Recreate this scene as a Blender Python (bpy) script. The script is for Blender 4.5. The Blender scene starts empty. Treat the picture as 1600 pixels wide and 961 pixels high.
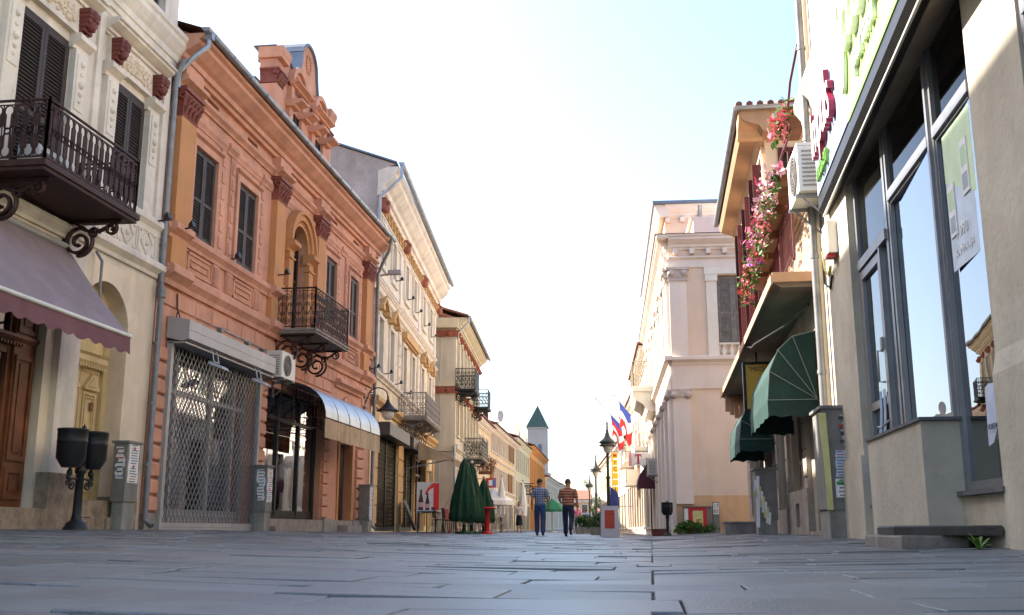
import bpy, bmesh, math, random
from math import sin, cos, pi, radians, sqrt, hypot, atan2
random.seed(7)
S = bpy.context.scene
COL = S.collection
W = bpy.data.worlds.new("World"); S.world = W; W.use_nodes = True

# ------------------------------------------------------------------ materials
MATS = {}
def nodes(name):
    m = bpy.data.materials.new(name); m.use_nodes = True
    nt = m.node_tree
    return m, nt, nt.nodes['Principled BSDF']
def N(nt, t, **kw):
    n = nt.nodes.new(t)
    for k, v in kw.items(): setattr(n, k, v)
    return n
def M(name, col, rough=.8, var=.10, scale=1.5, bump=.15, bscale=60, streak=0., metal=0., spec=.3, dirt=0.):
    if name in MATS: return MATS[name]
    m, nt, b = nodes(name); L = nt.links
    tc = N(nt, 'ShaderNodeTexCoord')
    no = N(nt, 'ShaderNodeTexNoise'); no.inputs['Scale'].default_value = scale; no.inputs['Detail'].default_value = 8; no.inputs['Roughness'].default_value = .65
    L.new(tc.outputs['Object'], no.inputs['Vector'])
    r = N(nt, 'ShaderNodeValToRGB')
    lo = [max(0, c*(1-var*2.2)) for c in col]; hi = [min(1, c*(1+var*1.6)) for c in col]
    r.color_ramp.elements[0].position = .25; r.color_ramp.elements[1].position = .75
    r.color_ramp.elements[0].color = (*lo, 1); r.color_ramp.elements[1].color = (*hi, 1)
    L.new(no.outputs['Fac'], r.inputs['Fac'])
    out = r.outputs['Color']
    if streak > 0:
        mp = N(nt, 'ShaderNodeMapping'); mp.inputs['Scale'].default_value = (3.2, 3.2, .30)
        L.new(tc.outputs['Object'], mp.inputs['Vector'])
        n2 = N(nt, 'ShaderNodeTexNoise'); n2.inputs['Scale'].default_value = 1.; n2.inputs['Detail'].default_value = 6
        L.new(mp.outputs['Vector'], n2.inputs['Vector'])
        r2 = N(nt, 'ShaderNodeValToRGB'); r2.color_ramp.elements[0].position = .38; r2.color_ramp.elements[1].position = .62
        r2.color_ramp.elements[0].color = (1-streak, 1-streak, 1-streak*.95, 1); r2.color_ramp.elements[1].color = (1, 1, 1, 1)
        L.new(n2.outputs['Fac'], r2.inputs['Fac'])
        mx = N(nt, 'ShaderNodeMix', data_type='RGBA', blend_type='MULTIPLY'); mx.inputs['Factor'].default_value = 1
        L.new(out, mx.inputs['A']); L.new(r2.outputs['Color'], mx.inputs['B']); out = mx.outputs['Result']
    if dirt > 0:
        n3 = N(nt, 'ShaderNodeTexNoise'); n3.inputs['Scale'].default_value = 9; n3.inputs['Detail'].default_value = 10; n3.inputs['Roughness'].default_value = .75
        L.new(tc.outputs['Object'], n3.inputs['Vector'])
        r3 = N(nt, 'ShaderNodeValToRGB'); r3.color_ramp.elements[0].position = .3; r3.color_ramp.elements[1].position = .47
        r3.color_ramp.elements[0].color = (1-dirt, 1-dirt, 1-dirt, 1); r3.color_ramp.elements[1].color = (1, 1, 1, 1)
        L.new(n3.outputs['Fac'], r3.inputs['Fac'])
        mx = N(nt, 'ShaderNodeMix', data_type='RGBA', blend_type='MULTIPLY'); mx.inputs['Factor'].default_value = 1
        L.new(out, mx.inputs['A']); L.new(r3.outputs['Color'], mx.inputs['B']); out = mx.outputs['Result']
    if dirt > 0 and scale < 3:                        # repaired and repainted patches with an edge of their own
        n4 = N(nt, 'ShaderNodeTexNoise'); n4.inputs['Scale'].default_value = .8; n4.inputs['Detail'].default_value = 4; n4.inputs['Distortion'].default_value = .6
        L.new(tc.outputs['Object'], n4.inputs['Vector'])
        r4 = N(nt, 'ShaderNodeValToRGB'); r4.color_ramp.elements[0].position = .555; r4.color_ramp.elements[1].position = .575
        r4.color_ramp.elements[0].color = (1, 1, 1, 1); r4.color_ramp.elements[1].color = (.94, .93, .92, 1)
        L.new(n4.outputs['Fac'], r4.inputs['Fac'])
        mx = N(nt, 'ShaderNodeMix', data_type='RGBA', blend_type='MULTIPLY'); mx.inputs['Factor'].default_value = 1
        L.new(out, mx.inputs['A']); L.new(r4.outputs['Color'], mx.inputs['B']); out = mx.outputs['Result']
    L.new(out, b.inputs['Base Color'])
    b.inputs['Roughness'].default_value = rough; b.inputs['Metallic'].default_value = metal
    b.inputs['Specular IOR Level'].default_value = spec
    if bump > 0:
        nb = N(nt, 'ShaderNodeTexNoise'); nb.inputs['Scale'].default_value = bscale; nb.inputs['Detail'].default_value = 5
        L.new(tc.outputs['Object'], nb.inputs['Vector'])
        bp = N(nt, 'ShaderNodeBump'); bp.inputs['Strength'].default_value = bump; bp.inputs['Distance'].default_value = .01
        L.new(nb.outputs['Fac'], bp.inputs['Height']); L.new(bp.outputs['Normal'], b.inputs['Normal'])
    MATS[name] = m; return m
def GLASS(name, tint=(.55, .6, .62), ior=1.6, rough=.0, base=.0):
    if name in MATS: return MATS[name]
    m, nt, b = nodes(name); nt.nodes.remove(b); L = nt.links
    o = [n for n in nt.nodes if n.type == 'OUTPUT_MATERIAL'][0]
    ge = N(nt, 'ShaderNodeNewGeometry'); dt = N(nt, 'ShaderNodeVectorMath', operation='DOT_PRODUCT'); L.new(ge.outputs['Normal'], dt.inputs[0]); L.new(ge.outputs['Incoming'], dt.inputs[1])
    def ma(op, a, b_=None):
        n = N(nt, 'ShaderNodeMath', operation=op)
        for k, v in enumerate((a, b_)):
            if v is None: continue
            if isinstance(v, (int, float)): n.inputs[k].default_value = v
            else: L.new(v, n.inputs[k])
        return n.outputs[0]
    F0 = ((ior-1)/(ior+1))**2                        # Schlick reflection, the same from both sides of the pane
    sch = ma('ADD', ma('MULTIPLY', ma('POWER', ma('SUBTRACT', 1., ma('ABSOLUTE', dt.outputs['Value'])), 5.), 1-F0), F0)
    ad = N(nt, 'ShaderNodeMath', operation='ADD', use_clamp=True); ad.inputs[1].default_value = base
    t = N(nt, 'ShaderNodeBsdfTransparent'); t.inputs['Color'].default_value = (*tint, 1)
    g = N(nt, 'ShaderNodeBsdfGlossy'); g.inputs['Roughness'].default_value = rough; g.inputs['Color'].default_value = (.95, .97, 1, 1)
    nb = N(nt, 'ShaderNodeTexNoise'); nb.inputs['Scale'].default_value = 1.2
    tc = N(nt, 'ShaderNodeTexCoord'); L.new(tc.outputs['Object'], nb.inputs['Vector'])
    bp = N(nt, 'ShaderNodeBump'); bp.inputs['Strength'].default_value = .05; bp.inputs['Distance'].default_value = .02
    L.new(nb.outputs['Fac'], bp.inputs['Height']); L.new(bp.outputs['Normal'], g.inputs['Normal'])
    mx = N(nt, 'ShaderNodeMixShader'); L.new(sch, ad.inputs[0]); L.new(ad.outputs[0], mx.inputs['Fac'])
    L.new(t.outputs[0], mx.inputs[1]); L.new(g.outputs[0], mx.inputs[2]); L.new(mx.outputs[0], o.inputs['Surface'])
    MATS[name] = m; return m

SALMON = M('salmon plaster', (.68, .335, .215), .85, .13, .7, .35, 25, .14, dirt=.13)
OCHRE = M('ochre plaster', (.58, .27, .11), .85, .08, .9, .2, 30, .08)
OXBLOOD = M('oxblood paint', (.25, .074, .05), .6, .15, 6, .2, 40)
CREAMW = M('warm white plaster', (.80, .70, .585), .85, .09, .8, .25, 35, .14, dirt=.16)
CREAMY = M('pale yellow plaster', (.82, .67, .50), .85, .07, 1.1, .2, 40, .10, dirt=.10)
IVORY = M('ivory plaster', (.76, .64, .46), .85, .07, .8, .15, 30, .12, dirt=.10)
IVORY2 = M('yellow ivory plaster', (.76, .62, .37), .85, .06, .8, .15, 30, .08)
ORTRIM = M('orange trim', (.62, .37, .16), .8, .08, 2, .1, 30, .1)
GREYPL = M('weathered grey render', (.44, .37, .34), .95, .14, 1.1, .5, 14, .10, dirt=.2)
BEIGE = M('beige stucco', (.64, .55, .42), .9, .08, .8, .2, 30, .12)
PINKW = M('pinkish white plaster', (.80, .69, .60), .85, .05, .7, .1, 30, .05)
PEACH = M('peach plaster', (.80, .63, .49), .85, .06, .8, .15, 30, .05)
PEACHD = M('tan peach plaster', (.72, .46, .25), .85, .06, .9, .1, 30, .12, dirt=.15)
WHITET = M('white trim', (.80, .74, .64), .8, .05, 1.5, .1, 40, .08)
STONE = M('rough limestone', (.36, .27, .19), .9, .25, 5, .8, 18, .2, dirt=.4)
STONEG = M('grey stone block', (.33, .29, .25), .9, .15, 4, .6, 25, .2, dirt=.3)
CONC = M('old concrete render', (.56, .50, .395), .92, .13, .8, .6, 22, .09, dirt=.16)
CONC2 = M('grey concrete', (.30, .285, .25), .92, .14, 3, .5, 30, .2, dirt=.3)
SHUT = M('dark brown shutter paint', (.060, .040, .032), .55, .2, 8, .1, 60)
SHUTG = M('grey weathered shutter wood', (.22, .21, .19), .8, .2, 8, .2, 60)
BROWN = M('stained timber', (.28, .095, .04), .45, .25, 3, .1, 50, .35)
BROWND = M('dark timber', (.05, .024, .015), .5, .25, 3, .1, 50, .3)
YDOOR = M('yellow ochre door paint', (.68, .50, .25), .55, .10, 4, .1, 40, .15)
IRON = M('rusty dark iron', (.052, .022, .019), .6, .3, 14, .2, 80)
IRONB = M('black painted iron', (.018, .018, .02), .45, .2, 8, .15, 60)
IRONG = M('grey painted iron', (.26, .23, .21), .6, .15, 8, .1, 60)
ZINC = M('weathered zinc', (.32, .35, .39), .42, .12, 3, .1, 50, .15, metal=.6, spec=.5)
ZINCD = M('dull grey pipe', (.25, .25, .25), .5, .2, 3, .15, 40, .2, metal=.4)
ALU = M('grey painted aluminium', (.40, .39, .38), .5, .06, 2, .05, 40, .08, metal=.2)
ALUD = M('grey aluminium frame', (.27, .27, .28), .38, .1, 3, .05, 40, metal=.5)
BLACKM = M('black frame', (.016, .015, .014), .4, .2, 5, .05, 60)
DARKIN = M('dark shop interior', (.045, .038, .032), .9, .2, 1.5, 0)
WARMIN = M('brown shop interior', (.10, .065, .04), .9, .2, 1.5, 0)
CURTAIN = M('grey net curtain', (.36, .34, .32), .9, .15, 3, .2, 20, .3)
TILE = M('weathered roof tiles', (.26, .115, .075), .85, .25, 4, .6, 12, .1)
SLATEB = M('blue grey roof sheet', (.17, .20, .25), .5, .12, 2, .1, 30, metal=.3)
COPPER = M('green copper sheet', (.040, .075, .068), .5, .15, 2, .1, 30, .15)
PAPER = M('white paper', (.80, .79, .77), .8, .05, 6, .1, 30)
PAPERY = M('yellow paper', (.66, .60, .26), .8, .1, 6, .1, 30)
INK = M('dark ink', (.05, .05, .07), .8, .1, 6, 0)
INKR = M('red ink', (.50, .06, .05), .8, .1, 6, 0)
INKB = M('blue ink', (.10, .22, .50), .8, .1, 6, 0)
CABG = M('grey cabinet paint', (.215, .205, .185), .6, .12, 5, .1, 40, .2, dirt=.2)
ACW = M('off white enamel', (.72, .69, .62), .45, .05, 3, .05, 40, .1)
REDP = M('red paint', (.55, .03, .03), .4, .08, 4, .05, 40)
MAUVE = M('mauve awning canvas', (.28, .215, .235), .8, .08, 2, .1, 200, .1)
MAUVED = M('plum valance canvas', (.19, .085, .10), .8, .08, 3, .1, 200, .1)
GREENC = M('dark green canvas', (.009, .044, .033), .62, .2, 4, .3, 18, .2)
GREENU = M('bottle green canvas', (.010, .055, .023), .7, .2, 5, .4, 14, .2)
BEIGEC = M('beige canvas', (.54, .39, .23), .8, .1, 3, .1, 100, .2)
WHITEC = M('white canvas', (.78, .75, .70), .8, .06, 3, .1, 100, .1)
PLUMC = M('dark plum canvas', (.10, .03, .045), .8, .1, 3, .1, 100, .1)
SHEETB = M('blue grey metal sheet', (.36, .43, .50), .36, .1, 2.5, .06, 30, .1, metal=.55, spec=.5)
LEAF = M('leaf green', (.06, .14, .025), .6, .3, 20, .2, 60)
LEAFL = M('light leaf green', (.10, .19, .03), .6, .3, 20, .2, 60)
PINKF = M('pink petals', (.74, .17, .26), .7, .3, 30, 0)
REDF = M('coral petals', (.72, .16, .15), .7, .3, 30, 0)
PALEF = M('pale petals', (.72, .42, .50), .7, .3, 30, 0)
GLS = GLASS('shop window glass', (.50, .52, .52), 2.4, .0, .18)
GLSR = GLASS('clear display glass', (.55, .58, .58), 2.3, .0, .12)
GLSD = GLASS('house window glass', (.25, .27, .28), 1.7, .01)
GLOBE = M('opal glass', (.75, .72, .66), .35, .05, 3, 0)

# ------------------------------------------------------------------ mesh helpers
class Fr:
    """a facade frame: a runs along the facade, d out towards the street, z up"""
    def __init__(s, x, y, head=0, side=1):
        h = radians(head); s.o = (x, y); s.t = (sin(h), cos(h)); s.n = (cos(h)*side, -sin(h)*side)
    def __call__(s, a, d, z): return (s.o[0]+s.t[0]*a+s.n[0]*d, s.o[1]+s.t[1]*a+s.n[1]*d, z)
WORLD = Fr(0, 0, 90, -1)     # a = x, d = y
class MB:
    def __init__(s): s.v = []; s.f = []; s.sm = []; s.mi = []
    def add(s, pts, faces, m=0, sm=False):
        b = len(s.v); s.v += [tuple(p) for p in pts]
        for f in faces: s.f.append(tuple(b+i for i in f)); s.sm.append(sm); s.mi.append(m)
    def q(s, *p, m=0, sm=False): s.add(p, [tuple(range(len(p)))], m, sm)
    def hexa(s, p, m=0): s.add(p, [(0, 3, 2, 1), (4, 5, 6, 7), (0, 1, 5, 4), (1, 2, 6, 5), (2, 3, 7, 6), (3, 0, 4, 7)], m)
    def box(s, F, a0, a1, d0, d1, z0, z1, m=0):
        s.hexa([F(a0, d0, z0), F(a1, d0, z0), F(a1, d1, z0), F(a0, d1, z0), F(a0, d0, z1), F(a1, d0, z1), F(a1, d1, z1), F(a0, d1, z1)], m)
    def ext(s, F, prof, a0, a1, m=0, sm=False):
        n = len(prof); p = [F(a0, d, z) for d, z in prof]+[F(a1, d, z) for d, z in prof]
        s.add(p, [(i, (i+1) % n, n+(i+1) % n, n+i) for i in range(n)], m, sm)
        s.add(p, [tuple(range(n))[::-1], tuple(range(n, 2*n))], m)
    def pris(s, F, poly, d0, d1, m=0):
        n = len(poly); p = [F(a, d0, z) for a, z in poly]+[F(a, d1, z) for a, z in poly]
        s.add(p, [(i, (i+1) % n, n+(i+1) % n, n+i) for i in range(n)]+[tuple(range(n))[::-1], tuple(range(n, 2*n))], m)
    def tube(s, pts, r, n=6, r2=None, m=0, caps=True, rr=None):
        k = len(pts)
        if k < 2: return
        rings = []; up0 = None
        for i, p in enumerate(pts):
            a = pts[max(0, i-1)]; b = pts[min(k-1, i+1)]
            t = [b[j]-a[j] for j in range(3)]; l = sqrt(sum(x*x for x in t)) or 1; t = [x/l for x in t]
            if up0 is None: up0 = (0, 0, 1) if abs(t[2]) < .9 else (1, 0, 0)
            dt = sum(up0[j]*t[j] for j in range(3)); u = [up0[j]-t[j]*dt for j in range(3)]
            l = sqrt(sum(x*x for x in u)) or 1; u = [x/l for x in u]; up0 = u
            w = [t[1]*u[2]-t[2]*u[1], t[2]*u[0]-t[0]*u[2], t[0]*u[1]-t[1]*u[0]]
            R = rr[i] if rr else (r if r2 is None else r+(r2-r)*i/(k-1))
            off = pi/4 if n == 4 else 0
            rings += [[p[j]+R*(cos(2*pi*q/n+off)*u[j]+sin(2*pi*q/n+off)*w[j]) for j in range(3)] for q in range(n)]
        fs = [(i*n+q, i*n+(q+1) % n, (i+1)*n+(q+1) % n, (i+1)*n+q) for i in range(k-1) for q in range(n)]
        s.add(rings, fs, m, n > 4)
        if caps: s.add(rings[:n], [tuple(range(n))[::-1]], m); s.add(rings[-n:], [tuple(range(n))], m)
    def lathe(s, x, y, prof, n=16, m=0, sm=True, sx=1, sy=1, jit=None):
        k = len(prof); P = []
        for r, z in prof:
            for q in range(n):
                a = 2*pi*q/n; rq = r*(jit(q, z) if jit else 1)
                P.append((x+rq*cos(a)*sx, y+rq*sin(a)*sy, z))
        s.add(P, [(i*n+q, i*n+(q+1) % n, (i+1)*n+(q+1) % n, (i+1)*n+q) for i in range(k-1) for q in range(n)], m, sm)
        if prof[0][0] > 1e-4: s.add(P[:n], [tuple(range(n))[::-1]], m)
        if prof[-1][0] > 1e-4: s.add(P[-n:], [tuple(range(n))], m)
    def ball(s, c, r, n=10, m=0, sz=1):
        s.lathe(c[0], c[1], [(r*sin(pi*i/n) if 0 < i < n else 1e-5, c[2]-r*cos(pi*i/n)*sz) for i in range(n+1)], n+2, m)
    def holed(s, F, a0, a1, z0, z1, holes, d=0., dep=.25, m=0, mr=None):
        """front sheet with openings (a0,a1,z0,z1[,'arch']) and their reveals"""
        if mr is None: mr = m
        A = sorted({a0, a1, *[min(max(h[i], a0), a1) for h in holes for i in (0, 1)]}); Z = sorted({z0, z1, *[min(max(h[i], z0), z1) for h in holes for i in (2, 3)]})
        for i in range(len(A)-1):
            j = 0
            while j < len(Z)-1:
                am = (A[i]+A[i+1])/2
                ins = lambda jj: any(h[0] < am < h[1] and h[2] < (Z[jj]+Z[jj+1])/2 < h[3] for h in holes)
                if ins(j): j += 1; continue
                k = j
                while k+1 < len(Z)-1 and not ins(k+1): k += 1
                s.q(F(A[i], d, Z[j]), F(A[i+1], d, Z[j]), F(A[i+1], d, Z[k+1]), F(A[i], d, Z[k+1]), m=m); j = k+1
        for h in holes:
            b0, b1, c0, c1 = h[:4]
            if len(h) > 4:
                r = (b1-b0)/2; cm = (b0+b1)/2; zc = c1-r; K = 18
                arc = [(cm-r*cos(pi*i/K), zc+r*sin(pi*i/K)) for i in range(K+1)]
                for i in range(K):
                    (x0, y0), (x1, y1) = arc[i], arc[i+1]
                    s.q(F(x0, d, y0), F(x1, d, y1), F(x1, d, c1), F(x0, d, c1), m=m)
                    s.q(F(x0, d, y0), F(x1, d, y1), F(x1, d-dep, y1), F(x0, d-dep, y0), m=mr)
                ztop = zc
            else:
                ztop = c1; s.q(F(b0, d, c1), F(b1, d, c1), F(b1, d-dep, c1), F(b0, d-dep, c1), m=mr)
            for b in (b0, b1): s.q(F(b, d, c0), F(b, d, ztop), F(b, d-dep, ztop), F(b, d-dep, c0), m=mr)
            if c0 > z0: s.q(F(b0, d, c0), F(b1, d, c0), F(b1, d-dep, c0), F(b0, d-dep, c0), m=mr)
    def shell(s, F, a0, a1, z0, z1, dep, m=0, d=0, near=True, far=True):
        if near: s.q(F(a0, d, z0), F(a0, d-dep, z0), F(a0, d-dep, z1), F(a0, d, z1), m=m)
        if far: s.q(F(a1, d, z0), F(a1, d-dep, z0), F(a1, d-dep, z1), F(a1, d, z1), m=m)
        s.q(F(a0, d-dep, z0), F(a1, d-dep, z0), F(a1, d-dep, z1), F(a0, d-dep, z1), m=m)
    def build(s, name, mat, parent=None, loc=None, rec=False):
        if name in SPLIT and parent:
            out = None
            for c in s.clusters(): out = c._build(name, mat, parent, loc, rec)
            return out
        return s._build(name, mat, parent, loc, rec)
    def clusters(s):
        """the mesh taken apart into pieces that do not touch"""
        pa = list(range(len(s.v)))
        def fd(i):
            while pa[i] != i: pa[i] = pa[pa[i]]; i = pa[i]
            return i
        for f in s.f:
            for i in f[1:]: pa[fd(i)] = fd(f[0])
        bb = {}
        for i, p in enumerate(s.v):
            r = fd(i); b = bb.setdefault(r, [*p, *p])
            for j in range(3): b[j] = min(b[j], p[j]); b[j+3] = max(b[j+3], p[j])
        ks = list(bb); e = .025
        for x in range(len(ks)):
            for y in range(x):
                A, B = bb[ks[x]], bb[ks[y]]
                if all(A[j] <= B[j+3]+e and B[j] <= A[j+3]+e for j in range(3)): pa[fd(ks[x])] = fd(ks[y])
        g = {}
        for f, sm, mi in zip(s.f, s.sm, s.mi):
            c = g.setdefault(fd(f[0]), (MB(), {})); idx = []
            for i in f:
                if i not in c[1]: c[1][i] = len(c[0].v); c[0].v.append(s.v[i])
                idx.append(c[1][i])
            c[0].f.append(tuple(idx)); c[0].sm.append(sm); c[0].mi.append(mi)
        return [c[0] for c in g.values()]
    def _build(s, name, mat, parent=None, loc=None, rec=False):
        mats = mat if isinstance(mat, (list, tuple)) else [mat]
        o3 = OFF.get(parent.name, (0, 0, 0)) if parent else (loc or (0, 0, 0))
        me = bpy.data.meshes.new(name)
        me.from_pydata([(x-o3[0], y-o3[1], z-o3[2]) for x, y, z in s.v], [], s.f)
        for mm in mats: me.materials.append(mm)
        me.polygons.foreach_set('use_smooth', s.sm); me.polygons.foreach_set('material_index', s.mi)
        if rec:
            bm = bmesh.new(); bm.from_mesh(me); bmesh.ops.remove_doubles(bm, verts=bm.verts, dist=1e-5); bmesh.ops.recalc_face_normals(bm, faces=bm.faces); bm.to_mesh(me); bm.free()
        me.update()
        o = bpy.data.objects.new(name, me); COL.objects.link(o)
        if parent: o.parent = parent
        else: o.location = o3
        OFF[o.name] = o3
        return o
OFF = {}
SPLIT = {'gable_ornament', 'stone_base', 'pediment', 'wall_bracket', 'capital', 'red_capital', 'orange_trim', 'quoin', 'open_shutter', 'brown_shutter', 'window_surround', 'door_jamb', 'side_window_surround', 'gate_frame', 'pilaster', 'piping', 'low_wall', 'slate_sill', 'door_handle', 'folding_arm', 'hanger', 'arm'}
def tag(o, label=None, cat=None, group=None, kind=None):
    if label: o['label'] = label
    if cat: o['category'] = cat
    if group: o['group'] = group
    if kind: o['kind'] = kind
    return o
def thing(name, label, cat, loc=(0, 0, 0), group=None, kind=None):
    o = bpy.data.objects.new(name, None); COL.objects.link(o); o.location = loc; o.empty_display_size = .2
    OFF[o.name] = tuple(loc); return tag(o, label, cat, group, kind)
def clone(o, loc=None, rz=0, label=None, parent=None):
    c = o.copy(); COL.objects.link(c)
    if parent: c.parent = parent
    else:
        c.location = loc; c.rotation_euler = (0, 0, rz)
        if label: c['label'] = label
    for ch in [x for x in bpy.data.objects if x.parent == o]: clone(ch, parent=c)
    return c
def part(name, mat, parent, *boxes, F=WORLD):
    b = MB()
    for bx in boxes: b.box(F, *bx)
    return b.build(name, mat, parent)
def corn(z0, z1, d, back=-.02):
    h = z1-z0
    return [(back, z0), (d*.18, z0), (d*.22, z0+h*.14), (d*.34, z0+h*.16), (d*.38, z0+h*.34), (d*.55, z0+h*.42), (d*.80, z0+h*.60), (d*.86, z0+h*.64), (d*.86, z0+h*.8), (d, z0+h*.86), (d, z1), (back, z1)]
def smallm(z0, z1, d, back=-.02):
    h = z1-z0
    return [(back, z0), (d*.35, z0), (d*.45, z0+h*.25), (d*.8, z0+h*.45), (d, z0+h*.55), (d, z0+h*.9), (d*.9, z1), (back, z1)]
def spiral(F, a, d, z, r0, r1, turns, start, sgn=1, n=26):
    out = []
    for i in range(n+1):
        t = i/n; R = r0+(r1-r0)*t; an = start+sgn*turns*2*pi*t
        out.append(F(a, d+R*cos(an), z+R*sin(an)))
    return out
def text(st, size, put, mat_name, parent, mat, ext=.004, align='CENTER', shear=0., name='lettering', bold=0.):
    c = bpy.data.curves.new('t', 'FONT'); c.body = st; c.size = size; c.extrude = ext; c.align_x = align; c.align_y = 'CENTER'; c.shear = shear; c.offset = bold; c.resolution_u = 3
    o = bpy.data.objects.new('t', c); COL.objects.link(o)
    dg = bpy.context.evaluated_depsgraph_get(); me = bpy.data.meshes.new_from_object(o.evaluated_get(dg))
    b = MB(); b.add([put(v.co.x, v.co.y, v.co.z) for v in me.vertices], [tuple(p.vertices) for p in me.polygons])
    bpy.data.objects.remove(o); bpy.data.curves.remove(c); bpy.data.meshes.remove(me)
    if parent is None: return b
    return b.build(name, mat, parent)
def lerp(a, b, t): return a+(b-a)*t
def clamp(x, a=0., b=1.): return max(a, min(b, x))

# ------------------------------------------------------------------ camera, sun, sky
cam = bpy.data.cameras.new('camera'); co = bpy.data.objects.new('camera', cam); COL.objects.link(co); S.camera = co
cam.sensor_width = 36; cam.lens = 36.0; cam.clip_start = .03; cam.clip_end = 6000
co.location = (0, 0, .16); co.rotation_euler = (radians(90+12.2536), 0, radians(7.584))
SUN_AZ, SUN_EL = radians(-72), radians(37)   # from +Y, negative to the left
sd = (sin(SUN_AZ)*cos(SUN_EL), cos(SUN_AZ)*cos(SUN_EL), sin(SUN_EL))
sl = bpy.data.lights.new('sun', 'SUN'); sl.energy = 4.8; sl.angle = radians(.55); sl.color = (1, .93, .82)
so = bpy.data.objects.new('sun', sl); COL.objects.link(so)
import mathutils
so.rotation_euler = mathutils.Vector(sd).to_track_quat('Z', 'Y').to_euler()
nt = W.node_tree; bg = nt.nodes['Background']
sk = N(nt, 'ShaderNodeTexSky', sky_type='NISHITA'); sk.sun_disc = False; sk.sun_elevation = SUN_EL; sk.sun_rotation = SUN_AZ
sk.air_density = 1.0; sk.dust_density = 2.4; sk.ozone_density = 1.2
nt.links.new(sk.outputs['Color'], bg.inputs['Color']); bg.inputs['Strength'].default_value = .115
S.view_settings.view_transform = 'Standard'; S.view_settings.look = 'None'; S.view_settings.gamma = 1; S.view_settings.use_curve_mapping = False
S.view_settings.exposure = 2.05
S.cycles.max_bounces = 8; S.cycles.diffuse_bounces = 4; S.cycles.transparent_max_bounces = 12; S.cycles.caustics_reflective = False; S.cycles.caustics_refractive = False
S.cycles.sample_clamp_indirect = 8
S.cycles.use_denoising = True

# ------------------------------------------------------------------ ground
def gz(x, y):
    z = .0225*max(0, -x-.5) if x < 0 else .018*min(x, 2.5)+.006*clamp(y-7, 0, 8)*clamp(x/2.3)
    return z-.0045*clamp(y-14, 0, 25)*clamp((.8-x)/2)
STN = [M('blue grey paving stone', (.112, .118, .126), .38, .18, 1.1, .4, 110, spec=.5, dirt=.25),
       M('grey paving stone', (.136, .141, .146), .44, .18, 1.4, .4, 120, spec=.5, dirt=.28),
       M('dark paving stone', (.096, .101, .110), .34, .18, .9, .4, 130, spec=.5, dirt=.22)]
JOINT = M('joint sand', (.11, .107, .10), .95, .2, 20, .3, 80)
FARG = M('far paving', (.11, .113, .12), .6, .1, .5, .1, 30)
g = MB()
xs = [-700, -200, -60, -25, -14, -9, -8, -7, -6, -5, -4, -3, -2, -1, -.5, 0, .5, 1, 1.5, 2, 2.5, 4, 8, 20, 60, 200, 700]; ys = [-60, -20, -5, 0, 3, 6, 9, 12, 15, 18, 22, 26, 30, 35, 40, 50, 70, 100, 150, 250, 500, 1500, 3000]
P = [(x, y, gz(x, y)-.010) for y in ys for x in xs]; n = len(xs)
g.add(P, [(j*n+i, j*n+i+1, (j+1)*n+i+1, (j+1)*n+i) for j in range(len(ys)-1) for i in range(n-1)])
tag(g.build('ground', JOINT), kind='structure')
g = MB(); rnd = random.Random(3)
y = .55
while y < 60:
    dy = rnd.choice((.27, .30, .34, .40)) if y < 14 else .42 if y < 30 else .8
    x = -13.2 if y > 28 else -9.6
    x -= rnd.random()*.5
    while x < 3.4:
        dx = rnd.uniform(.38, .85) if y < 30 else rnd.uniform(.7, 1.3)
        if x < 0 < x+dx+.12 and rnd.random() < .75: dx = max(.15, -x)
        e = .0024 if y < 30 else .002
        gap = .0028
        tl = rnd.uniform(-e, e)*.8; sx_ = rnd.uniform(-e, e); sy_ = rnd.uniform(-e, e)
        if rnd.random() < .05: tl += .006
        x0, x1, y0, y1 = x+gap, x+dx-gap, y+gap, y+dy-gap
        c = [(x0, y0, gz(x0, y0)+tl-sx_-sy_), (x1, y0, gz(x1, y0)+tl+sx_-sy_), (x1, y1, gz(x1, y1)+tl+sx_+sy_), (x0, y1, gz(x0, y1)+tl-sx_+sy_)]
        ch = .003
        tp = [(x0+ch, y0+ch, c[0][2]), (x1-ch, y0+ch, c[1][2]), (x1-ch, y1-ch, c[2][2]), (x0+ch, y1-ch, c[3][2])]
        md = [(p[0], p[1], p[2]-.003) for p in c]; lw = [(p[0], p[1], p[2]-.03) for p in c]
        m = rnd.choice((0, 0, 1, 1, 2))
        g.add(tp+md+lw, [(0, 1, 2, 3)]+[(4+i, 4+(i+1) % 4, (i+1) % 4, i) for i in range(4)]+[(8+i, 8+(i+1) % 4, 4+(i+1) % 4, 4+i) for i in range(4)], m)
        x += dx
    y += dy
tag(g.build('pavement', STN), kind='structure')
g = MB()
ys2 = [60.3, 75, 100, 140, 200, 320]; xs2 = [-60, -40, -25, -14, -8, -4, -.5, 0, 1, 2.5, 8]
P = [(x, y, gz(x, y)+.001) for y in ys2 for x in xs2]; n = len(xs2)
g.add(P, [(j*n+i, j*n+i+1, (j+1)*n+i+1, (j+1)*n+i) for j in range(len(ys2)-1) for i in range(n-1)])
tag(g.build('street', FARG), kind='structure')
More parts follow.
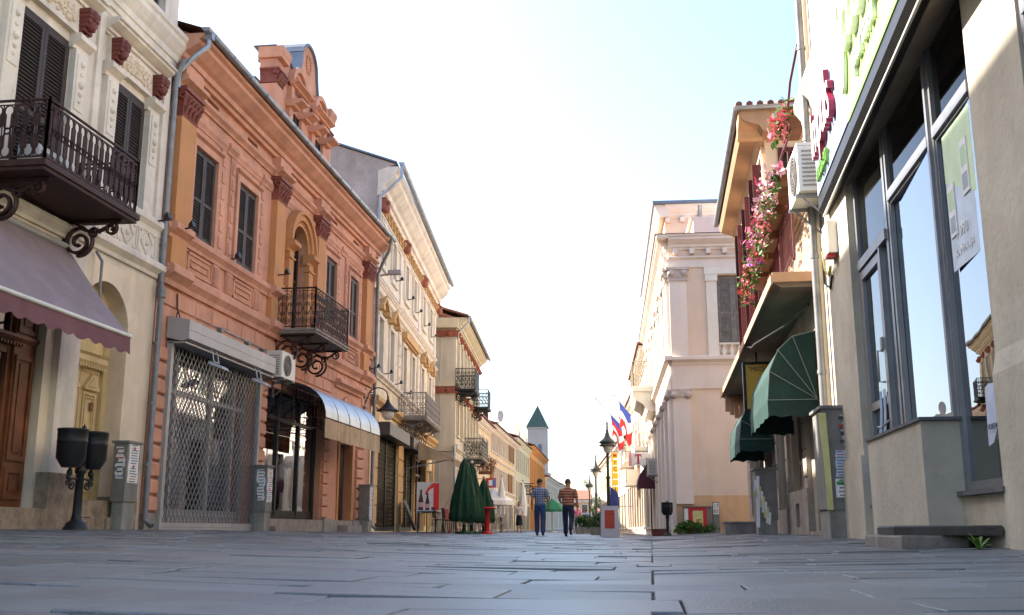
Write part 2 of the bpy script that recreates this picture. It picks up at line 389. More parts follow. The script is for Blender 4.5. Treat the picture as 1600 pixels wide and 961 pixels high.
# ================================================================== shared building pieces
def shutters(F, a0, a1, z0, z1, d, parent, mat=SHUT, name='shutter', slat=.055, mid=True, rail=.07):
    """two louvred leaves, each a part"""
    am = (a0+a1)/2
    for l0, l1 in ((a0+.005, am-.004), (am+.004, a1-.005)):
        b = MB(); t = .04
        b.box(F, l0, l0+rail, d, d+t, z0+.01, z1-.01); b.box(F, l1-rail, l1, d, d+t, z0+.01, z1-.01)
        rails = [z0+.01, z1-.01-rail] + ([z0+(z1-z0)*.42] if mid else [])
        for z in rails: b.box(F, l0+rail, l1-rail, d+.002, d+t-.002, z, z+rail)
        z = z0+rail+.03
        while z < z1-rail-.03:
            if not any(r-.03 < z < r+rail+.01 for r in rails):
                b.q(F(l0+rail, d+.002, z+slat*.75), F(l1-rail, d+.002, z+slat*.75), F(l1-rail, d+t*.85, z), F(l0+rail, d+t*.85, z))
                b.q(F(l0+rail, d+.002, z+slat*.75+.008), F(l1-rail, d+.002, z+slat*.75+.008), F(l1-rail, d+t*.85, z+.008), F(l0+rail, d+t*.85, z+.008))
                b.q(F(l0+rail, d+t*.85, z), F(l1-rail, d+t*.85, z), F(l1-rail, d+t*.85, z+.008), F(l0+rail, d+t*.85, z+.008))
            z += slat
        b.q(F(l0+rail, d+.001, z0), F(l1-rail, d+.001, z0), F(l1-rail, d+.001, z1), F(l0+rail, d+.001, z1))
        b.build(name, mat, parent)
def sash(F, a0, a1, z0, z1, d, parent, fm, gm=GLSD, fw=.06, mull=1, trans=(.68,), back=None):
    """a glazed window: frame as its own mesh, one pane object behind it"""
    b = MB(); t = .05
    b.box(F, a0, a0+fw, d, d+t, z0, z1); b.box(F, a1-fw, a1, d, d+t, z0, z1); b.box(F, a0+fw, a1-fw, d, d+t, z0, z0+fw); b.box(F, a0+fw, a1-fw, d, d+t, z1-fw, z1)
    for i in range(mull):
        x = a0+(a1-a0)*(i+1)/(mull+1); b.box(F, x-fw*.5, x+fw*.5, d+.003, d+t-.003, z0+fw, z1-fw)
    for tz in trans:
        z = z0+(z1-z0)*tz; b.box(F, a0+fw, a1-fw, d+.006, d+t-.006, z-fw*.4, z+fw*.4)
    w = b.build('window', fm, parent)
    p = MB(); p.q(F(a0+fw*.5, d+.02, z0+fw*.5), F(a1-fw*.5, d+.02, z0+fw*.5), F(a1-fw*.5, d+.02, z1-fw*.5), F(a0+fw*.5, d+.02, z1-fw*.5))
    p.build('pane', gm, w)
    if back: k = MB(); k.q(F(a0, d-.12, z0), F(a1, d-.12, z0), F(a1, d-.12, z1), F(a0, d-.12, z1)); k.build('curtain', back, w)
    return w
def scroll(b, F, a, z, dmax, drop, r=.022, off=0):
    """wrought iron console under a balcony in the d-z plane at a: big volute at the wall, small one at the tip"""
    R = drop*.40
    for da in (-.02, .02):
        b.tube(spiral(F, a+da, R+.03, z-drop+R, R, R*.18, 1.6, pi*.5, 1, 34), r, 5)
        q = []
        for i in range(22):
            t = i/21; q.append(F(a+da, R+.03+(dmax-R-.15)*t, z-drop+2*R+(drop-2*R-.03)*t - .10*sin(pi*t)))
        b.tube(q, r, 5)
        b.tube(spiral(F, a+da, dmax-.16, z-.13, .10, .02, 1.4, pi*.4, -1, 24), r*.8, 5)
        q = [F(a+da, R+.03+R*cos(t), z-drop+R+R*sin(t)) for t in [(-.5+i/12*.9)*pi for i in range(13)]]
        b.tube(q, r, 5)
        b.tube([F(a+da, .02, z-.02), F(a+da, .02, z-drop*.9)], r, 5)
        b.tube(spiral(F, a+da, dmax*.52, z-drop*.36, .085, .015, 1.5, 0, 1, 22), r*.7, 5)
        b.tube([F(a+da, R*.5+.02, z-.02), F(a+da, R+.1, z-drop+2*R)], r*.8, 5)
    b.tube([F(a, .0, z-.015), F(a, dmax, z-.015)], r*1.3, 6)
def railing(P0, P1, z0, z1, style, b, r=.010):
    """one straight run of ornamental railing from P0 to P1 (x, y)"""
    L = hypot(P1[0]-P0[0], P1[1]-P0[1]); ux, uy = (P1[0]-P0[0])/L, (P1[1]-P0[1])/L
    F = Fr(P0[0], P0[1], 0); F.t = (ux, uy); F.n = (uy, -ux)
    H = z1-z0
    b.tube([F(0, 0, z1), F(L, 0, z1)], .020, 6); b.tube([F(0, 0, z0+.05), F(L, 0, z0+.05)], .014, 4); b.tube([F(0, 0, z0+H*.93), F(L, 0, z0+H*.93)], .010, 4)
    n = max(2, round(L/(.145 if style == 'loops' else .19))); w = L/n
    def loop(c, hw, za, zb):
        q = []
        for i in range(9): q.append(F(c+hw*cos(pi*i/8), 0, zb-hw+hw*sin(pi*i/8)))
        for i in range(9): q.append(F(c-hw*cos(pi*i/8), 0, za+hw-hw*sin(pi*i/8)))
        b.tube(q+[q[0]], r, 4, caps=False)
    def ring(c, z, R, rr=r, k=12): b.tube([F(c+R*cos(2*pi*i/k), 0, z+R*sin(2*pi*i/k)) for i in range(k+1)], rr, 4, caps=False)
    for i in range(n):
        c = (i+.5)*w
        if style == 'loops':
            loop(c, w*.40, z0+.06, z0+H*.46); loop(c, w*.40, z0+H*.54, z0+H*.92); ring(c, z0+H*.5, w*.26)
            b.tube([F(c+w*.5, 0, z0+.05), F(c+w*.5, 0, z0+H*.93)], r*.8, 4); loop(c+w*.5, w*.25, z0+H*.2, z0+H*.8)
        elif style == 'rings':
            ring(c, z0+H*.79, w*.36); ring(c, z0+H*.20, w*.36); ring(c, z0+H*.79, w*.14); ring(c, z0+H*.2, w*.14)
            b.tube([F(c, 0, z0+.05), F(c, 0, z1)], r*.9, 4)
            for s_ in (-1, 1):
                b.tube([F(c+s_*w*.30, 0, z0+H*.33), F(c+s_*w*.08, 0, z0+H*.5), F(c+s_*w*.30, 0, z0+H*.66)], r*.9, 4)
                ring(c+s_*w*.32, z0+H*.60, w*.13, r*.8, 8); ring(c+s_*w*.32, z0+H*.38, w*.13, r*.8, 8)
            b.tube([F(c+w*.5, 0, z0+.05), F(c+w*.5, 0, z0+H*.93)], r*.9, 4)
        else:
            b.tube([F(c, 0, z0+.05), F(c, 0, z0+H*.93)], r, 4); ring(c, z0+H*.5, w*.35); ring(c, z0+H*.78, w*.28); ring(c, z0+H*.22, w*.28)
            b.tube([F(c+w*.5, 0, z0+.05), F(c+w*.5, 0, z0+H*.93)], r*.8, 4)
    for a in (0, L): b.tube([F(a, 0, z0), F(a, 0, z1+.03)], .02, 4)
def balcony(parent, F, a0, a1, dp, zf, h, style, mi, ms, brackets, drop=.62, slab=.10, rr=.010, name='balcony'):
    b = MB(); b.box(F, a0-.03, a1+.03, 0, dp+.03, zf-slab, zf); b.box(F, a0, a1, .0, dp, zf-slab-.05, zf-slab-.001)
    bl = b.build(name, ms, parent)
    r = MB(); p = lambda a, d: F(a, d, 0)[:2]
    railing(p(a0+.03, .03), p(a0+.03, dp-.03), zf, zf+h, style, r, rr); railing(p(a0+.03, dp-.03), p(a1-.03, dp-.03), zf, zf+h, style, r, rr); railing(p(a1-.03, dp-.03), p(a1-.03, .03), zf, zf+h, style, r, rr)
    r.build('railing', mi, bl)
    for a in brackets:
        s = MB(); scroll(s, F, a, zf-slab-.05, dp*.9, drop); s.build('bracket', mi, bl)
    return bl
def capital(b, F, a0, a1, z0, z1, d0, d1):
    """leafy capital: flared block, volutes and leaf tips"""
    h = z1-z0; n = 7
    for i in range(n):
        t0, t1 = i/n, (i+1)/n; f = lambda t: .02+.10*t**2.2
        e = .55*f((t0+t1)/2); b.box(F, a0-e, a1+e, d0, d1+e, z0+h*.86*t0, z0+h*.86*t1-.002)
    b.box(F, a0-.09, a1+.09, d0, d1+.10, z0+h*.86, z1)
    w = a1-a0
    for a in (a0-.06, a1+.06): b.tube(spiral(F, a, d1+.02, z0+h*.70, h*.17, .02, 1.3, pi/2, 1, 16), .03, 5)
    k = 4
    for row, (zz, hh) in enumerate(((z0+h*.10, h*.30), (z0+h*.38, h*.30))):
        for i in range(k):
            a = a0+w*(i+.5+.5*row)/(k+.5*row)
            b.tube([F(a, d1, zz), F(a, d1+.05, zz+hh*.7), F(a, d1+.11, zz+hh), F(a, d1+.10, zz+hh*.78)], .035, 5, rr=[.045, .04, .03, .012])
def floodlight(loc, yaw, label, wall=(0, 0)):
    """small black floodlight on a stub bracket; built facing +x"""
    t = thing('floodlight', label, 'floodlight', loc, group='floodlights on the facades')
    F = Fr(loc[0], loc[1], 0, 1); z = loc[2]; b = MB(); ca, sa = cos(yaw), sin(yaw)
    G = lambda x, y, zz: (loc[0]+.68*(x*ca-y*sa), loc[1]+.68*(x*sa+y*ca), z+.68*zz)
    b.hexa([G(-.05, -.07, -.05), G(.09, -.11, -.02), G(.09, .11, -.02), G(-.05, .07, -.05), G(-.05, -.07, .05), G(.05, -.11, .14), G(.05, .11, .14), G(-.05, .07, .05)])
    b.build('lamp_housing', IRONB, t)
    b = MB(); b.q(G(.0915, -.1, -.010), G(.0915, .1, -.010), G(.0535, .1, .128), G(.0535, -.1, .128)); b.build('lens', BLACKM, t)
    b = MB(); b.tube([G(-.02, 0, -.03), G(-.1, 0, -.05), (loc[0]+wall[0], loc[1]+wall[1], z-.05)], .016, 5); b.box(Fr(loc[0]+wall[0], loc[1]+wall[1]), -.05, .05, -.02, .01, z-.11, z+.01); b.build('bracket', IRONB, t)
    return t
def cabinet(loc, w, dp, h, label, poster=True, base=.42, mat=CABG, F=None):
    t = thing('utility_cabinet', label, 'cabinet', loc)
    x, y, z = loc
    part('base', CONC2, t, (x-dp/2+.02, x+dp/2-.02, y-w/2+.02, y+w/2-.02, z-.05, z+base))
    part('cabinet_body', mat, t, (x-dp/2, x+dp/2, y-w/2, y+w/2, z+base, z+h))
    part('cap', CABG, t, (x-dp/2-.03, x+dp/2+.03, y-w/2-.03, y+w/2+.03, z+h, z+h+.035))
    return t
def flyer(F, a0, a1, d, z0, z1, parent, rows, seed, inkm=INK, name='poster', ragged=.02, mat=PAPER, figure=True):
    """a paper sheet pasted on the plane d with lines of small print"""
    R = random.Random(seed); b = MB(); w = a1-a0; K = 10
    le = [a0+R.uniform(0, ragged) for _ in range(K+1)]; ri = [a1-R.uniform(0, ragged) for _ in range(K+1)]
    for i in range(K):
        za, zb = lerp(z0, z1, i/K), lerp(z0, z1, (i+1)/K)
        b.hexa([F(le[i], d, za), F(ri[i], d, za), F(ri[i], d+.004, za), F(le[i], d+.004, za), F(le[i+1], d, zb), F(ri[i+1], d, zb), F(ri[i+1], d+.004, zb), F(le[i+1], d+.004, zb)])
    p = b.build(name, mat, parent)
    b = MB(); h = (z1-z0)/rows
    for i in range(rows):
        z = z1-(i+.6)*h; x = a0+w*R.uniform(.14, .3); e = a1-w*R.uniform(.14, .3); c = R.choice((0, 0, 0, 1, 2))
        if figure and i % (rows//2) == 1:
            b.box(F, a0+w*.44, a0+w*.56, d+.006, d+.008, z-h*.6, z+h*.5, 1); b.box(F, a0+w*.25, a0+w*.75, d+.0062, d+.008, z-h*.05, z+h*.08, 1); continue
        while x < e:
            l = w*R.uniform(.04, .12); b.box(F, x, min(x+l, e), d+.006, d+.0075, z, z+h*.34, c); x += l+w*.025
    b.build('lettering', [inkm, INKR, INKB], p)
    return p

# ================================================================== LEFT 1: tall cream house at the frame edge
L = Fr(-8.2, 0, 0, 1)
W1 = thing('cream_house', 'tall cream house with red console ornaments and dark shutters at the left edge', 'house', (-8.2, 10, .1))
E1 = 15.93
wb = MB()
holes_u = [(11.56, 12.80, 4.62, 7.10), (14.05, 15.08, 5.16, 7.12), *[(4.30+.13*k, 4.345+.13*k, 4.2, 5.0+.06*k) for k in (0, 1, 4, 5, 6, 8, 9)]]   # the last ones are added slots, out of view, that throw sun streaks on the paving
wb.holed(L, -3, E1, 4.20, 8.7, holes_u, 0, .14)
wb.holed(L, -3, E1, 8.7, 11.2, [(11.5, 12.7, 9.0, 11.0), (14.50, 15.30, 8.85, 10.9)], .03, .14)
wb.shell(L, 8.5, E1, 8.7, 11.2, 8, d=.03); wb.shell(L, 8.5, E1, 0, 8.7, 8.05); wb.shell(L, -3, 4.1, 0, 8.7, 8.05)  # no house body behind the added slots, so the sun passes
wb.q(L(8.5, .03, 11.2), L(E1, .03, 11.2), L(E1, -8.05, 11.2), L(8.5, -8.05, 11.2))
wb.build('wall', CREAMW, W1)
wb = MB()
wb.holed(L, -3, E1, -.05, 4.20, [(13.72, 15.12, .58, 3.90, 'arch'), (9.6, 12.92, .42, 3.6), *[(4.30+.13*k, 4.345+.13*k, -.05, 4.2) for k in (0, 1, 4, 5, 6, 8, 9)]], -.001, .42)  # the added sun slots carry on down to the ground
wb.build('ground_floor_wall', CREAMY, W1)
part('attic_parapet', CREAMW, W1, (-3, E1, -.4, .16, 11.2, 11.35), F=L)
b = MB()
b.ext(L, smallm(4.30, 4.54, .16), 13.1, E1); b.ext(L, smallm(4.22, 4.42, .12), 5.7, 13.1)
b.ext(L, smallm(5.04, 5.27, .12), 13.75, E1); b.ext(L, corn(8.18, 8.75, .25), 5.7, E1+.02); b.ext(L, smallm(7.98, 8.08, .06), 5.7, E1)
b.box(L, 13.82, E1-.03, 0, .045, 4.545, 5.04)
b.build('string_course', CREAMW, W1)
b = MB()                                             # diamond relief panel
for a in (14.1, 14.75, 15.4):
    for s_ in (-1, 1):
        b.tube([L(a-.2, .05, 4.8), L(a, .05, 4.8+s_*.2), L(a+.2, .05, 4.8)], .022, 4)
        b.tube([L(a-.29*s_, .05, 4.57), L(a-.29*s_, .05, 5.02)], .022, 4)
    b.ball(L(a, .05, 4.8), .05, 6)
    for sx_ in (-.22, .22):
        for sz_ in (-.18, .18): b.ball(L(a+sx_, .045, 4.8+sz_), .04, 5)
b.tube([L(13.85, .05, 4.57), L(15.86, .05, 4.57)], .02, 4); b.tube([L(13.85, .05, 5.01), L(15.86, .05, 5.01)], .02, 4)
b.build('relief_panel', CREAMW, W1)
RD = random.Random(5)
for a0, a1, zb in ((11.56, 12.80, 4.62), (14.05, 15.08, 5.27)):
    b = MB(); ft = (a0-.33, a0-.01), (a1+.01, a1+.33)
    for q0, q1 in ft:
        b.box(L, q0, q1, 0, .10, zb, 7.02); b.box(L, q0+.05, q1-.05, .10, .115, 6.1, 6.95); b.ext(L, smallm(7.02, 7.24, .19), q0-.05, q1+.05)
        qm = (q0+q1)/2
        for zz, rr in ((6.82, .05), (6.66, .035), (6.5, .06), (6.36, .045), (6.24, .03)): b.ball(L(qm, .115, zz), rr, 5)
    b.box(L, a0-.30, a1+.30, 0, .08, 7.241, 7.70)
    b.box(L, a0-.02, a1+.02, .08, .10, 7.241, 7.29); b.ext(L, corn(7.70, 7.93, .30), a0-.45, a1+.45)
    fr = b.build('window_surround', CREAMW, W1)
    b = MB()
    for i in range(170):
        a = RD.uniform(a0+.05, a1-.05); z = RD.uniform(7.36, 7.62); b.ball(L(a, .085, z), RD.uniform(.022, .045), 4)
    b.build('carved_frieze', CREAMY, fr)
    for am in (a0-.16, a1+.16):
        b = MB()
        for i in range(6):
            t = i/5; b.box(L, am-.14+.04*t, am+.14-.04*t, .08, .26-.14*t*t, 7.66-.07*(i+1), 7.66-.07*i-.003)
        b.tube(spiral(L, am, .2, 7.60, .075, .015, 1.3, pi/2, 1, 14), .06, 6); b.ball(L(am, .2, 7.42), .085, 7); b.ball(L(am, .12, 7.25), .055, 6)
        b.build('red_console', M('dark red console', (.18, .048, .036), .6, .15, 6, .2, 40), W1)
    wn = part('window', SHUT, W1, (a0, a0+.04, -.10, .0, zb-.05, 7.1), (a1-.04, a1, -.10, .0, zb-.05, 7.1), (a0+.04, a1-.04, -.10, .0, 7.05, 7.1), F=L)
    zs_ = 4.64 if zb < 5 else 5.18
    shutters(L, a0+.04, a1-.04, zs_, 7.05, -.03, wn)
for a0, a1 in ((11.5, 12.7), (14.5, 15.3)):
    wn = part('window', SHUT, W1, (a0, a1, -.10, -.06, 8.8, 11.0), F=L); shutters(L, a0+.03, a1-.03, 8.86, 10.95, -.055, wn)
    part('window_surround', CREAMW, W1, (a0-.25, a0-.01, .03, .10, 8.76, 11.1), (a1+.01, a1+.25, .03, .10, 8.76, 11.1), F=L)
part('pilaster', CREAMW, W1, (13.45, 13.6, 0, .05, 5.28, 8.0), F=L); part('pilaster', CREAMW, W1, (15.60, 15.80, 0, .06, 5.28, 7.98), F=L)
b = MB(); b.box(L, 13.12, 13.62, .0, .10, .90, 4.22); b.build('pilaster', CREAMW, W1)
b = MB()                                             # rough stone base, blocks of uneven size
for a0, a1, z1, d in ((12.98, 13.74, .92, .20), (15.10, 15.72, .66, .06), (13.74, 14.3, .33, .10), (14.3, 14.72, .36, .08), (14.72, 15.12, .34, .12), (13.74, 14.42, .58, .06), (14.42, 15.12, .59, .05), (9.3, 12.97, .44, .22), (8.2, 9.3, .7, .12), (5.7, 8.2, .44, .15)):
    b.box(L, a0+.004, a1-.004, -.38, d, -.05 if z1 < .5 or a0 not in (13.74, 14.42) else .34, z1)
b.build('stone_base', STONE, W1)
bl = balcony(W1, L, 11.0, 13.32, .97, 4.60, .80, 'loops', IRON, IRON, (11.3, 13.1), .52, .08, .011)
# yellow double door with fanlight in the arched recess
D = -.38
b = MB(); b.box(L, 13.72, 13.86, D, D+.10, .6, 3.2); b.box(L, 14.98, 15.12, D, D+.10, .6, 3.2); b.ext(L, [(D-.05, 2.62), (D+.12, 2.62), (D+.16, 2.68), (D+.16, 2.76), (D+.20, 2.80), (D-.05, 2.80)], 13.86, 14.98)
for i in range(14): b.box(L, 13.90+i*.077, 13.94+i*.077, D+.1, D+.15, 2.585, 2.625)
for i in range(13):
    t0, t1 = pi*i/12, pi*(i+1)/12; 
    if i < 12:
        r0, r1 = .56, .70; f = lambda r, t: (14.42-r*cos(t), 3.2+r*sin(t))
        pts = [f(r0, t0), f(r0, t1), f(r1, t1), f(r1, t0)]; b.pris(L, pts, D, D+.10)
b.box(L, 13.86, 14.98, D, D+.09, 3.16, 3.22); b.box(L, 13.86, 14.98, D+.0, D+.06, 2.80, 3.16)
for an in (30, 60, 90, 120, 150): b.tube([L(14.42, D+.05, 3.22), L(14.42-.57*cos(radians(an)), D+.05, 3.22+.57*sin(radians(an)))], .018, 4)
dr = b.build('entrance_door', YDOOR, W1)
for a0, a1 in ((13.87, 14.41), (14.43, 14.97)):
    b = MB(); b.box(L, a0, a1, D-.02, D+.04, .60, 2.61)
    def fr4(x0, x1, z0, z1, w=.035, d0=D+.04, d1=D+.065):
        b.box(L, x0, x0+w, d0, d1, z0, z1); b.box(L, x1-w, x1, d0, d1, z0, z1); b.box(L, x0+w, x1-w, d0, d1, z0, z0+w); b.box(L, x0+w, x1-w, d0, d1, z1-w, z1)
    fr4(a0+.09, a1-.09, 1.32, 2.22); fr4(a0+.15, a1-.15, 1.38, 2.16, .02); fr4(a0+.09, a1-.09, .72, 1.22); b.box(L, a0+.15, a1-.15, D+.04, D+.055, .79, 1.15)
    am = (a0+a1)/2; b.pris(L, [(a0+.06, 2.30), (am, 2.52), (a1-.06, 2.30), (a1-.06, 2.26), (a0+.06, 2.26)], D+.04, D+.10); b.pris(L, [(a0+.13, 2.31), (am, 2.45), (a1-.13, 2.31)], D+.10, D+.115)
    b.box(L, a0+.02, a1-.02, D+.04, D+.06, 2.53, 2.60)
    lf = b.build('door_leaf', YDOOR, dr)
part('door_handle', IRON, dr, (14.36, 14.39, D+.06, D+.10, 1.55, 1.60), (14.68, 14.80, D+.06, D+.085, 1.42, 1.46), F=L)
part('notice_plate', OXBLOOD, dr, (14.72, 14.80, D+.065, D+.075, 1.95, 2.08), F=L)
b = MB()
for i in range(12): t0, t1 = pi*i/12, pi*(i+1)/12; b.q(L(14.42, D+.04, 3.2), L(14.42-.57*cos(t0), D+.04, 3.2+.57*sin(t0)), L(14.42-.57*cos(t1), D+.04, 3.2+.57*sin(t1)))
b.build('fanlight_pane', GLSD, dr)
# timber shopfront
def shopfront(F, a0, a1, z0, z1, d, parent, wood, posts, tran, kick, gm=GLS, fw=.09, inner=DARKIN, deep=2.5, name='shopfront'):
    b = MB(); xs_ = [a0, *posts, a1]
    for i, a in enumerate(xs_):
        lo, hi = (a, a+fw) if i == 0 else (a-fw, a) if i == len(xs_)-1 else (a-fw/2, a+fw/2); b.box(F, lo, hi, d-.05, d+.05, z0, z1)
    for z in (z0, *tran, z1-fw): b.box(F, a0+fw, a1-fw, d-.044, d+.044, z, z+fw)
    if kick: b.box(F, a0+fw, a1-fw, d-.03, d+.03, z0+fw, z0+kick)
    s = b.build(name, wood, parent)
    p = MB(); p.q(F(a0+.02, d, z0), F(a1-.02, d, z0), F(a1-.02, d, z1), F(a0+.02, d, z1)); p.build('pane', gm, s)
    k = MB(); k.shell(F, a0-.1, a1+.1, z0-.02, z1+.05, deep, d=d-.12); k.q(F(a0-.1, d-.12, z0-.02), F(a1+.1, d-.12, z0-.02), F(a1+.1, d-deep, z0-.02), F(a0-.1, d-deep, z0-.02)); k.q(F(a0-.1, d-.12, z1+.05), F(a1+.1, d-.12, z1+.05), F(a1+.1, d-deep, z1+.05), F(a0-.1, d-deep, z1+.05))
    k.build('interior', inner, s)
    return s
sf = shopfront(L, 9.6, 12.92, .44, 3.58, -.22, W1, BROWN, (11.2, 12.42), (2.45,), .75, fw=.13, name='timber_shopfront')
b = MB()
b.box(L, 12.43, 12.91, -.17, -.13, .45, 3.5)
for z0, z1 in ((.55, .95), (1.05, 2.45), (2.75, 3.4)):
    for q0, q1 in ((12.47, 12.53), (12.81, 12.87)): b.box(L, q0, q1, -.13, -.105, z0, z1)
    b.box(L, 12.53, 12.81, -.13, -.105, z1-.06, z1); b.box(L, 12.53, 12.81, -.13, -.105, z0, z0+.06); b.box(L, 12.58, 12.76, -.13, -.115, z0+.11, z1-.11)
b.ext(L, [(-.17, 2.62), (-.12, 2.62), (-.09, 2.67), (-.09, 2.71), (-.17, 2.71)], 9.7, 12.92)
for i in range(40): b.box(L, 9.9+i*.068, 9.935+i*.068, -.17, -.09, 2.56, 2.60)
b.build('mouldings', BROWN, sf)
# drain pipe between the two houses
b = MB(); b.tube([(-7.95, 15.85, 8.30), (-8.06, 15.86, 8.05), (-8.09, 15.87, 7.8), (-8.09, 15.87, 4.3), (-8.07, 15.87, 4.0), (-8.07, 15.87, .32), (-7.93, 15.85, .22)], .052, 8)
for z in (7.2, 6.0, 4.9, 4.15, 3.2, 2.2, 1.2): b.tube([(-8.09, 15.87, z-.02), (-8.09, 15.87, z+.02)], .062, 8)
b.tube([(-8.07, 15.87, 4.15), (-8.07, 15.87, 3.98)], .08, 8)
b.build('drainpipe', ZINCD, W1)

# awning
AW = thing('shop_awning', 'mauve canvas awning with scalloped plum valance over the timber shopfront', 'awning', (-8.2, 11, 4.1))
a0, a1, dd, zt, zf = 7.8, 13.18, 1.06, 4.10, 2.78
b = MB(); n = 40
for i in range(n):
    x0, x1 = lerp(a0, a1, i/n), lerp(a0, a1, (i+1)/n)
    K = 8
    for k in range(K):
        f = lambda x, t: L(x, .03+dd*t, lerp(zt, zf+.03, t)-.05*sin(pi*t)-.008*sin(x*9+t*3))
        b.q(f(x0, k/K), f(x1, k/K), f(x1, (k+1)/K), f(x0, (k+1)/K), sm=True)
b.build('canopy', MAUVE, AW, rec=True)
b = MB(); n = 130
for i in range(n):
    x0, x1 = lerp(a0, a1, i/n), lerp(a0, a1, (i+1)/n); h = lambda x: zf-.04-.17-.05*abs(sin((x-a0)*pi/.33)); dx = lambda x: dd+.04+.015*sin(x*11)
    b.q(L(x0, dd+.03, zf-.01), L(x1, dd+.03, zf-.01), L(x1, dx(x1), h(x1)), L(x0, dx(x0), h(x0)), sm=True)
b.build('valance', MAUVED, AW, rec=True)
b = MB(); b.tube([L(a0, dd+.03, zf+.01), L(a1, dd+.03, zf+.01)], .032, 8); b.build('front_bar', ACW, AW)
b = MB()
for a in (a0+.3, a1-.3): b.tube([L(a, .02, 3.0), L(a-.1, dd*.5, 2.9), L(a, dd, zf-.01)], .02, 6)
b.tube([L(a0, .05, zt), L(a1, .05, zt)], .05, 8); b.build('folding_arm', ALU, AW)
b = MB(); b.tube([L(13.9, .05, 4.25), L(13.93, .14, 4.1), L(13.90, .16, 3.7), L(13.98, .14, 3.35), L(13.95, .02, 3.18), L(13.84, -.3, 3.05)], .022, 6)
tag(b.build('hanging_cable', ZINCD, None, (-8.2, 13.9, 3.2)), 'grey cable hanging loosely from the iron bracket beside the mauve awning', 'cable')
# litter bin
def twin_bin(loc, label, rz=0, k=1.):
    t = thing('litter_bin', label, 'litter bin', loc); x, y, z = loc
    class SB_(MB):                                    # the same bin at a smaller size
        def build(s, *a, **w): s.v = [(x+(p-x)*k, y+(q-y)*k, z+(r-z)*k) for p, q, r in s.v]; return MB.build(s, *a, **w)
    return _twin_bin(t, x, y, z, rz, SB_)
def _twin_bin(t, x, y, z, rz, MB):
    b = MB(); b.lathe(x, y, [(.165, z-.03), (.165, z+.03), (.14, z+.05), (.13, z+.09), (.08, z+.12), (.068, z+.16), (.06, z+.2), (.05, z+.72), (.07, z+.74), (.075, z+.78), (.052, z+.82), (.058, z+.84), (.048, z+1.14), (.075, z+1.15), (.06, z+1.18), (.03, z+1.22), (.038, z+1.25), (.025, z+1.29), (.035, z+1.33), (.012, z+1.37), (.001, z+1.39)], 16); b.build('post', IRONB, t)
    for s_ in (-1, 1):
        cx, cy = x+s_*.245*cos(rz), y+s_*.245*sin(rz)
        b = MB(); b.lathe(cx, cy, [(.11, z+.80), (.185, z+.92), (.188, z+1.12), (.193, z+1.13), (.188, z+1.145), (.19, z+1.27), (.198, z+1.28), (.193, z+1.30), (.17, z+1.30), (.165, z+.95), (.1, z+.82)], 22)
        k = b.build('bin_bucket', IRONB, t)
        b = MB(); b.ball((cx, cy, z+.735), .04, 6, sz=1.3); b.tube([(cx, cy, z+.77), (cx, cy, z+.80)], .015, 5); b.build('finial', IRONB, k)
        F = Fr(x, y, 0); F.n = (cos(rz)*s_, sin(rz)*s_)
        b = MB(); b.tube([F(0, .05, z+.66), F(0, .30, z+.66)], .016, 5); b.tube(spiral(F, 0, .17, z+.58, .075, .015, 1.4, pi/2, -1, 20), .013, 5); b.tube(spiral(F, 0, .28, z+.61, .045, .01, 1.3, pi/2, 1, 14), .011, 5); b.tube([F(0, .27, z+.66), F(0, .27, z+.70)], .03, 6); b.build('scroll_bracket', IRONB, t)
    return t
twin_bin((-7.48, 12.85, gz(-7.48, 12.85)), 'black twin litter bin on a post before the yellow double door', radians(88))
c1 = cabinet((-7.99, 15.0, .16), .40, .22, 1.30, 'grey utility cabinet with a long white poster beside the yellow door')
Fp = Fr(-7.99+.11, 0, 0, 1); flyer(Fp, 14.84, 15.17, .003, .86, 1.45, c1, 15, 4)
Fs = Fr(-7.99, 14.80, 90, 1); flyer(Fs, -.08, .10, .002, .92, 1.40, c1, 7, 9, name='torn_flyer', ragged=.07, figure=False)
floodlight((-7.93, 15.6, 5.28), 0, 'small black floodlight on the corner of the cream house above the drainpipe', (-.27, 0))
floodlight((-7.85, 16.35, 5.36), 0, 'small black floodlight at the near edge of the terracotta house', (-.35, 0))
ac = thing('air_conditioner', 'white air conditioner standing on the iron balcony of the cream house', 'air conditioner', (-8.0, 12.1, 4.6))
part('casing', ACW, ac, (-8.12, -7.82, 11.75, 12.45, 4.62, 5.12)); b = MB()
for i in range(9): b.box(WORLD, -7.819, -7.812, 11.8, 12.3, 4.67+i*.045, 4.69+i*.045)
b.build('grille', IRONG, ac)
# ================================================================== LEFT 2: terracotta house
W2 = thing('terracotta_house', 'two storey terracotta house with ornate attic gable and iron balcony', 'house', (-8.2, 22, .1))
A0, A1 = 15.97, 29.66
WIN = ((16.95, 17.95), (19.02, 20.02), (24.80, 25.70), (26.97, 27.80))
wb = MB()
wb.holed(L, A0, A1, 4.30, 8.35, [(a, c, 5.42, 7.13) for a, c in WIN]+[(22.15, 23.25, 4.5, 7.25, 'arch')]+[(a, a+.55, 8.14, 8.27) for a in (17.38, 19.42, 25.2, 27.3)], 0, .22)
wb.holed(L, A0, A1, -.05, 4.30, [(16.5, 20.62, .2, 3.72), (21.2, 25.15, .40, 3.25), (26.62, 27.85, .40, 2.45)], -.003, .30)
wb.shell(L, A0, A1, 0, 8.95, 10, far=True)
wb.build('wall', SALMON, W2)
for a in (17.38, 19.42, 25.2, 27.3): part('frieze_vent', BLACKM, W2, (a, a+.55, -.2, -.15, 8.14, 8.27), F=L)
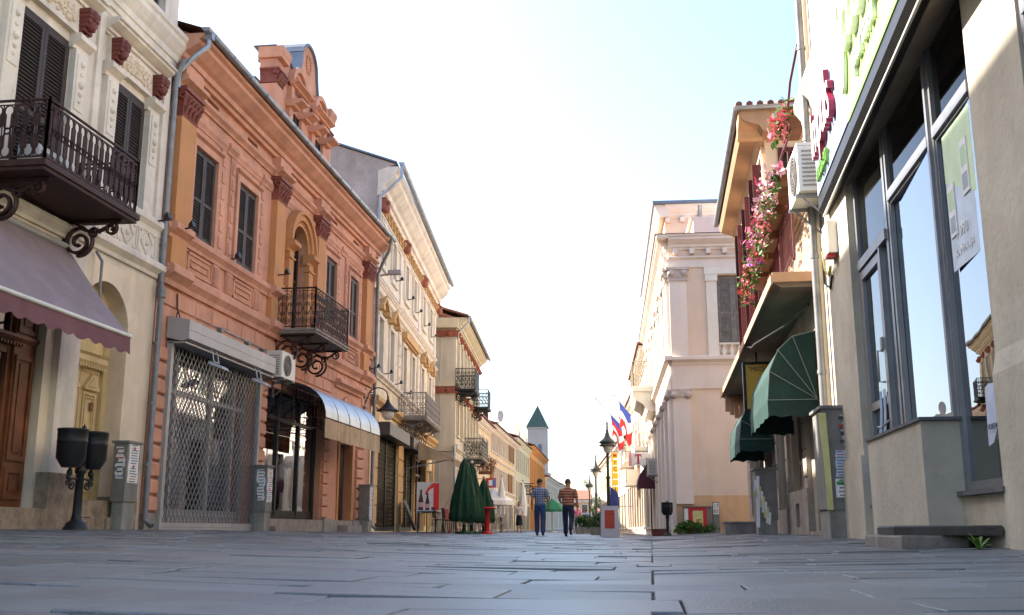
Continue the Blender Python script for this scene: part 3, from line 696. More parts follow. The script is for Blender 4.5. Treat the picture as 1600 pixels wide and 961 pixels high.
# rusticated blocks
b = MB(); z = .44; row = 0
RB = [MB() for _ in range(4)]; segs = [(A0+.02, 16.42), (20.72, 21.14), (25.2, 25.66), (28.2, 28.9)]
while z < 3.15:
    for j_, (s0, s1) in enumerate(segs): RB[j_].ext(L, [(-.005, z+.015), (.035, z+.02), (.06, z+.045), (.06, z+.235), (.035, z+.26), (-.005, z+.265)], s0, s1)
    z += .28
for r_, z in enumerate((3.34, 3.64, 3.95)):
    x = A0+.02+(r_ % 2)*.35; hh = .27 if z < 3.9 else .30
    while x < A1-.4:
        wv = min(.72, A1-.03-x)
        c0, c1 = x, x+wv-.025
        skip = (r_ == 0 and (16.2 < c1 and c0 < 20.75 or c1 > 21.0 and c0 < 25.4)) or (26.1 < c1 and c0 < 28.4 and z < 3.9) or (r_ == 1 and 16.2 < c1 and c0 < 20.7)
        if not skip: b.hexa([L(c0, 0, z), L(c1, 0, z), L(c1-.02, .035, z+.02), L(c0+.02, .035, z+.02), L(c0, 0, z+hh), L(c1, 0, z+hh), L(c1-.02, .035, z+hh-.02), L(c0+.02, .035, z+hh-.02)])
        x += wv
b.build('block_course', SALMON, W2)
for b in RB: b.build('rusticated_pier', SALMON, W2)
b = MB()
PIL = ((16.12, 16.72), (20.92, 21.50), (23.86, 24.44), (28.35, 28.95))
b.ext(L, smallm(4.30, 4.62, .16), A0, A1); b.ext(L, smallm(5.14, 5.38, .13), A0+.0, 20.85); b.ext(L, smallm(5.14, 5.38, .13), 24.5, A1)
b.ext(L, smallm(7.52, 7.70, .06), A0, A1); b.ext(L, smallm(7.90, 8.07, .13), A0, A1)
b.ext(L, corn(8.33, 8.84, .52), A0-.02, A1+.1); 
for p0, p1 in PIL: b.ext(L, smallm(7.885, 8.085, .30), p0-.14, p1+.14); b.box(L, p0-.06, p1+.06, .0, .20, 8.09, 8.34); b.ext(L, smallm(4.29, 4.63, .26), p0-.1, p1+.1); b.ext(L, smallm(5.13, 5.39, .24), p0-.05, p1+.05)
for a in (18.6, 20.45, 26.3): b.ext(L, smallm(7.51, 7.71, .11), a-.22, a+.22)
b.box(L, 21.9, 23.5, 0, .02, 8.10, 8.30)
for i in range(30): b.box(L, 21.93+i*.052, 21.96+i*.052, .02, .04, 8.13, 8.17)
b.build('cornice', SALMON, W2)
b = MB()
for p0, p1 in PIL: part('pilaster', OCHRE, W2, (p0, p1, 0, .15, 5.39, 7.42), (p0-.04, p1+.04, 0, .18, 5.385, 5.52), (p0+.02, p1-.02, 0, .12, 4.635, 5.13), F=L)
for p0, p1 in PIL:
    b = MB(); capital(b, L, p0, p1, 7.36, 7.885, .0, .15); b.build('capital', OXBLOOD, W2)
for a, c in WIN:
    b = MB()
    for q0, q1 in ((a-.13, a), (c, c+.13)): b.box(L, q0, q1, 0, .07, 5.39, 7.26)
    b.box(L, a, c, 0, .07, 7.13, 7.26); b.ext(L, smallm(7.262, 7.36, .12), a-.18, c+.18)
    for q0, q1 in ((a-.40, a-.18), (c+.18, c+.40)):
        b.box(L, q0, q1, 0, .035, 5.39, 7.5)
        for k in range(6): b.box(L, q0+.04, q1-.04, .035, .055, 5.5+k*.33, 5.72+k*.33)
    # apron panel with fluted strips
    b.box(L, a-.05, c+.05, .0, .03, 4.68, 5.10)
    for z0, z1, q0, q1 in ((4.70, 4.735, a-.02, c+.02), (5.045, 5.08, a-.02, c+.02), (4.82, 4.84, a+.12, c-.12), (4.94, 4.96, a+.12, c-.12)): b.box(L, q0, q1, .03, .06, z0, z1)
    for q in (a-.02, c-.01): b.box(L, q, q+.03, .03, .06, 4.70, 5.08)
    for q in (a+.12, c-.14): b.box(L, q, q+.02, .03, .055, 4.82, 4.96)
    for s0 in (a-.36, c+.08):
        b.box(L, s0, s0+.28, 0, .05, 4.64, 5.13)
        for k in range(5): b.box(L, s0+.02+k*.05, s0+.05+k*.05, .05, .075, 4.70, 5.07)
    b.build('window_surround', SALMON, W2)
    wn = part('window', SHUT, W2, (a, a+.035, -.14, .0, 5.40, 7.13), (c-.035, c, -.14, .0, 5.40, 7.13), (a+.035, c-.035, -.14, .0, 7.09, 7.13), F=L)
    shutters(L, a+.035, c-.035, 5.42, 7.09, -.025, wn)
# arched balcony door
b = MB(); cm, zc = 22.70, 6.70
for r0, r1, dd in ((.55, .68, .10), (.68, .82, .16), (.82, .92, .22)):
    for i in range(18):
        t0, t1 = pi*i/18, pi*(i+1)/18; f = lambda r, t: (cm-r*cos(t), zc+r*sin(t)); b.pris(L, [f(r0, t0), f(r0, t1), f(r1, t1), f(r1, t0)], 0, dd)
for i in range(26):
    t = pi*(i+.5)/26; b.ball(L(cm-.64*cos(t), .11, zc+.64*sin(t)), .022, 4)
for a0, a1 in ((21.86, 22.15), (23.25, 23.54)):
    b.box(L, a0, a1, 0, .14, 4.52, 6.44); b.ext(L, smallm(6.44, 6.70, .28), a0-.07, a1+.07); b.box(L, a0-.03, a1+.03, .0, .18, 6.27, 6.31)
b.build('door_arch', OCHRE, W2)
dr = sash(L, 22.15, 23.25, 4.52, 7.2, -.20, W2, BROWND, fw=.09, trans=(.3, .55, .8), back=CURTAIN); dr.name = 'balcony_door'
b = MB(); b.box(L, 22.18, 22.24, -.18, .34, 4.55, 6.5); b.build('open_leaf', BROWND, dr)
balcony(W2, L, 21.32, 23.88, 1.0, 4.50, .92, 'rings', IRON, STONEG, (21.55, 22.6, 23.65), .62, .05, .010)
# gutter, roof
b = MB(); K = 8; g0, g1 = A0-.1, A1+.05
prof = [(.52+.075+.075*cos(pi+pi*i/K), 8.90+.075*sin(pi+pi*i/K)) for i in range(K+1)]+[(.52+.135-.006*0, 8.90), (.53, 8.905)]
b.ext(L, prof, g0, g1)
for i in range(16): x = g0+.3+i*.86; b.ext(L, [(d+.008*(1 if d > .59 else -1), z-.008) for d, z in prof[:K+1]]+[(.66, 8.915), (.51, 8.915)], x, x+.05)
b.build('gutter', ZINC, W2)
b = MB(); b.q(L(A0, .55, 8.93), L(A1, .55, 8.93), L(A1, -5, 10.9), L(A0, -5, 10.9)); b.q(L(A0, -5, 10.9), L(A1, -5, 10.9), L(A1, -10, 8.9), L(A0, -10, 8.9))
for a in (A0, A1): b.q(L(a, .3, 8.84), L(a, -5, 10.9), L(a, -10, 8.84))
b.build('roof', TILE, W2)
b = MB(); b.tube([L(16.05, .58, 8.86), L(16.05, .58, 8.62), L(15.98, .40, 8.42), L(15.93, .13, 8.12), L(15.93, .12, 7.8)], .05, 8); b.box(L, 16.0, 16.12, .50, .66, 8.74, 8.90); b.build('downpipe', ZINC, W2)
b = MB(); b.tube([L(29.4, .58, 8.86), L(29.45, .5, 8.5), L(29.58, .25, 8.1), L(29.62, .12, 7.8), L(29.62, .12, .3), L(29.62, .25, .2)], .05, 8)
for z in (6.6, 5.2, 3.9, 2.4, 1.2): b.tube([L(29.62, .12, z-.02), L(29.62, .12, z+.02)], .062, 8)
b.build('downpipe', ZINCD, W2)
# attic gable
b = MB(); G0, G1, gd = 20.25, 24.95, -.10
ga = []                                              # silhouette of the gable front
def arc(cx, cz, rx, rz, t0, t1, n=9): return [(cx+rx*cos(radians(lerp(t0, t1, i/n))), cz+rz*sin(radians(lerp(t0, t1, i/n)))) for i in range(n+1)]
sil = [(21.5, 9.0), (21.5, 10.98)] + arc(22.1, 11.44, .50, .42, 200, 350) + [(22.65, 11.60)] + arc(23.2, 11.62, .56, .52, 165, 15) + [(23.78, 11.5)] + arc(24.3, 11.44, .48, .52, 190, 320)[1:] + [(24.75, 10.98), (24.75, 9.0)]
b.pris(L, sil, gd-.35, gd)
b.build('gable', SALMON, W2)
for p0, p1 in ((21.02, 21.55), (24.70, 25.15)): b = MB(); b.box(L, p0, p1, gd-.42, gd+.03, 8.85, 10.22); b.box(L, p0+.04, p1-.04, gd-.40, gd+.0, 10.62, 10.86); b.ext(L, smallm(10.86, 11.14, .07, -.54), p0-.02, p1+.02); b.build('gable_pier', SALMON, W2)
for p0, p1 in ((21.02, 21.55), (24.70, 25.15)):
    b = MB(); capital(b, L, p0+.04, p1-.04, 10.26, 10.60, gd-.38, gd-.0); b.build('gable_capital', OXBLOOD, W2)
    part('gable_pier_cap', SLATEB, W2, (p0-.04, p1+.04, gd-.56, gd+.0, 11.145, 11.165), F=L)
b = MB()
pts = sil[1:-1]
for i in range(len(pts)-1):
    (x0, z0), (x1, z1) = pts[i], pts[i+1]; l = hypot(x1-x0, z1-z0)
    if l < 1e-4: continue
    nx, nz = -(z1-z0)/l, (x1-x0)/l
    if nz < -.2: nx, nz = -nx, -nz
    b.pris(L, [(x0, z0), (x1, z1), (x1+nx*.07, z1+nz*.07), (x0+nx*.07, z0+nz*.07)], gd-.62, gd+.06)
b.build('gable_coping', SLATEB, W2)
b = MB()
for c in (22.32, 23.98):
    for r0, r1, dd in ((.30, .40, .08), (.40, .52, .16)):
        for i in range(14):
            t0, t1 = pi*i/14, pi*(i+1)/14; f = lambda r, t: (c-r*cos(t), 10.62+r*sin(t)); b.pris(L, [f(r0, t0), f(r0, t1), f(r1, t1), f(r1, t0)], gd, gd+dd)
    for i in range(7): t = pi*(i+.5)/7; b.tube([L(c, gd+.01, 10.64), L(c-.28*cos(t), gd+.03, 10.62+.28*sin(t))], .028, 5)
    b.ext(L, smallm(10.50, 10.62, .22, .0), c-.62, c+.62)
    for s_ in (-1, 1):
        b.box(L, c+s_*.42-.12, c+s_*.42+.12, gd, gd+.10, 9.0, 9.95); b.ext(L, smallm(9.95, 10.12, .34, -.1), c+s_*.42-.2, c+s_*.42+.2); b.box(L, c+s_*.42-.1, c+s_*.42+.1, gd, gd+.12, 10.12, 10.5)
    wn = part('gable_window', BLACKM, W2, (c-.27, c+.27, gd, gd+.015, 9.02, 9.98), F=L)
    part('frame', SHUT, wn, (c-.28, c-.24, gd+.016, gd+.04, 9.02, 9.98), (c+.24, c+.28, gd+.016, gd+.04, 9.02, 9.98), (c-.02, c+.02, gd+.016, gd+.04, 9.02, 9.98), F=L)
for i in range(20): t = 2*pi*i/20; b.ball(L(23.2+.17*cos(t), gd+.01, 11.68+.22*sin(t)), .04, 4)
b.build('gable_ornament', SALMON, W2)
b = MB(); b.box(L, 21.08, 25.1, -3.2, gd-.43, 8.9, 10.30); b.build('dormer_wall', SALMON, W2)
b = MB(); b.box(L, 20.95, 25.2, -3.3, gd-.44, 10.302, 10.38); b.build('dormer_roof', COPPER, W2)
# plinth and ground floor fittings
b = MB(); b.box(L, A0+.01, 16.46, -.2, .07, -.05, .43); b.box(L, 20.66, 21.2, -.2, .10, -.05, .44); b.box(L, 21.2, 25.16, -.28, .10, -.05, .40); b.box(L, 25.16, 25.72, -.2, .14, -.05, .44); b.box(L, 25.72, 26.6, -.2, .08, -.05, .42)
b.box(L, 26.6, 27.9, -.28, .06, -.05, .40); b.box(L, 27.9, 29.6, -.2, .10, -.05, .43); b.box(L, 26.5, 27.9, .061, .34, -.05, .28); b.box(L, 21.5, 22.9, .101, .24, -.05, .24)
b.build('stone_base', STONEG, W2)
shopfront(L, 16.52, 20.60, .22, 3.70, -.25, W2, ALU, (17.35, 18.9, 20.0), (2.55,), .30, fw=.08, deep=1.2)
shopfront(L, 21.22, 25.13, .41, 3.25, -.2, W2, BLACKM, (22.45, 23.9), (2.6,), .18, gm=GLSR, fw=.08, inner=WARMIN, deep=1.1)
b = MB(); b.box(L, 26.62, 27.85, -.28, -.22, .40, 2.45)
for a in (26.7, 27.3):
    for z0, z1 in ((.55, 1.1), (1.2, 2.3)): b.box(L, a, a+.46, -.22, -.20, z0, z1); b.box(L, a+.06, a+.40, -.20, -.185, z0+.07, z1-.07)
dd2 = b.build('street_door', BROWND, W2); part('house_number', PAPER, dd2, (26.86, 27.02, -.184, -.18, 1.85, 2.0), F=L)
b = MB()                                             # voussoir fan over the street door
for i in range(9):
    t0, t1 = pi*(i+.06)/9, pi*(i+.94)/9; f = lambda r, t: (27.24-r*cos(t), 2.78+r*sin(t)*.95); b.pris(L, [f(.36, t0), f(.36, t1), f(1.0, t1), f(1.0, t0)], 0, .07)
b.ext(L, smallm(3.86, 4.08, .18), 26.0, 28.5)
b.build('door_voussoirs', SALMON, W2)
b = MB(); b.box(L, 26.52, 26.63, -.1, .03, .4, 2.6); b.box(L, 27.84, 27.95, -.1, .03, .4, 2.6); b.build('door_jamb', OCHRE, W2)

# security gate with shutter box
SG = thing('security_gate', 'grey roller shutter box with closed diamond lattice gate on the terracotta house', 'roller gate', (-8.2, 18.5, .2))
b = MB(); b.ext(L, [(.02, 3.40), (.30, 3.33), (.43, 3.37), (.43, 3.52), (.425, 3.525), (.43, 3.53), (.43, 3.70), (.02, 3.78)], 16.38, 20.55); b.build('shutter_box', ALU, SG)
b = MB()
for a in (16.46, 20.60): b.box(L, a-.05, a+.05, .03, .12, .10, 3.34)
b.box(L, 16.51, 20.55, .03, .11, .12, .20); b.box(L, 16.51, 20.55, .04, .10, .203, .28); b.box(L, 16.41, 20.65, .06, .36, 3.30, 3.328); b.build('gate_frame', ALU, SG)
b = MB(); p = .155; hgt = 3.30-.28; x = 16.5-hgt*.75
while x < 20.55:
    for s_ in (1, -1):
        # line from bottom x to top x+hgt*.75 (or mirrored), clipped to the gate
        pts = []
        for zz in (0, hgt):
            xa = x+.75*zz if s_ > 0 else x+hgt*.75-.75*zz; pts.append((xa, .28+zz))
        (xa, za), (xb, zb) = pts
        t0, t1 = 0., 1.
        for lo, hi in ((16.5, 20.55),):
            dx = xb-xa
            ta, tb = sorted(((lo-xa)/dx, (hi-xa)/dx)); t0, t1 = max(t0, ta), min(t1, tb)
        if t1-t0 > .01:
            P = [L(xa+(xb-xa)*t, .075+.006*s_, za+(zb-za)*t) for t in (t0, t1)]; b.tube(P, .0085, 4, caps=False)
    x += p
b.build('lattice', ALUD, SG)
for a in (17.5, 19.6):
    t = thing('shop_lamp', ('near' if a < 18 else 'far')+' grey sign lamp hanging under the roller shutter box', 'lamp', L(a, .45, 3.2), group='lamps under the shutter box')
    b = MB(); b.tube([L(a-.11, .25, 3.34), L(a-.11, .32, 3.42), L(a-.11, .42, 3.30), L(a-.11, .46, 3.12)], .014, 5); b.tube([L(a+.11, .25, 3.34), L(a+.11, .32, 3.42), L(a+.11, .42, 3.30), L(a+.11, .46, 3.12)], .014, 5); b.tube([L(a-.12, .46, 3.125), L(a+.12, .46, 3.125)], .014, 5); b.build('bracket', ALU, t)
    b = MB(); b.hexa([L(a-.16, .36, 3.09), L(a+.16, .36, 3.09), L(a+.16, .66, 2.98), L(a-.16, .66, 2.98), L(a-.12, .38, 3.14), L(a+.12, .38, 3.14), L(a+.12, .62, 3.04), L(a-.12, .62, 3.04)]); b.build('lamp_head', ALU, t)
b = MB(); b.tube([L(17.1, .20, 3.86), L(17.6, .26, 3.84), L(18.4, .3, 3.90)], .008, 5); b.tube([L(18.0, .24, 3.86), L(20.3, .30, 3.84)], .022, 6)
for a in (18.05, 19.4, 20.2): b.tube([L(a, .24, 3.72), L(a, .26, 3.87)], .014, 5); b.box(L, a-.05, a+.05, .20, .30, 3.80, 3.86)
tag(b.build('conduit_rail', ZINCD, None, L(19, .2, 3.8)), 'thin conduit rail with cable clips lying on top of the roller shutter box', 'conduit')
b = MB(); b.tube([L(16.62, .05, 4.22), L(16.63, .06, 3.95), L(16.72, .07, 3.85), L(16.76, .07, 3.72), L(16.66, .07, 3.68), L(16.60, .07, 3.78), L(16.66, .06, 3.9)], .012, 5)
tag(b.build('loose_wire', IRON, None, L(16.6, .05, 3.7)), 'rusty loop of loose wire on the terracotta wall above the shutter box', 'wire')
# second air conditioner
def aircon(loc, F, a, d0, z, w, dp, h, label, fan=True):
    t = thing('air_conditioner', label, 'air conditioner', loc)
    b = MB(); b.box(F, a-w/2, a+w/2, d0, d0+dp, z, z+h); b.box(F, a-w/2-.008, a+w/2+.008, d0-.005, d0+dp+.006, z+h-.03, z+h+.004); b.build('casing', ACW, t)
    b = MB(); G = lambda x, zz: F(x, d0+dp+.008, zz); c = a-w*.10; R = h*.40
    b.add([G(c, z+h/2)]+[G(c+R*cos(2*pi*i/24), z+h/2+R*sin(2*pi*i/24)) for i in range(24)], [(0, i+1, (i+1) % 24+1) for i in range(24)]); b.build('fan_opening', BLACKM, t)
    b = MB()
    for k in range(1, 7): b.tube([F(c+R*k/6.*cos(2*pi*i/24), d0+dp+.016, z+h/2+R*k/6.*sin(2*pi*i/24)) for i in range(25)], .006, 4, caps=False)
    for k in range(8): b.tube([F(c, d0+dp+.016, z+h/2), F(c+R*cos(pi*k/4), d0+dp+.016, z+h/2+R*sin(pi*k/4))], .006, 4)
    b.build('fan_grille', IRONG, t)
    b = MB()
    for k in range(9): zz = z+.06+k*(h-.12)/9; b.box(F, a-w/2-.012, a-w/2-.009, d0+.05, d0+dp-.05, zz, zz+.02)
    b.build('side_louvre', IRONG, t)
    b = MB()
    for x in (a-w*.35, a+w*.35): b.box(F, x-.02, x+.02, -.02, d0+dp+.03, z-.05, z-.003); b.box(F, x-.02, x+.02, .0, .03, z-.35, z-.05); b.tube([F(x, .02, z-.33), F(x, d0+dp*.8, z-.05)], .014, 4)
    b.build('wall_bracket', ALUD, t)
    return t
aircon(L(21.3, 0, 3.4), L, 21.25, .12, 3.36, .85, .34, .56, 'white air conditioner on the terracotta wall beside the shutter box')
# curved metal canopy
CN = thing('metal_canopy', 'curved blue grey sheet metal canopy with beige valance over the dark shop', 'canopy', L(24, 0, 3.3))
c0, c1_ = 22.1, 26.85
def cp(x, t): an = pi/2*t; return L(x, .04+1.02*sin(an)**.9, 2.62+.82*cos(an)**.9 if t < 1 else 2.62)
b = MB(); n, K = 5, 10
for i in range(n):
    x0, x1 = lerp(c0, c1_, i/n), lerp(c0, c1_, (i+1)/n)
    for k in range(K): b.q(cp(x0+.004, k/K), cp(x1-.004, k/K), cp(x1-.004, (k+1)/K), cp(x0+.004, (k+1)/K), sm=True)
b.build('sheet', SHEETB, CN)
b = MB()
for i in range(n+1):
    x = lerp(c0, c1_, i/n); b.tube([tuple(q+(0, 0, -.012)[j] for j, q in enumerate(cp(x, k/K))) for k in range(K+1)], .014, 4); b.tube([L(x, .02, 2.62), L(x, 1.06, 2.62)], .012, 4); b.tube([L(x, .02, 2.62), L(x, .02, 3.44)], .012, 4)
for d, z in ((1.06, 2.62), (.55, 2.62), (.03, 3.44), (.03, 2.62)): b.tube([L(c0, d, z), L(c1_, d, z)], .014, 4)
for d in (.3, .8): b.tube([L(c0, d, 2.62), L(c0, d, 2.62+.8*sqrt(max(0, 1-d*d)))], .010, 4)
b.build('frame', IRON, CN)
for i in range(n):
    x0, x1 = lerp(c0, c1_, i/n), lerp(c0, c1_, (i+1)/n)
    b = MB(); b.box(L, x0+.012, x1-.012, 1.045, 1.055, 2.17+.006*(i % 2), 2.60); b.build('valance_panel', BEIGEC, CN)
c2 = cabinet(L(20.66, .25, .16), .36, .26, 1.28, 'grey utility cabinet papered with torn white posters left of the dark shop', base=.36)
Fp = Fr(-8.2+.38, 0, 0, 1); flyer(Fp, 20.50, 20.83, .003, .72, 1.40, c2, 16, 14, ragged=.06); 
Fs = Fr(-8.2+.25, 20.48, 90, 1); flyer(Fs, -.10, .12, .002, .75, 1.38, c2, 10, 19, name='torn_flyer', ragged=.08, figure=False)
c3 = cabinet(L(28.62, .22, .12), .36, .30, 1.26, 'plain grey utility cabinet with narrow white notices by the street door', base=.34)
Fp = Fr(-8.2+.37, 0, 0, 1); flyer(Fp, 28.5, 28.76, .003, .85, 1.36, c3, 10, 24, ragged=.03); flyer(Fp, 28.48, 28.75, .0035, .42, .84, c3, 8, 25, ragged=.03)
# goods seen in the dark shop window
b = MB(); R = random.Random(2)
b.lathe(-8.75, 23.6, [(.02, 1.30), (.22, 1.32), (.25, 1.42), (.2, 1.58), (.10, 1.68), (.03, 1.70)], 14, jit=lambda q, z: 1+.12*sin(q*2.3+z*9))
tag(b.build('white_bag', PAPER, None, (-8.75, 23.6, 1.3)), 'white bag hanging behind the glass of the dark shop', 'bag')
b = MB()
b.tube([(-8.75, 23.6, 1.69), (-8.75, 23.62, 2.2)], .01, 4); b.tube([(-8.75, 22.6, 2.2), (-8.75, 25, 2.2)], .015, 5); tag(b.build('clothes_rail', IRONG, None, (-8.75, 23.6, 2.2)), 'thin clothes rail inside the dark shop window', 'rail')
b = MB(); b.lathe(-8.85, 24.2, [(.05, .62), (.11, .65), (.13, 1.0), (.16, 1.25), (.12, 1.5), (.20, 1.75), (.19, 1.95), (.08, 2.05), (.05, 2.1), (.085, 2.2), (.07, 2.32), (.01, 2.36)], 14, sy=1.2); tag(b.build('dark_mannequin', DARKIN, None, (-8.85, 24.2, .6)), 'dark clothed display mannequin inside the shop window', 'mannequin')
for y_ in (24.3, 24.75):
    b = MB(); b.add([(-8.6+sx_*.05+(.0 if 1 else 0), y_+sy_*.14, .62+zz) for zz in (0, .05) for sx_ in (-1, 1) for sy_ in (-1, 1)], [(0, 1, 3, 2), (4, 5, 7, 6), (0, 1, 5, 4), (2, 3, 7, 6), (0, 2, 6, 4), (1, 3, 7, 5)]); b.ball((-8.6, y_+.06, .68), .05, 6); tag(b.build('white_shoe', PAPER, None, (-8.6, y_, .62)), 'white shoe on the floor of the dark shop window', 'shoe', 'shoes in the dark shop window')
# wall lantern
LT = thing('wall_lantern', 'black wall lantern with opal globe on a scrolled arm beside the metal canopy', 'wall lantern', L(28.9, 0, 3.9))
b = MB(); b.box(L, 28.85, 28.95, 0, .04, 3.40, 4.20); b.tube([L(28.9, .03, 3.75)]+[L(28.9, .12+.33*(1-cos(t))*.9, 3.95+.26*sin(t)) for t in [pi*i/12 for i in range(12)]]+[L(28.9, .72, 3.88)], .018, 6); b.tube(spiral(L, 28.9, .24, 3.98, .12, .02, 1.5, pi, -1, 20), .012, 5); b.tube([L(28.9, .72, 3.95), L(28.9, .72, 3.82)], .03, 6); b.build('arm', IRONB, LT)
x, y, _ = L(28.9, .72, 0)
b = MB(); b.lathe(x, y, [(.03, 3.86), (.05, 3.84), (.06, 3.78), (.12, 3.70), (.20, 3.62), (.30, 3.55), (.33, 3.54), (.33, 3.52), (.28, 3.535), (.06, 3.68)], 20); b.build('lamp_shade', IRONB, LT)
b = MB(); b.lathe(x, y, [(.17, 3.55), (.19, 3.47), (.165, 3.37), (.10, 3.29), (.01, 3.26)], 18); b.build('globe', GLOBE, LT)
floodlight(L(18.72, .22, 5.44), 0, 'small black floodlight on the window sill moulding of the terracotta house', (-.2, 0))
floodlight(L(21.15, .35, 5.72), 0, 'small black floodlight by the iron balcony of the terracotta house', (-.3, 0))
floodlight(L(29.3, .3, 4.9), 0, 'small black floodlight at the far corner of the terracotta house', (-.25, 0))
b = MB(); b.tube([L(29.2, .3, 7.66), L(29.2, .75, 7.72)], .03, 6); b.box(L, 29.1, 29.3, .55, .95, 7.68, 7.80); tag(b.build('street_camera', ALU, None, L(29.2, .5, 7.7)), 'grey camera housing on an arm under the far end of the terracotta eaves', 'camera')
# ================================================================== LEFT 3: three storey ivory house
F3 = Fr(-8.2, 29.70, -5.3, 1)
W3 = thing('ivory_house', 'tall ivory house with orange window pediments and a grey gable wall', 'house', F3(8, 0, .1))
E3 = 16.3
UW = ((.85, 1.65), (3.05, 3.80), (6.1, 6.85), (8.35, 9.10), (11.2, 11.95), (13.7, 14.45))
LW = ((.75, 1.60), (3.0, 3.80), (6.05, 6.85), (8.3, 9.1), (11.2, 11.95), (13.7, 14.45))
b = MB(); b.holed(F3, 0, E3, 4.30, 7.75, [(a, c, 4.95 if i not in (2, 3) else 4.05+.28, 6.68) for i, (a, c) in enumerate(LW)], 0, .22)
b.holed(F3, 0, E3, 7.75, 11.2, [(a, c, 8.42, 9.74) for a, c in UW], 0, .22); b.build('wall', IVORY, W3)
b = MB(); b.holed(F3, 0, E3, -.05, 4.30, [(1.2, 5.35, .12, 3.3), (6.65, 9.5, .12, 3.3), (9.95, 13.1, .12, 3.0), (14.4, 15.7, .12, 2.7)], -.002, .3); b.build('ground_floor_wall', IVORY2, W3)
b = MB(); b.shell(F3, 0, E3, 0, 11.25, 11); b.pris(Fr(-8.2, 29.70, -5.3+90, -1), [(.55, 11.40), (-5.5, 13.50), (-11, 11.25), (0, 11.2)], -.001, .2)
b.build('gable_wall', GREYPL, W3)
b = MB(); q = []
b.hexa([F3(-.08, .60, 11.42), F3(E3+.1, .72, 11.42), F3(E3+.1, -5.5, 13.5), F3(-.12, -5.5, 13.5), F3(-.08, .60, 11.47), F3(E3+.1, .72, 11.47), F3(E3+.1, -5.5, 13.58), F3(-.12, -5.5, 13.58)])
b.hexa([F3(-.12, -11.2, 11.3), F3(E3+.1, -11.2, 11.3), F3(E3+.1, -5.5, 13.5), F3(-.12, -5.5, 13.5), F3(-.12, -11.2, 11.38), F3(E3+.1, -11.2, 11.38), F3(E3+.1, -5.5, 13.58), F3(-.12, -5.5, 13.58)])
b.build('roof', SLATEB, W3)
b = MB(); b.ext(F3, corn(10.38, 11.32, .66), 0, E3+.05); b.ext(F3, smallm(9.80, 9.94, .12), 0, E3); b.ext(F3, smallm(7.72, 7.86, .10), 0, E3); b.ext(F3, smallm(7.25, 7.42, .14), 0, E3); b.ext(F3, smallm(4.72, 4.92, .16), 0, E3); b.box(F3, 0, E3, 0, .03, 8.0, 8.3)
b.build('string_course', CREAMW, W3)
b = MB(); b.ext(F3, smallm(3.80, 4.12, .22), 0, 6.5); b.ext(F3, smallm(3.80, 4.12, .22), 9.0, E3)
for a0, a1 in ((.25, 1.15), (5.4, 6.62), (9.55, 9.92), (13.15, 14.35), (15.75, 16.25)):
    z = .35
    while z < 3.5: b.box(F3, a0, a1, 0, .05, z, z+.52); z += .56
b.build('orange_trim', ORTRIM, W3)
b = MB(); R = random.Random(4)                       # carved orange frieze
x = .3
while x < 15.9:
    b.box(F3, x, x+.30, 0, .14, 9.96, 10.30); b.tube(spiral(F3, x+.15, .16, 10.14, .12, .02, 1.2, pi/2, 1, 12), .045, 5); b.box(F3, x+.34, x+.56, 0, .08, 10.02, 10.2)
    b.tube([F3(x+.3, .10, 10.25), F3(x+.44, .14, 10.10), F3(x+.6, .10, 10.25)], .04, 5); x += .62
b.build('carved_frieze', ORTRIM, W3)
for a in (.12, 5.0, 10.2, 15.6):
    b = MB(); b.box(F3, a, a+.3, .0, .26, 9.96, 10.36); b.ball(F3(a+.15, .24, 10.0), .14, 7); b.tube(spiral(F3, a+.15, .28, 10.2, .12, .02, 1.2, pi/2, 1, 12), .06, 5); b.build('red_console', M('faded red console', (.36, .12, .075), .7, .15, 6, .2, 40), W3)
b = MB()
for a in (.05, 4.9, 9.95, 15.45):
    for a_ in (a,):
        b.box(F3, a_, a_+.55, 0, .06, 7.87, 9.8)
        z = 4.95
        while z < 7.2: b.box(F3, a_, a_+.55, 0, .05, z, z+.36); b.box(F3, a_+.06, a_+.49, .05, .065, z+.05, z+.31); z += .40
b.build('quoin', CREAMW, W3)
for i, (a, c) in enumerate(UW):
    part('window_surround', CREAMW, W3, (a-.16, a, 0, .07, 8.30, 9.74), (c, c+.16, 0, .07, 8.30, 9.74), (a-.16, c+.16, 0, .08, 9.742, 9.86), (a-.22, c+.22, 0, .12, 8.24, 8.41), F=F3)
    wn = part('window', SHUT, W3, (a, c, -.10, -.07, 8.42, 9.74), F=F3); part('frame', CREAMW, wn, (a, a+.05, -.069, -.02, 8.42, 9.74), (c-.05, c, -.069, -.02, 8.42, 9.74), (a+.05, c-.05, -.069, -.02, 9.68, 9.74), F=F3)
    shutters(F3, a+.05, c-.05, 8.43, 9.68, -.065, wn, slat=.08, mid=False)
for i, (a, c) in enumerate(LW):
    z0 = 4.95 if i not in (2, 3) else 4.33
    part('window_surround', CREAMW, W3, (a-.16, a, 0, .06, z0, 6.68), (c, c+.16, 0, .06, z0, 6.68), (a-.16, c+.16, 0, .07, 6.682, 6.80), F=F3)
    sash(F3, a, c, z0, 6.68, -.17, W3, CREAMW, back=CURTAIN, mull=0, trans=(.66, .33), fw=.08)
b = MB()
for i in (0, 1, 4, 5):
    a, c = LW[i]; m_ = (a+c)/2
    for s_ in (-1, 1): b.pris(F3, [(m_+s_*.72, 6.98), (m_, 7.42), (m_, 7.30), (m_+s_*.60, 6.92)][::s_], .02, .22)
    b.box(F3, m_-.78, m_-.42, .02, .24, 6.84, 6.98); b.box(F3, m_+.42, m_+.78, .02, .24, 6.84, 6.98); b.pris(F3, [(m_-.2, 7.0), (m_+.2, 7.0), (m_, 7.2)], .02, .1)
b.box(F3, 5.8, 9.4, .0, .2, 6.92, 7.16)
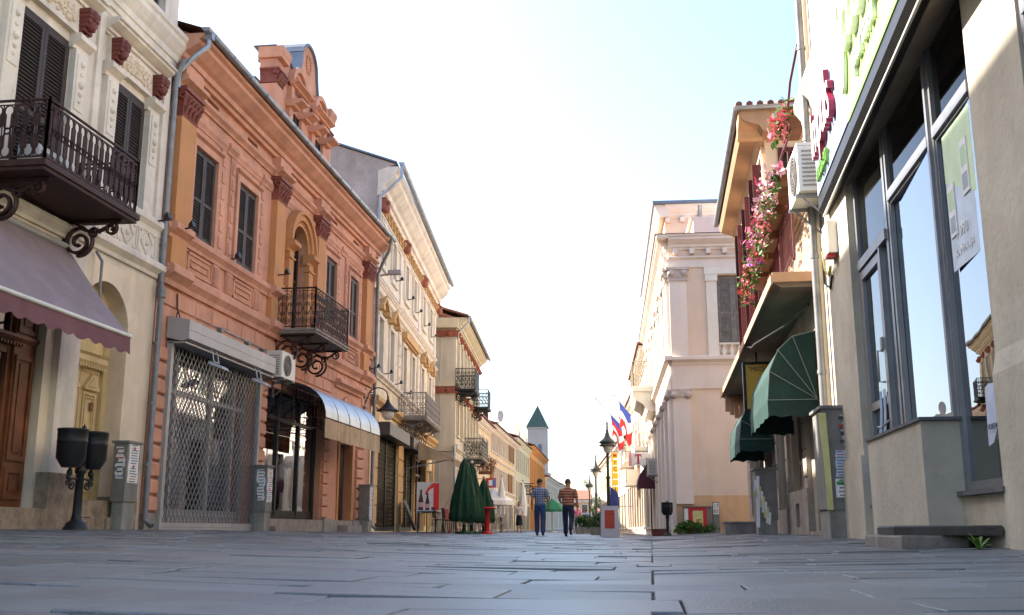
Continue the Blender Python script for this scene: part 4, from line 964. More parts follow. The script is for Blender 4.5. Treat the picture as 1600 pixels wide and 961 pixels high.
for k in range(14): b.box(F3, 5.9+k*.25, 6.05+k*.25, .0, .14, 6.84, 6.92)
b.build('pediment', ORTRIM, W3)
balcony(W3, F3, 5.3, 9.9, 1.0, 4.08, .80, 'plain', IRONG, STONEG, (5.6, 7.2, 8.4, 9.6), .58, .12, .012)
b = MB(); K = 8; prof = [(.66+.09+.09*cos(pi+pi*i/K), 11.42+.09*sin(pi+pi*i/K)) for i in range(K+1)]+[(.84, 11.425), (.67, 11.425)]
b.ext(F3, prof, -.1, E3+.12); b.tube([F3(.0, .75, 11.36), F3(.0, .75, 10.95), F3(-.06, .42, 10.6), F3(-.06, .1, 10.3), F3(-.06, .1, 8.6)], .055, 8); b.build('gutter', ZINC, W3)
for a, z, tx in ((1.5, 5.02, 'first'), (3.6, 4.98, 'second'), (6.0, 4.96, 'third')): floodlight(F3(a, .34, z), 0, 'small black floodlight, %s from the terracotta house on the lower sill of the ivory house' % tx, (-.28, 0))
for a, tx in ((3.5, 'second'), (6.4, 'third'), (8.7, 'fourth'), (11.4, 'fifth'), (13.9, 'sixth')): floodlight(F3(a, .30, 8.52), 0, 'small black floodlight at the foot of the %s top window of the ivory house' % tx, (-.28, 0))
for i, (a0, a1, tx) in enumerate(((1.05, 5.5, 'nearer'), (6.5, 9.6, 'farther'))):
    t = thing('roller_grille', '%s dark lattice gate with brown roller box on the ivory house' % tx, 'roller gate', F3((a0+a1)/2, 0, .1), group='dark lattice gates on the ivory house')
    b = MB(); b.box(F3, a0, a1, .05, .42, 3.02, 3.42); b.build('shutter_box', M('brown sheet box', (.09, .075, .07), .5, .1, 3, .05, 30), t)
    b = MB()
    for a in (a0+.15, (a0+a1)/2, a1-.15): b.box(F3, a-.05, a+.05, -.12, -.04, .12, 3.02)
    b.box(F3, a0+.2, a1-.2, -.11, -.05, .12, .25); b.build('gate_frame', BLACKM, t)
    b = MB(); x = a0-1.7
    while x < a1:
        for s_ in (0, 1):
            t0, t1 = max(0, (a0+.2-x)/1.9), min(1, (a1-.2-x)/1.9)
            if t1-t0 > .02:
                f = lambda t_: F3(x+1.9*t_, -.08, .25+2.77*t_ if not s_ else 3.02-2.77*t_)
                b.tube([f(t0), f(t1)], .010, 4, caps=False)
        x += .19
    b.build('lattice', M('bronze lattice', (.14, .10, .05), .4, .1, 3, 0, metal=.6), t)
    b = MB(); b.q(F3(a0, -.22, .1), F3(a1, -.22, .1), F3(a1, -.22, 3.3), F3(a0, -.22, 3.3)); b.build('backing', DARKIN, t)
shopfront(F3, 9.98, 13.05, .12, 3.0, -.2, W3, BROWN, (11.2, 12.0), (2.3,), 0, deep=1.5, inner=M('lit red interior', (.22, .16, .12), .9, .2, 2, 0))
part('dark_doorway', BLACKM, W3, (14.4, 15.7, -.3, -.25, .1, 2.7), F=F3)
# beige awning
t = thing('cafe_awning', 'beige canvas awning over the cafe doorway of the ivory house', 'awning', F3(11, 0, 3))
A_, B_ = 7.7, 13.6
b = MB(); b.q(F3(A_, .43, 3.35), F3(B_, .03, 3.45), F3(B_-.1, 1.95, 2.72), F3(A_, 1.75, 2.75)); b.q(F3(A_, .43, 3.35), F3(A_, 1.75, 2.75), F3(A_, 1.75, 2.68), F3(A_, .43, 2.68)); b.q(F3(B_, .03, 3.45), F3(B_-.1, 1.95, 2.72), F3(B_-.1, 1.95, 2.68)); b.build('canopy', BEIGEC, t)
b = MB(); n = 24
for i in range(n):
    x0, x1 = lerp(A_, B_-.1, i/n), lerp(A_, B_-.1, (i+1)/n); d = lambda x: lerp(1.75, 1.95, (x-A_)/(B_-A_)); b.q(F3(x0, d(x0), 2.76), F3(x1, d(x1), 2.76), F3(x1, d(x1)+.02, 2.48-.03*(i % 2)), F3(x0, d(x0)+.02, 2.48-.03*((i+1) % 2)))
b.build('valance', M('brown valance', (.24, .15, .085), .8, .1, 3, .1, 60), t)
b = MB(); b.tube([F3(A_+.1, .1, 2.4), F3(A_+.2, 1.7, 2.74)], .025, 5); b.tube([F3(B_-.3, 1.9, 2.7), F3(B_+1.5, .1, .3)], .014, 5); b.build('frame', ALU, t)
# drink poster panel, table and chairs
t = thing('poster_panel', 'red and white drink poster panel with two dark bottles standing by the cafe door', 'poster panel', F3(9.3, .5, 0))
PF = Fr(*F3(6.95, .5, 0)[:2], 60, -1)
PF.t = (PF.t[0]*.56, PF.t[1]*.56); b = MB(); b.box(PF, 0, 1.5, -.02, .02, .75, 1.85); b.box(PF, 0, .05, -.02, .0, .05, .75); b.box(PF, 1.45, 1.5, -.02, .0, .05, .75); b.build('panel', M('grey white panel', (.50, .49, .50), .6, .08, 4, .05, 20), t)
b = MB(); b.box(PF, 1.12, 1.5, -.03, -.0205, .75, 1.82); b.pris(PF, [(.55, 1.45), (.7, 1.62), (1.0, 1.80), (1.12, 1.82), (1.12, 1.66), (.85, 1.58), (.62, 1.38)], -.026, -.0205); b.build('red_swoosh', REDP, t)
for c, zb, sc in ((.28, .80, 1.), (.72, .80, .85)):
    b = MB(); pr = [(-.16, 0), (.16, 0), (.17, .34), (.14, .45), (.07, .62), (.06, .78), (-.06, .78), (-.07, .62), (-.14, .45), (-.17, .34)]; b.pris(PF, [(c+x*sc, zb+z*sc) for x, z in pr], -.028, -.022); bo = b.build('bottle_picture', M('dark cola picture', (.06, .02, .02), .5, .2, 8, 0), t)
    b = MB(); b.box(PF, c-.16*sc, c+.16*sc, -.031, -.0285, zb+.16*sc, zb+.33*sc); b.build('label', M('red white label', (.55, .30, .28), .6, .3, 14, 0), bo)
def table(loc, w, d_, h, label, top=BROWND, rz=-5.3, leg=IRONB):
    t = thing('cafe_table', label, 'table', loc); F = Fr(loc[0], loc[1], rz, 1); z = loc[2]
    part('table_top', top, t, (-w/2, w/2, -d_/2, d_/2, z+h-.03, z+h), F=F)
    for sa in (-1, 1):
        for sb in (-1, 1): part('leg', leg, t, (sa*(w/2-.05)-.02, sa*(w/2-.05)+.02, sb*(d_/2-.05)-.02, sb*(d_/2-.05)+.02, z, z+h-.03), F=F)
    return t
TF = F3
def gpt(F, a, d): x, y, _ = F(a, d, 0); return (x, y, gz(x, y))
table(gpt(F3, 6.8, 1.05), 2.6, .7, .76, 'long dark cafe table with a white cloth in front of the drink poster', PAPER)
table(gpt(F3, 11.2, 1.7), 2.6, .7, .74, 'dark cafe table farther along beside the closed green parasols', BROWN)
b = MB(); x, y, z = gpt(F3, 9.5, 1.6); b.lathe(x, y, [(.12, z+.74), (.13, z+.95), (.10, z+1.0), (.09, z+.76)], 10); tag(b.build('red_basket', REDP, None, (x, y, z+.74)), 'small red basket standing on the end of the cafe table', 'basket')
def cafe_chair(loc, rz, label, mat, group='cafe chairs'):
    t = thing('cafe_chair', label, 'chair', loc, group=group); F = Fr(loc[0], loc[1], rz, 1); z = loc[2]
    b = MB(); b.box(F, -.21, .21, -.21, .21, z+.43, z+.46); b.build('seat', mat, t)
    b = MB()
    for k in range(6): b.tube([F(-.2, -.18+.072*k, z+.5), F(-.25, -.18+.072*k, z+.85)], .012, 4)
    b.tube([F(-.25, -.2, z+.86), F(-.25, .2, z+.86)], .016, 5); b.build('backrest', mat, t)
    for sa in (-1, 1):
        for sb in (-1, 1): b = MB(); b.tube([F(sa*.19, sb*.19, z+.44), F(sa*.23, sb*.22, z)], .014, 5); b.build('leg', mat, t)
    return t
for i, (a, d, rz, lb, mt) in enumerate(((5.6, 1.5, 60, 'dark metal chair nearest the dark lattice gate', IRONB), (6.4, 1.75, 95, 'dark metal chair in front of the white covered cafe table', IRONB), (8.3, 1.85, 80, 'dark chair between the two cafe tables', IRONB), (10.6, 2.35, 100, 'dark chair on the street side of the farther cafe table', IRONB), (11.8, 2.4, 70, 'dark chair beside the closed green parasol', IRONB), (7.6, 1.75, 100, 'red cafe chair under the long table', REDP))):
    cafe_chair(gpt(F3, a, d), rz, lb, mt)
t = thing('folded_board', 'grey folding board leaning against the dark lattice gate', 'board', gpt(F3, 5.9, .6))
b = MB(); b.hexa([F3(5.0, .8, .15), F3(6.4, .5, .15), F3(6.4, .46, .15), F3(5.0, .76, .15), F3(5.3, .3, 1.1), F3(6.3, .2, 1.2), F3(6.3, .16, 1.2), F3(5.3, .26, 1.1)]); b.build('panel', CABG, t)
# closed parasols
def parasol(loc, h, r, label, red_post=False):
    t = thing('closed_parasol', label, 'parasol', loc, group='closed green parasols'); x, y, z = loc; R = random.Random(int(h*100))
    ph = R.random()*6
    j = lambda q, zz: 1+.30*(abs(cos(q*2*pi/48*4.0+ph+.5*sin(zz*2)))-.5)*2*clamp((z+h-zz)/(h*.45))+.07*sin(q*1.7+zz*4)+.05*sin(q*.9)
    prof = [(r*.86, z+.40), (r*1.0, z+.50), (r*.96, z+.62), (r*.93, z+.8), (r*.86, z+1.0), (r*.78, z+1.25), (r*.66, z+h*.62), (r*.55, z+h*.74), (r*.44, z+h*.84), (r*.40, z+h*.88), (r*.30, z+h*.93), (r*.12, z+h*.98), (.02, z+h)]
    rt = [R.uniform(.82, 1.12) for _ in range(48)]; j2 = lambda q, zz: lerp(1, rt[q], clamp((z+h*.9-zz)/(h*.5)))*j(q, zz)
    b = MB(); b.lathe(x, y, prof, 48, jit=j2); b.build('canopy', GREENU, t)
    b = MB(); n = 16
    for i in range(n): 
        a0, a1 = 2*pi*i/n, 2*pi*(i+.9)/n; r0 = r*(.85+.1*R.random()); zb = z+.33+.08*R.random()
        b.q((x+r0*cos(a0), y+r0*sin(a0), z+.56), (x+r0*cos(a1), y+r0*sin(a1), z+.56), (x+r0*.86*cos(a1), y+r0*.86*sin(a1), zb), (x+r0*.86*cos(a0), y+r0*.86*sin(a0), zb+.05))
    b.build('valance', GREENU, t)
    b = MB(); b.tube([(x, y, z), (x, y, z+h+.03)], .025, 8); b.ball((x, y, z+h+.02), .06, 7); b.build('pole', ACW, t)
    b = MB(); b.lathe(x, y, [(.30, z-.02), (.30, z+.06), (.08, z+.09), (.05, z+.3)], 16); b.build('base', REDP if red_post else GREENU, t)
    return t
def gl(x, y): return (x, y, gz(x, y))
parasol(gl(-6.05, 33.6), 2.45, .40, 'closed green parasol nearest the cafe tables, the widest of the three')
parasol(gl(-6.15, 35.6), 2.42, .34, 'closed green parasol tucked close behind the widest one')
parasol(gl(-6.35, 39.5), 2.10, .34, 'short closed green parasol standing behind the red bar table')
t = thing('bar_table', 'round red bar table on a fat red column before the short parasol', 'bar table', gl(-5.7, 36.2)); x, y, z = gl(-5.7, 36.2)
b = MB(); b.lathe(x, y, [(.29, z+.86), (.31, z+.88), (.31, z+.91), (.29, z+.93)], 22); b.build('table_top', REDP, t)
b = MB(); b.lathe(x, y, [(.24, z-.02), (.24, z+.05), (.11, z+.08), (.10, z+.12), (.10, z+.80), (.16, z+.86)], 18); b.build('column', REDP, t)

# ================================================================== generic row house
DIMW = M('dim far window', (.13, .10, .07), .5, .2, 2, 0)
def winrow(F, parent, wins, z0, z1, frame=CREAMW, pane=GLSD, back=None, shut=None, arch=False):
    for a, c in wins:
        if shut: wn = part('window', shut, parent, (a, c, -.05, -.02, z0, z1), F=F); part('frame', frame, wn, (a-.10, a, -.0, .05, z0, z1), (c, c+.10, 0, .05, z0, z1), (a-.12, c+.12, 0, .07, z1, z1+.10), (a-.12, c+.12, 0, .10, z0-.10, z0), F=F)
        else: sash(F, a, c, z0, z1, -.15, parent, frame, pane, fw=.07, mull=1, back=back); part('window_surround', frame, parent, (a-.12, a, 0, .05, z0, z1), (c, c+.12, 0, .05, z0, z1), (a-.14, c+.14, 0, .07, z1, z1+.12), (a-.14, c+.14, 0, .12, z0-.12, z0), F=F)
def house(name, label, F, ln, zt, dep, wall, rows, roof=TILE, trim=CREAMW, cor=.35, strings=(), ridge=1.6, shutm=None, gw=None, cat='house', back=CURTAIN):
    t = thing(name, label, cat, F(ln/2, 0, 0)); hs = [(a, c, z0, z1) for wins, z0, z1, *_ in rows for a, c in wins]
    b = MB(); b.holed(F, 0, ln, -.5, zt, hs, 0, .2); b.build('wall', wall, t)
    b = MB(); b.shell(F, 0, ln, -.5, zt, dep); b.build('side_wall', gw or wall, t)
    for wins, z0, z1, *sh in rows: winrow(F, t, wins, z0, z1, trim, back=back, shut=sh[0] if sh else DIMW)
    b = MB(); b.ext(F, corn(zt-.45, zt, cor), -.02, ln+.02)
    for z in strings: b.ext(F, smallm(z, z+.18, .12), 0, ln)
    b.build('cornice', trim, t)
    b = MB(); e = cor+.1; o = .15
    P = [F(-o, e, zt+.02), F(ln+o, e, zt+.02), F(ln+o, -dep/2, zt+ridge), F(-o, -dep/2, zt+ridge), F(ln+o, -dep-o, zt), F(-o, -dep-o, zt)]
    up = [(x, y, z+.09) for x, y, z in P]
    b.add(P+up, [(0, 1, 2, 3), (3, 2, 4, 5), (6, 7, 8, 9), (9, 8, 10, 11), (0, 1, 7, 6), (1, 2, 8, 7), (2, 4, 10, 8), (0, 3, 9, 6), (3, 5, 11, 9), (4, 5, 11, 10)])
    for a in (0, ln): b.q(F(a, 0, zt), F(a, -dep/2, zt+ridge-.02), F(a, -dep, zt))
    b.build('roof', roof, t)
    return t
# LEFT 4: beige corner house
F4 = Fr(-8.93, 47.0, -4.5, 1)
WA = [(.55+1.75*i, 1.25+1.75*i) for i in range(7)]
W4 = house('beige_house', 'beige three storey house with dark red capitals and three black iron balconies', F4, 12.6, 10.05, 9, BEIGE,
           [(WA, 7.35, 9.0, M('beige grey blind', (.25, .225, .19), .8, .15, 3, 0)), (WA, 4.5, 6.35, M('beige grey blind', (.36, .33, .28))), (((1.0, 3.2), (4.2, 6.4), (7.5, 9.7), (10.5, 12.0)), .3, 2.9)], roof=TILE, trim=M('pale yellow trim', (.62, .53, .36), .8, .06, 2, .1, 40, .1), cor=.5, strings=(6.75, 3.75))
b = MB()
for a in (0, 1.75, 3.5, 5.25, 7.0, 8.75, 10.5, 12.1):
    for z in (9.12, 6.42): b.box(F4, a-.02, a+.42, 0, .14, z, z+.30); b.tube(spiral(F4, a+.2, .14, z+.12, .1, .02, 1.1, pi/2, 1, 10), .05, 5)
G4 = Fr(-8.93, 47.0, 85.5, 1)
for z in (9.12, 6.42): b.box(G4, -1.2, .1, -.0, .14, z, z+.30); b.ball(G4(-.35, .06, z+.12), .17, 7, sz=.8)
b.build('red_capital', M('brick red capital', (.30, .085, .05), .75, .15, 5, .2, 30), W4)
b = MB(); b.box(G4, -1.2, .12, .001, .14, 6.74, 6.98); b.box(G4, -1.2, .12, .001, .4, 9.5, 9.9); b.box(G4, -1.2, .12, .001, .14, 3.72, 3.95); b.box(G4, -.75, -.7, .001, .03, .3, 9.1); b.build('side_moulding', M('pale yellow trim', (.62, .53, .36)), W4)
b = MB(); K = 6; b.ext(F4, [(.55+.08+.08*cos(pi+pi*i/K), 10.1+.08*sin(pi+pi*i/K)) for i in range(K+1)], -.1, 12.8); b.tube([F4(-.05, .6, 10.05), F4(-.05, .6, 9.8), F4(0, .1, 9.3), F4(0, .08, 9.0)], .05, 6); b.tube([F4(-.25, .0, 4.0), F4(-.25, .07, .2)], .06, 6); b.tube([F4(.3, .1, 4.05), F4(-.25, .07, 4.0)], .04, 6); b.build('gutter', ZINC, W4)
for a0, a1, z in ((-.2, 2.0, 6.62), (7.8, 9.6, 6.70), (4.0, 7.6, 3.72)): balcony(W4, F4, a0, a1, .95, z, .95, 'rings', IRONB, IRONB if z > 5 else STONEG, (a0+.25, a1-.25), .5, .06, .012)
# LEFT 5: narrow house, yellow house, grey house, orange house
F5 = Fr(-10.98, 70.4, -2.0, 1)
Fn = Fr(-10.35, 60.0, -3, 1)
Wn = house('narrow_house', 'narrow yellow house with red tiled roof and brown chimney beside the beige house', Fn, 9.8, 6.9, 9, M('butter yellow plaster', (.74, .58, .33), .85, .06, .8, .1, 30, .06), [(((1, 1.9), (3.2, 4.1), (5.5, 6.4), (7.7, 8.6)), 4.2, 6.0), (((1, 3), (4, 6), (7, 9)), .3, 2.7)], cor=.4)
part('chimney', M('brown brick', (.20, .10, .07), .9, .2, 5, .3, 20), Wn, (3.4, 4.6, -1.6, -.6, 7.2, 8.55), F=Fn)
WB = [(1.1+1.25*i, 1.75+1.25*i) for i in range(14)]
YEL = M('butter yellow plaster', (.74, .58, .33), .85, .06, .8, .1, 30, .06)
OSH = M('brown open shutter', (.30, .15, .05), .7, .15, 5, .1, 30)
W5 = house('yellow_house', 'long butter yellow house with a row of tall windows and brown shutters', F5, 19, 7.35, 9, YEL, [(WB, 5.62, 6.95), (WB[1:], 3.15, 4.55), (((1, 4), (5, 8), (9, 12), (13, 16)), .2, 2.6)], cor=.45, strings=(5.0, 2.85))
part('brown_shutter', OSH, W5, *[(a, a+.55, .03, .12, 5.6, 6.98) for a in (13.1, 14.3, 15.5, 16.8)], *[(a, a+.6, .03, .12, 3.1, 4.6) for a in (.5, 1.5, 12.6, 13.8, 15.0)], F=F5)
for a, h_, w in ((6.0, .9, .3), (9.5, .55, .6), (12.5, .9, .25)): part('chimney', M('brown brick', (.20, .10, .07)), W5, (a, a+w, -1.2, -.8, 7.5, 7.9+h_), F=F5)
GRN = M('greenish cream plaster', (.60, .56, .40), .85, .06, .8, .1, 30, .06)
F6 = Fr(*F5(19.05, 0, 0)[:2], -2.0, 1)
W6 = house('gabled_house', 'greenish cream house with small pointed roof gables beyond the yellow house', F6, 15.5, 8.1, 9, GRN, [([(1+2.1*i, 1.8+2.1*i) for i in range(7)], 5.4, 7.2), ([(1+2.1*i, 1.8+2.1*i) for i in range(7)], 2.8, 4.3), (((1, 5), (6, 10), (11, 15)), .2, 2.4)], cor=.3, trim=GRN)
for a in (3.0, 11.0):
    b = MB(); b.pris(F6, [(a-1.1, 8.1), (a+1.1, 8.1), (a, 9.6)], -.3, .12); gg = b.build('gable', GRN, W6); b = MB(); b.pris(F6, [(a-.35, 8.2), (a+.35, 8.2), (a, 9.0)], .125, .13); b.build('gable_window', BLACKM, gg)
OR2 = M('orange plaster', (.66, .32, .10), .85, .06, .8, .1, 30, .06)
F7 = Fr(*F6(15.55, 0, 0)[:2], -2.0, 1)
W7 = house('orange_house', 'orange house with tall brown windows in front of the church tower', F7, 24, 8.6, 9, OR2, [([(1.2+2.3*i, 2.2+2.3*i) for i in range(10)], 4.6, 7.4, M('brown orange blind', (.36, .18, .07), .8, .1, 3, 0)), ([(1.2+2.3*i, 2.2+2.3*i) for i in range(10)], .3, 2.8)], cor=.5, trim=OR2, strings=(3.6,))
t = thing('church_tower', 'pale church tower with a green pyramid spire far down the street', 'church tower', (-25, 232, 0))
CT = M('pale tower plaster', (.44, .39, .345), .9, .06, .4, .05, 20)
b = MB(); TF_ = Fr(-27.05, 230, 90, -1); b.box(TF_, -.05, 4.15, 0, 4.2, 0, 22.6); b.ext(TF_, [(.0, 22.3), (-.25, 22.55), (-.25, 22.8), (.0, 22.8)], -.25, 4.35); b.ext(TF_, [(.0, 14.7), (-.15, 14.8), (-.15, 15.0), (.0, 15)], -.1, 4.2); b.build('tower_wall', CT, t)
b = MB(); cx, cy = -25.0, 232.1; b.add([(cx-2.45, cy-2.45, 22.8), (cx+2.45, cy-2.45, 22.8), (cx+2.45, cy+2.45, 22.8), (cx-2.45, cy+2.45, 22.8), (cx, cy, 28.0)], [(0, 1, 4), (1, 2, 4), (2, 3, 4), (3, 0, 4), (0, 3, 2, 1)]); sp = b.build('spire', COPPER, t)
b = MB(); b.tube([(cx, cy, 27.9), (cx, cy, 29.9)], .06, 5); b.tube([(cx-.35, cy, 29.2), (cx+.35, cy, 29.2)], .05, 5); b.build('cross', IRONB, sp)
for c in (1.35, 2.75):
    b = MB(); b.pris(TF_, [(c-.42, 16.2), (c+.42, 16.2), (c+.42, 18.6)]+[(c+.42*cos(pi*i/8), 18.6+.42*sin(pi*i/8)) for i in range(1, 8)]+[(c-.42, 18.6)], -.08, -.001); wn = b.build('belfry_window', M('dim louvre', (.15, .15, .20), .8, .1, 3, 0), t)
b = MB(); b.box(TF_, 3.9, 5.3, 3, 22, 0, 9.0); b.box(TF_, 3.7, 4.9, .5, 3.0, 0, 12.6); b.build('nave_wall', CT, t)
# trailing houses down the street
Fq = Fr(-13.0, 130, -1.2, 1)
house('cream_far_house', 'cream house with red roof right of the church tower', Fq, 24, 6.7, 9, M('far cream plaster', (.66, .55, .38), .85, .06, .8, 0), [([(1+2.4*i, 1.9+2.4*i) for i in range(9)], 4.1, 5.9), ([(1+2.4*i, 1.9+2.4*i) for i in range(9)], .4, 2.6)], cor=.4, strings=(3.3,))
Fq = Fr(-13.6, 154.5, -1.2, 1)
house('pale_far_house', 'pale grey pink house stepping up beyond the cream house', Fq, 26, 6.9, 9, M('pale far plaster', (.56, .48, .44), .85, .06, .8, 0), [([(1.5+3*i, 2.6+3*i) for i in range(8)], 4.2, 6.0), ([(1.5+3*i, 2.6+3*i) for i in range(8)], .5, 3)], cor=.4)
Fq = Fr(-15.6, 192, 86, 1)
house('orange_far_house', 'small orange house with red roof closing the far end of the street', Fq, 4.6, 5.6, 9, M('far orange plaster', (.62, .36, .19), .85, .06, .8, 0), [(((.6, 1.6), (3, 4)), 3.2, 4.7), (((.6, 1.6), (3, 4)), .5, 2.5)], cor=.35, ridge=1.8)
Fq = Fr(-17.0, 262, 86, 1)
house('far_end_house', 'low pale house across the far end of the street behind the lamps', Fq, 22, 4.6, 9, M('far cream plaster', (.66, .55, .38)), [(((1, 2.4), (4, 5.4), (7, 8.4), (10, 11.5)), 1.6, 3.4)], cor=.4, ridge=1.5)
# ================================================================== RIGHT 1: near shop building
R1F = Fr(2.3, 0, 0, -1)
WR = thing('phone_shop_building', 'pale rendered shop building with big mirrored windows and lettered fascia at the right edge', 'shop building', (2.3, 9, .04))
b = MB()
b.holed(R1F, 3.6, 13.8, -.05, 4.45, [(11.05-.05, 7.0, 0, 0)][:0]+[(7.02, 11.15, .42, 4.30), (4.3, 6.05, .42, 4.30)], 0, .30)
b.holed(R1F, 3.6, 13.8, 4.45, 10.6, [(8.0, 9.0, 6.9, 9.0), (10.6, 11.6, 6.9, 9.0), (5.4, 6.4, 6.9, 9.0)], 0, .25)
b.shell(R1F, 3.6, 13.8, 0, 10.6, 9); b.q(R1F(3.6, 0, 10.6), R1F(13.8, 0, 10.6), R1F(13.8, -9, 10.6), R1F(3.6, -9, 10.6))
b.build('wall', CONC, WR)
b = MB(); b.ext(R1F, smallm(5.62, 6.02, .16), 3.6, 13.82); b.ext(R1F, corn(10.2, 10.65, .4), 3.6, 13.9); b.box(R1F, 13.25, 13.78, 0, .05, 6.03, 10.19); b.build('string_course', CREAMW, WR)
for a0, a1 in ((8.0, 9.0), (10.6, 11.6), (5.4, 6.4)): sash(R1F, a0, a1, 6.9, 9.0, -.2, WR, SHUT, back=CURTAIN)
b = MB(); b.box(R1F, 6.05, 7.02, 0, .022, -.05, 6.0); b.box(R1F, 6.0, 7.0, 0, .06, -.05, 1.15); b.hexa([R1F(6.0, .0, 1.15), R1F(7.0, .0, 1.15), R1F(7.0, .06, 1.15), R1F(6.0, .06, 1.15), R1F(6.04, 0, 1.30), R1F(7.02, 0, 1.30), R1F(7.02, .022, 1.30), R1F(6.04, .022, 1.30)]); b.build('pilaster', CONC, WR)
part('pilaster', CONC, WR, (11.16, 12.5, 0, .08, .0, 4.44), (11.12, 12.55, 0, .12, -.05, .92), F=R1F); part('pilaster', CONC, WR, (13.3, 13.78, 0, .06, 0.0, 4.44), F=R1F)
# low projecting wall under the middle window
b = MB(); b.box(R1F, 8.02, 9.95, -.25, .28, -.05, .96); b.box(R1F, 7.0, 8.02, -.25, .02, -.05, .40); b.box(R1F, 9.95, 11.16, -.25, .02, -.05, .38); b.build('low_wall', CONC, WR)
b = MB(); R = random.Random(8)
b.box(R1F, 7.98, 9.98, -.2, .30, .961, .985); b.box(R1F, 6.98, 8.01, -.1, .07, .401, .435)
x = 9.96
while x < 11.15: w = R.uniform(.2, .36); b.box(R1F, x, min(x+w, 11.15), -.1, .06, .381, .405+R.uniform(0, .012)); x += w+.01
b.build('slate_sill', M('slate sill', (.13, .13, .135), .6, .2, 5, .5, 25), WR)
# windows and door
D = -.022
def frame4(b, F, a0, a1, z0, z1, w, d0, d1): b.box(F, a0, a0+w, d0, d1, z0, z1); b.box(F, a1-w, a1, d0, d1, z0, z1); b.box(F, a0+w, a1-w, d0, d1, z0, z0+w); b.box(F, a0+w, a1-w, d0, d1, z1-w, z1)
MIRG = GLASS('reflective window glass', (.32, .36, .38), 1.9, .0, .08)
for nm, a0, a1, z0, z1, tz in (('display_window', 7.03, 8.06, .42, 4.29, 3.18), ('display_window', 8.11, 9.66, .985, 4.29, 3.18), ('display_window', 4.3, 6.04, .42, 4.29, 3.18)):
    b = MB(); frame4(b, R1F, a0, a1, z0, z1, .055, D-.05, D+.025); b.box(R1F, a0+.055, a1-.055, D-.045, D+.04, tz, tz+.09); frame4(b, R1F, a0+.056, a1-.056, z0+.056, tz-.001, .025, D-.02, D+.014)
    w = b.build(nm, ALUD, WR); p = MB(); e_ = (a1-a0)*.0157; p.q(R1F(a0+.05, D+e_, z0+.05), R1F(a1-.05, D-e_, z0+.05), R1F(a1-.05, D-e_, tz), R1F(a0+.05, D+e_, tz)); p.build('pane', MIRG, w)
    p = MB(); p.q(R1F(a0+.05, D-.01, tz+.05), R1F(a1-.05, D-.01, tz+.05), R1F(a1-.05, D-.01, z1-.05), R1F(a0+.05, D-.01, z1-.05)); p.build('transom_pane', GLASS('dusty transom glass', (.5, .48, .45), 1.3, .0, -.10), w)
part('mullion', ALUD, WR, (8.06, 8.11, D-.05, D+.05, .42, 4.29), F=R1F)
b = MB(); frame4(b, R1F, 9.70, 11.13, .40, 4.29, .07, D-.05, D+.03); b.box(R1F, 9.74, 11.05, D-.045, D+.055, 2.86, 2.96); b.box(R1F, 10.02, 10.08, D-.04, D+.05, .48, 2.86); dr = b.build('door_frame', ALUD, WR)
b = MB(); frame4(b, R1F, 10.10, 11.03, .45, 2.84, .09, D-.03, D+.035); b.box(R1F, 10.19, 10.94, D-.025, D+.03, 1.35, 1.43); lf = b.build('door', ALUD, WR)
p = MB(); p.q(R1F(10.15, D, .5), R1F(10.98, D, .5), R1F(10.98, D, 2.8), R1F(10.15, D, 2.8)); p.build('pane', GLASS('door glass', (.38, .40, .36), 1.28), lf)
b = MB(); b.tube([R1F(10.15, D+.05, 1.55), R1F(10.15, D+.11, 1.55), R1F(10.15, D+.11, 1.85), R1F(10.15, D+.05, 1.85)], .012, 6); b.tube([R1F(10.13, D+.05, 1.18), R1F(10.24, D+.10, 1.12), R1F(10.40, D+.10, 1.14)], .012, 6); b.box(R1F, 10.10, 10.17, D+.045, D+.075, 1.86, 1.98); b.build('door_handle', ALU, lf)
b = MB()
for r0, r1 in ((.26, .32), (.36, .42)):
    for i in range(14):
        t0, t1 = pi+pi*i/14*.62, pi+pi*(i+1)/14*.62; f = lambda r, t: (10.95+r*1.6*cos(t), 1.50+r*2.0*sin(t)); b.pris(R1F, [f(r0, t0), f(r0, t1), f(r1, t1), f(r1, t0)], D+.032, D+.036)
b.build('swirl_sticker', M('blue sticker', (.30, .42, .60), .5, .1, 5, 0), lf)
part('green_sticker', M('green sticker', (.16, .36, .06), .5, .1, 5, 0), lf, (10.42, 10.72, D+.031, D+.034, .56, .95), F=R1F)
p = MB(); p.q(R1F(9.74, D, .48), R1F(10.02, D, .48), R1F(10.02, D, 2.86), R1F(9.74, D, 2.86)); p.build('side_pane', MIRG, dr)
p = MB(); p.q(R1F(9.74, D, 2.96), R1F(11.05, D, 2.96), R1F(11.05, D, 4.2), R1F(9.74, D, 4.2)); p.build('transom_pane', GLASS('dusty transom glass'), dr)
b = MB(); b.shell(R1F, 4.2, 11.2, .3, 4.35, 3.0, d=-.30); b.q(R1F(4.2, -.3, .3), R1F(11.2, -.3, .3), R1F(11.2, -3.3, .3), R1F(4.2, -3.3, .3)); b.q(R1F(4.2, -.3, 4.35), R1F(11.2, -.3, 4.35), R1F(11.2, -3.3, 4.35), R1F(4.2, -3.3, 4.35)); b.build('interior', M('shop interior', (.12, .09, .07), .9, .2, 1, 0), WR)
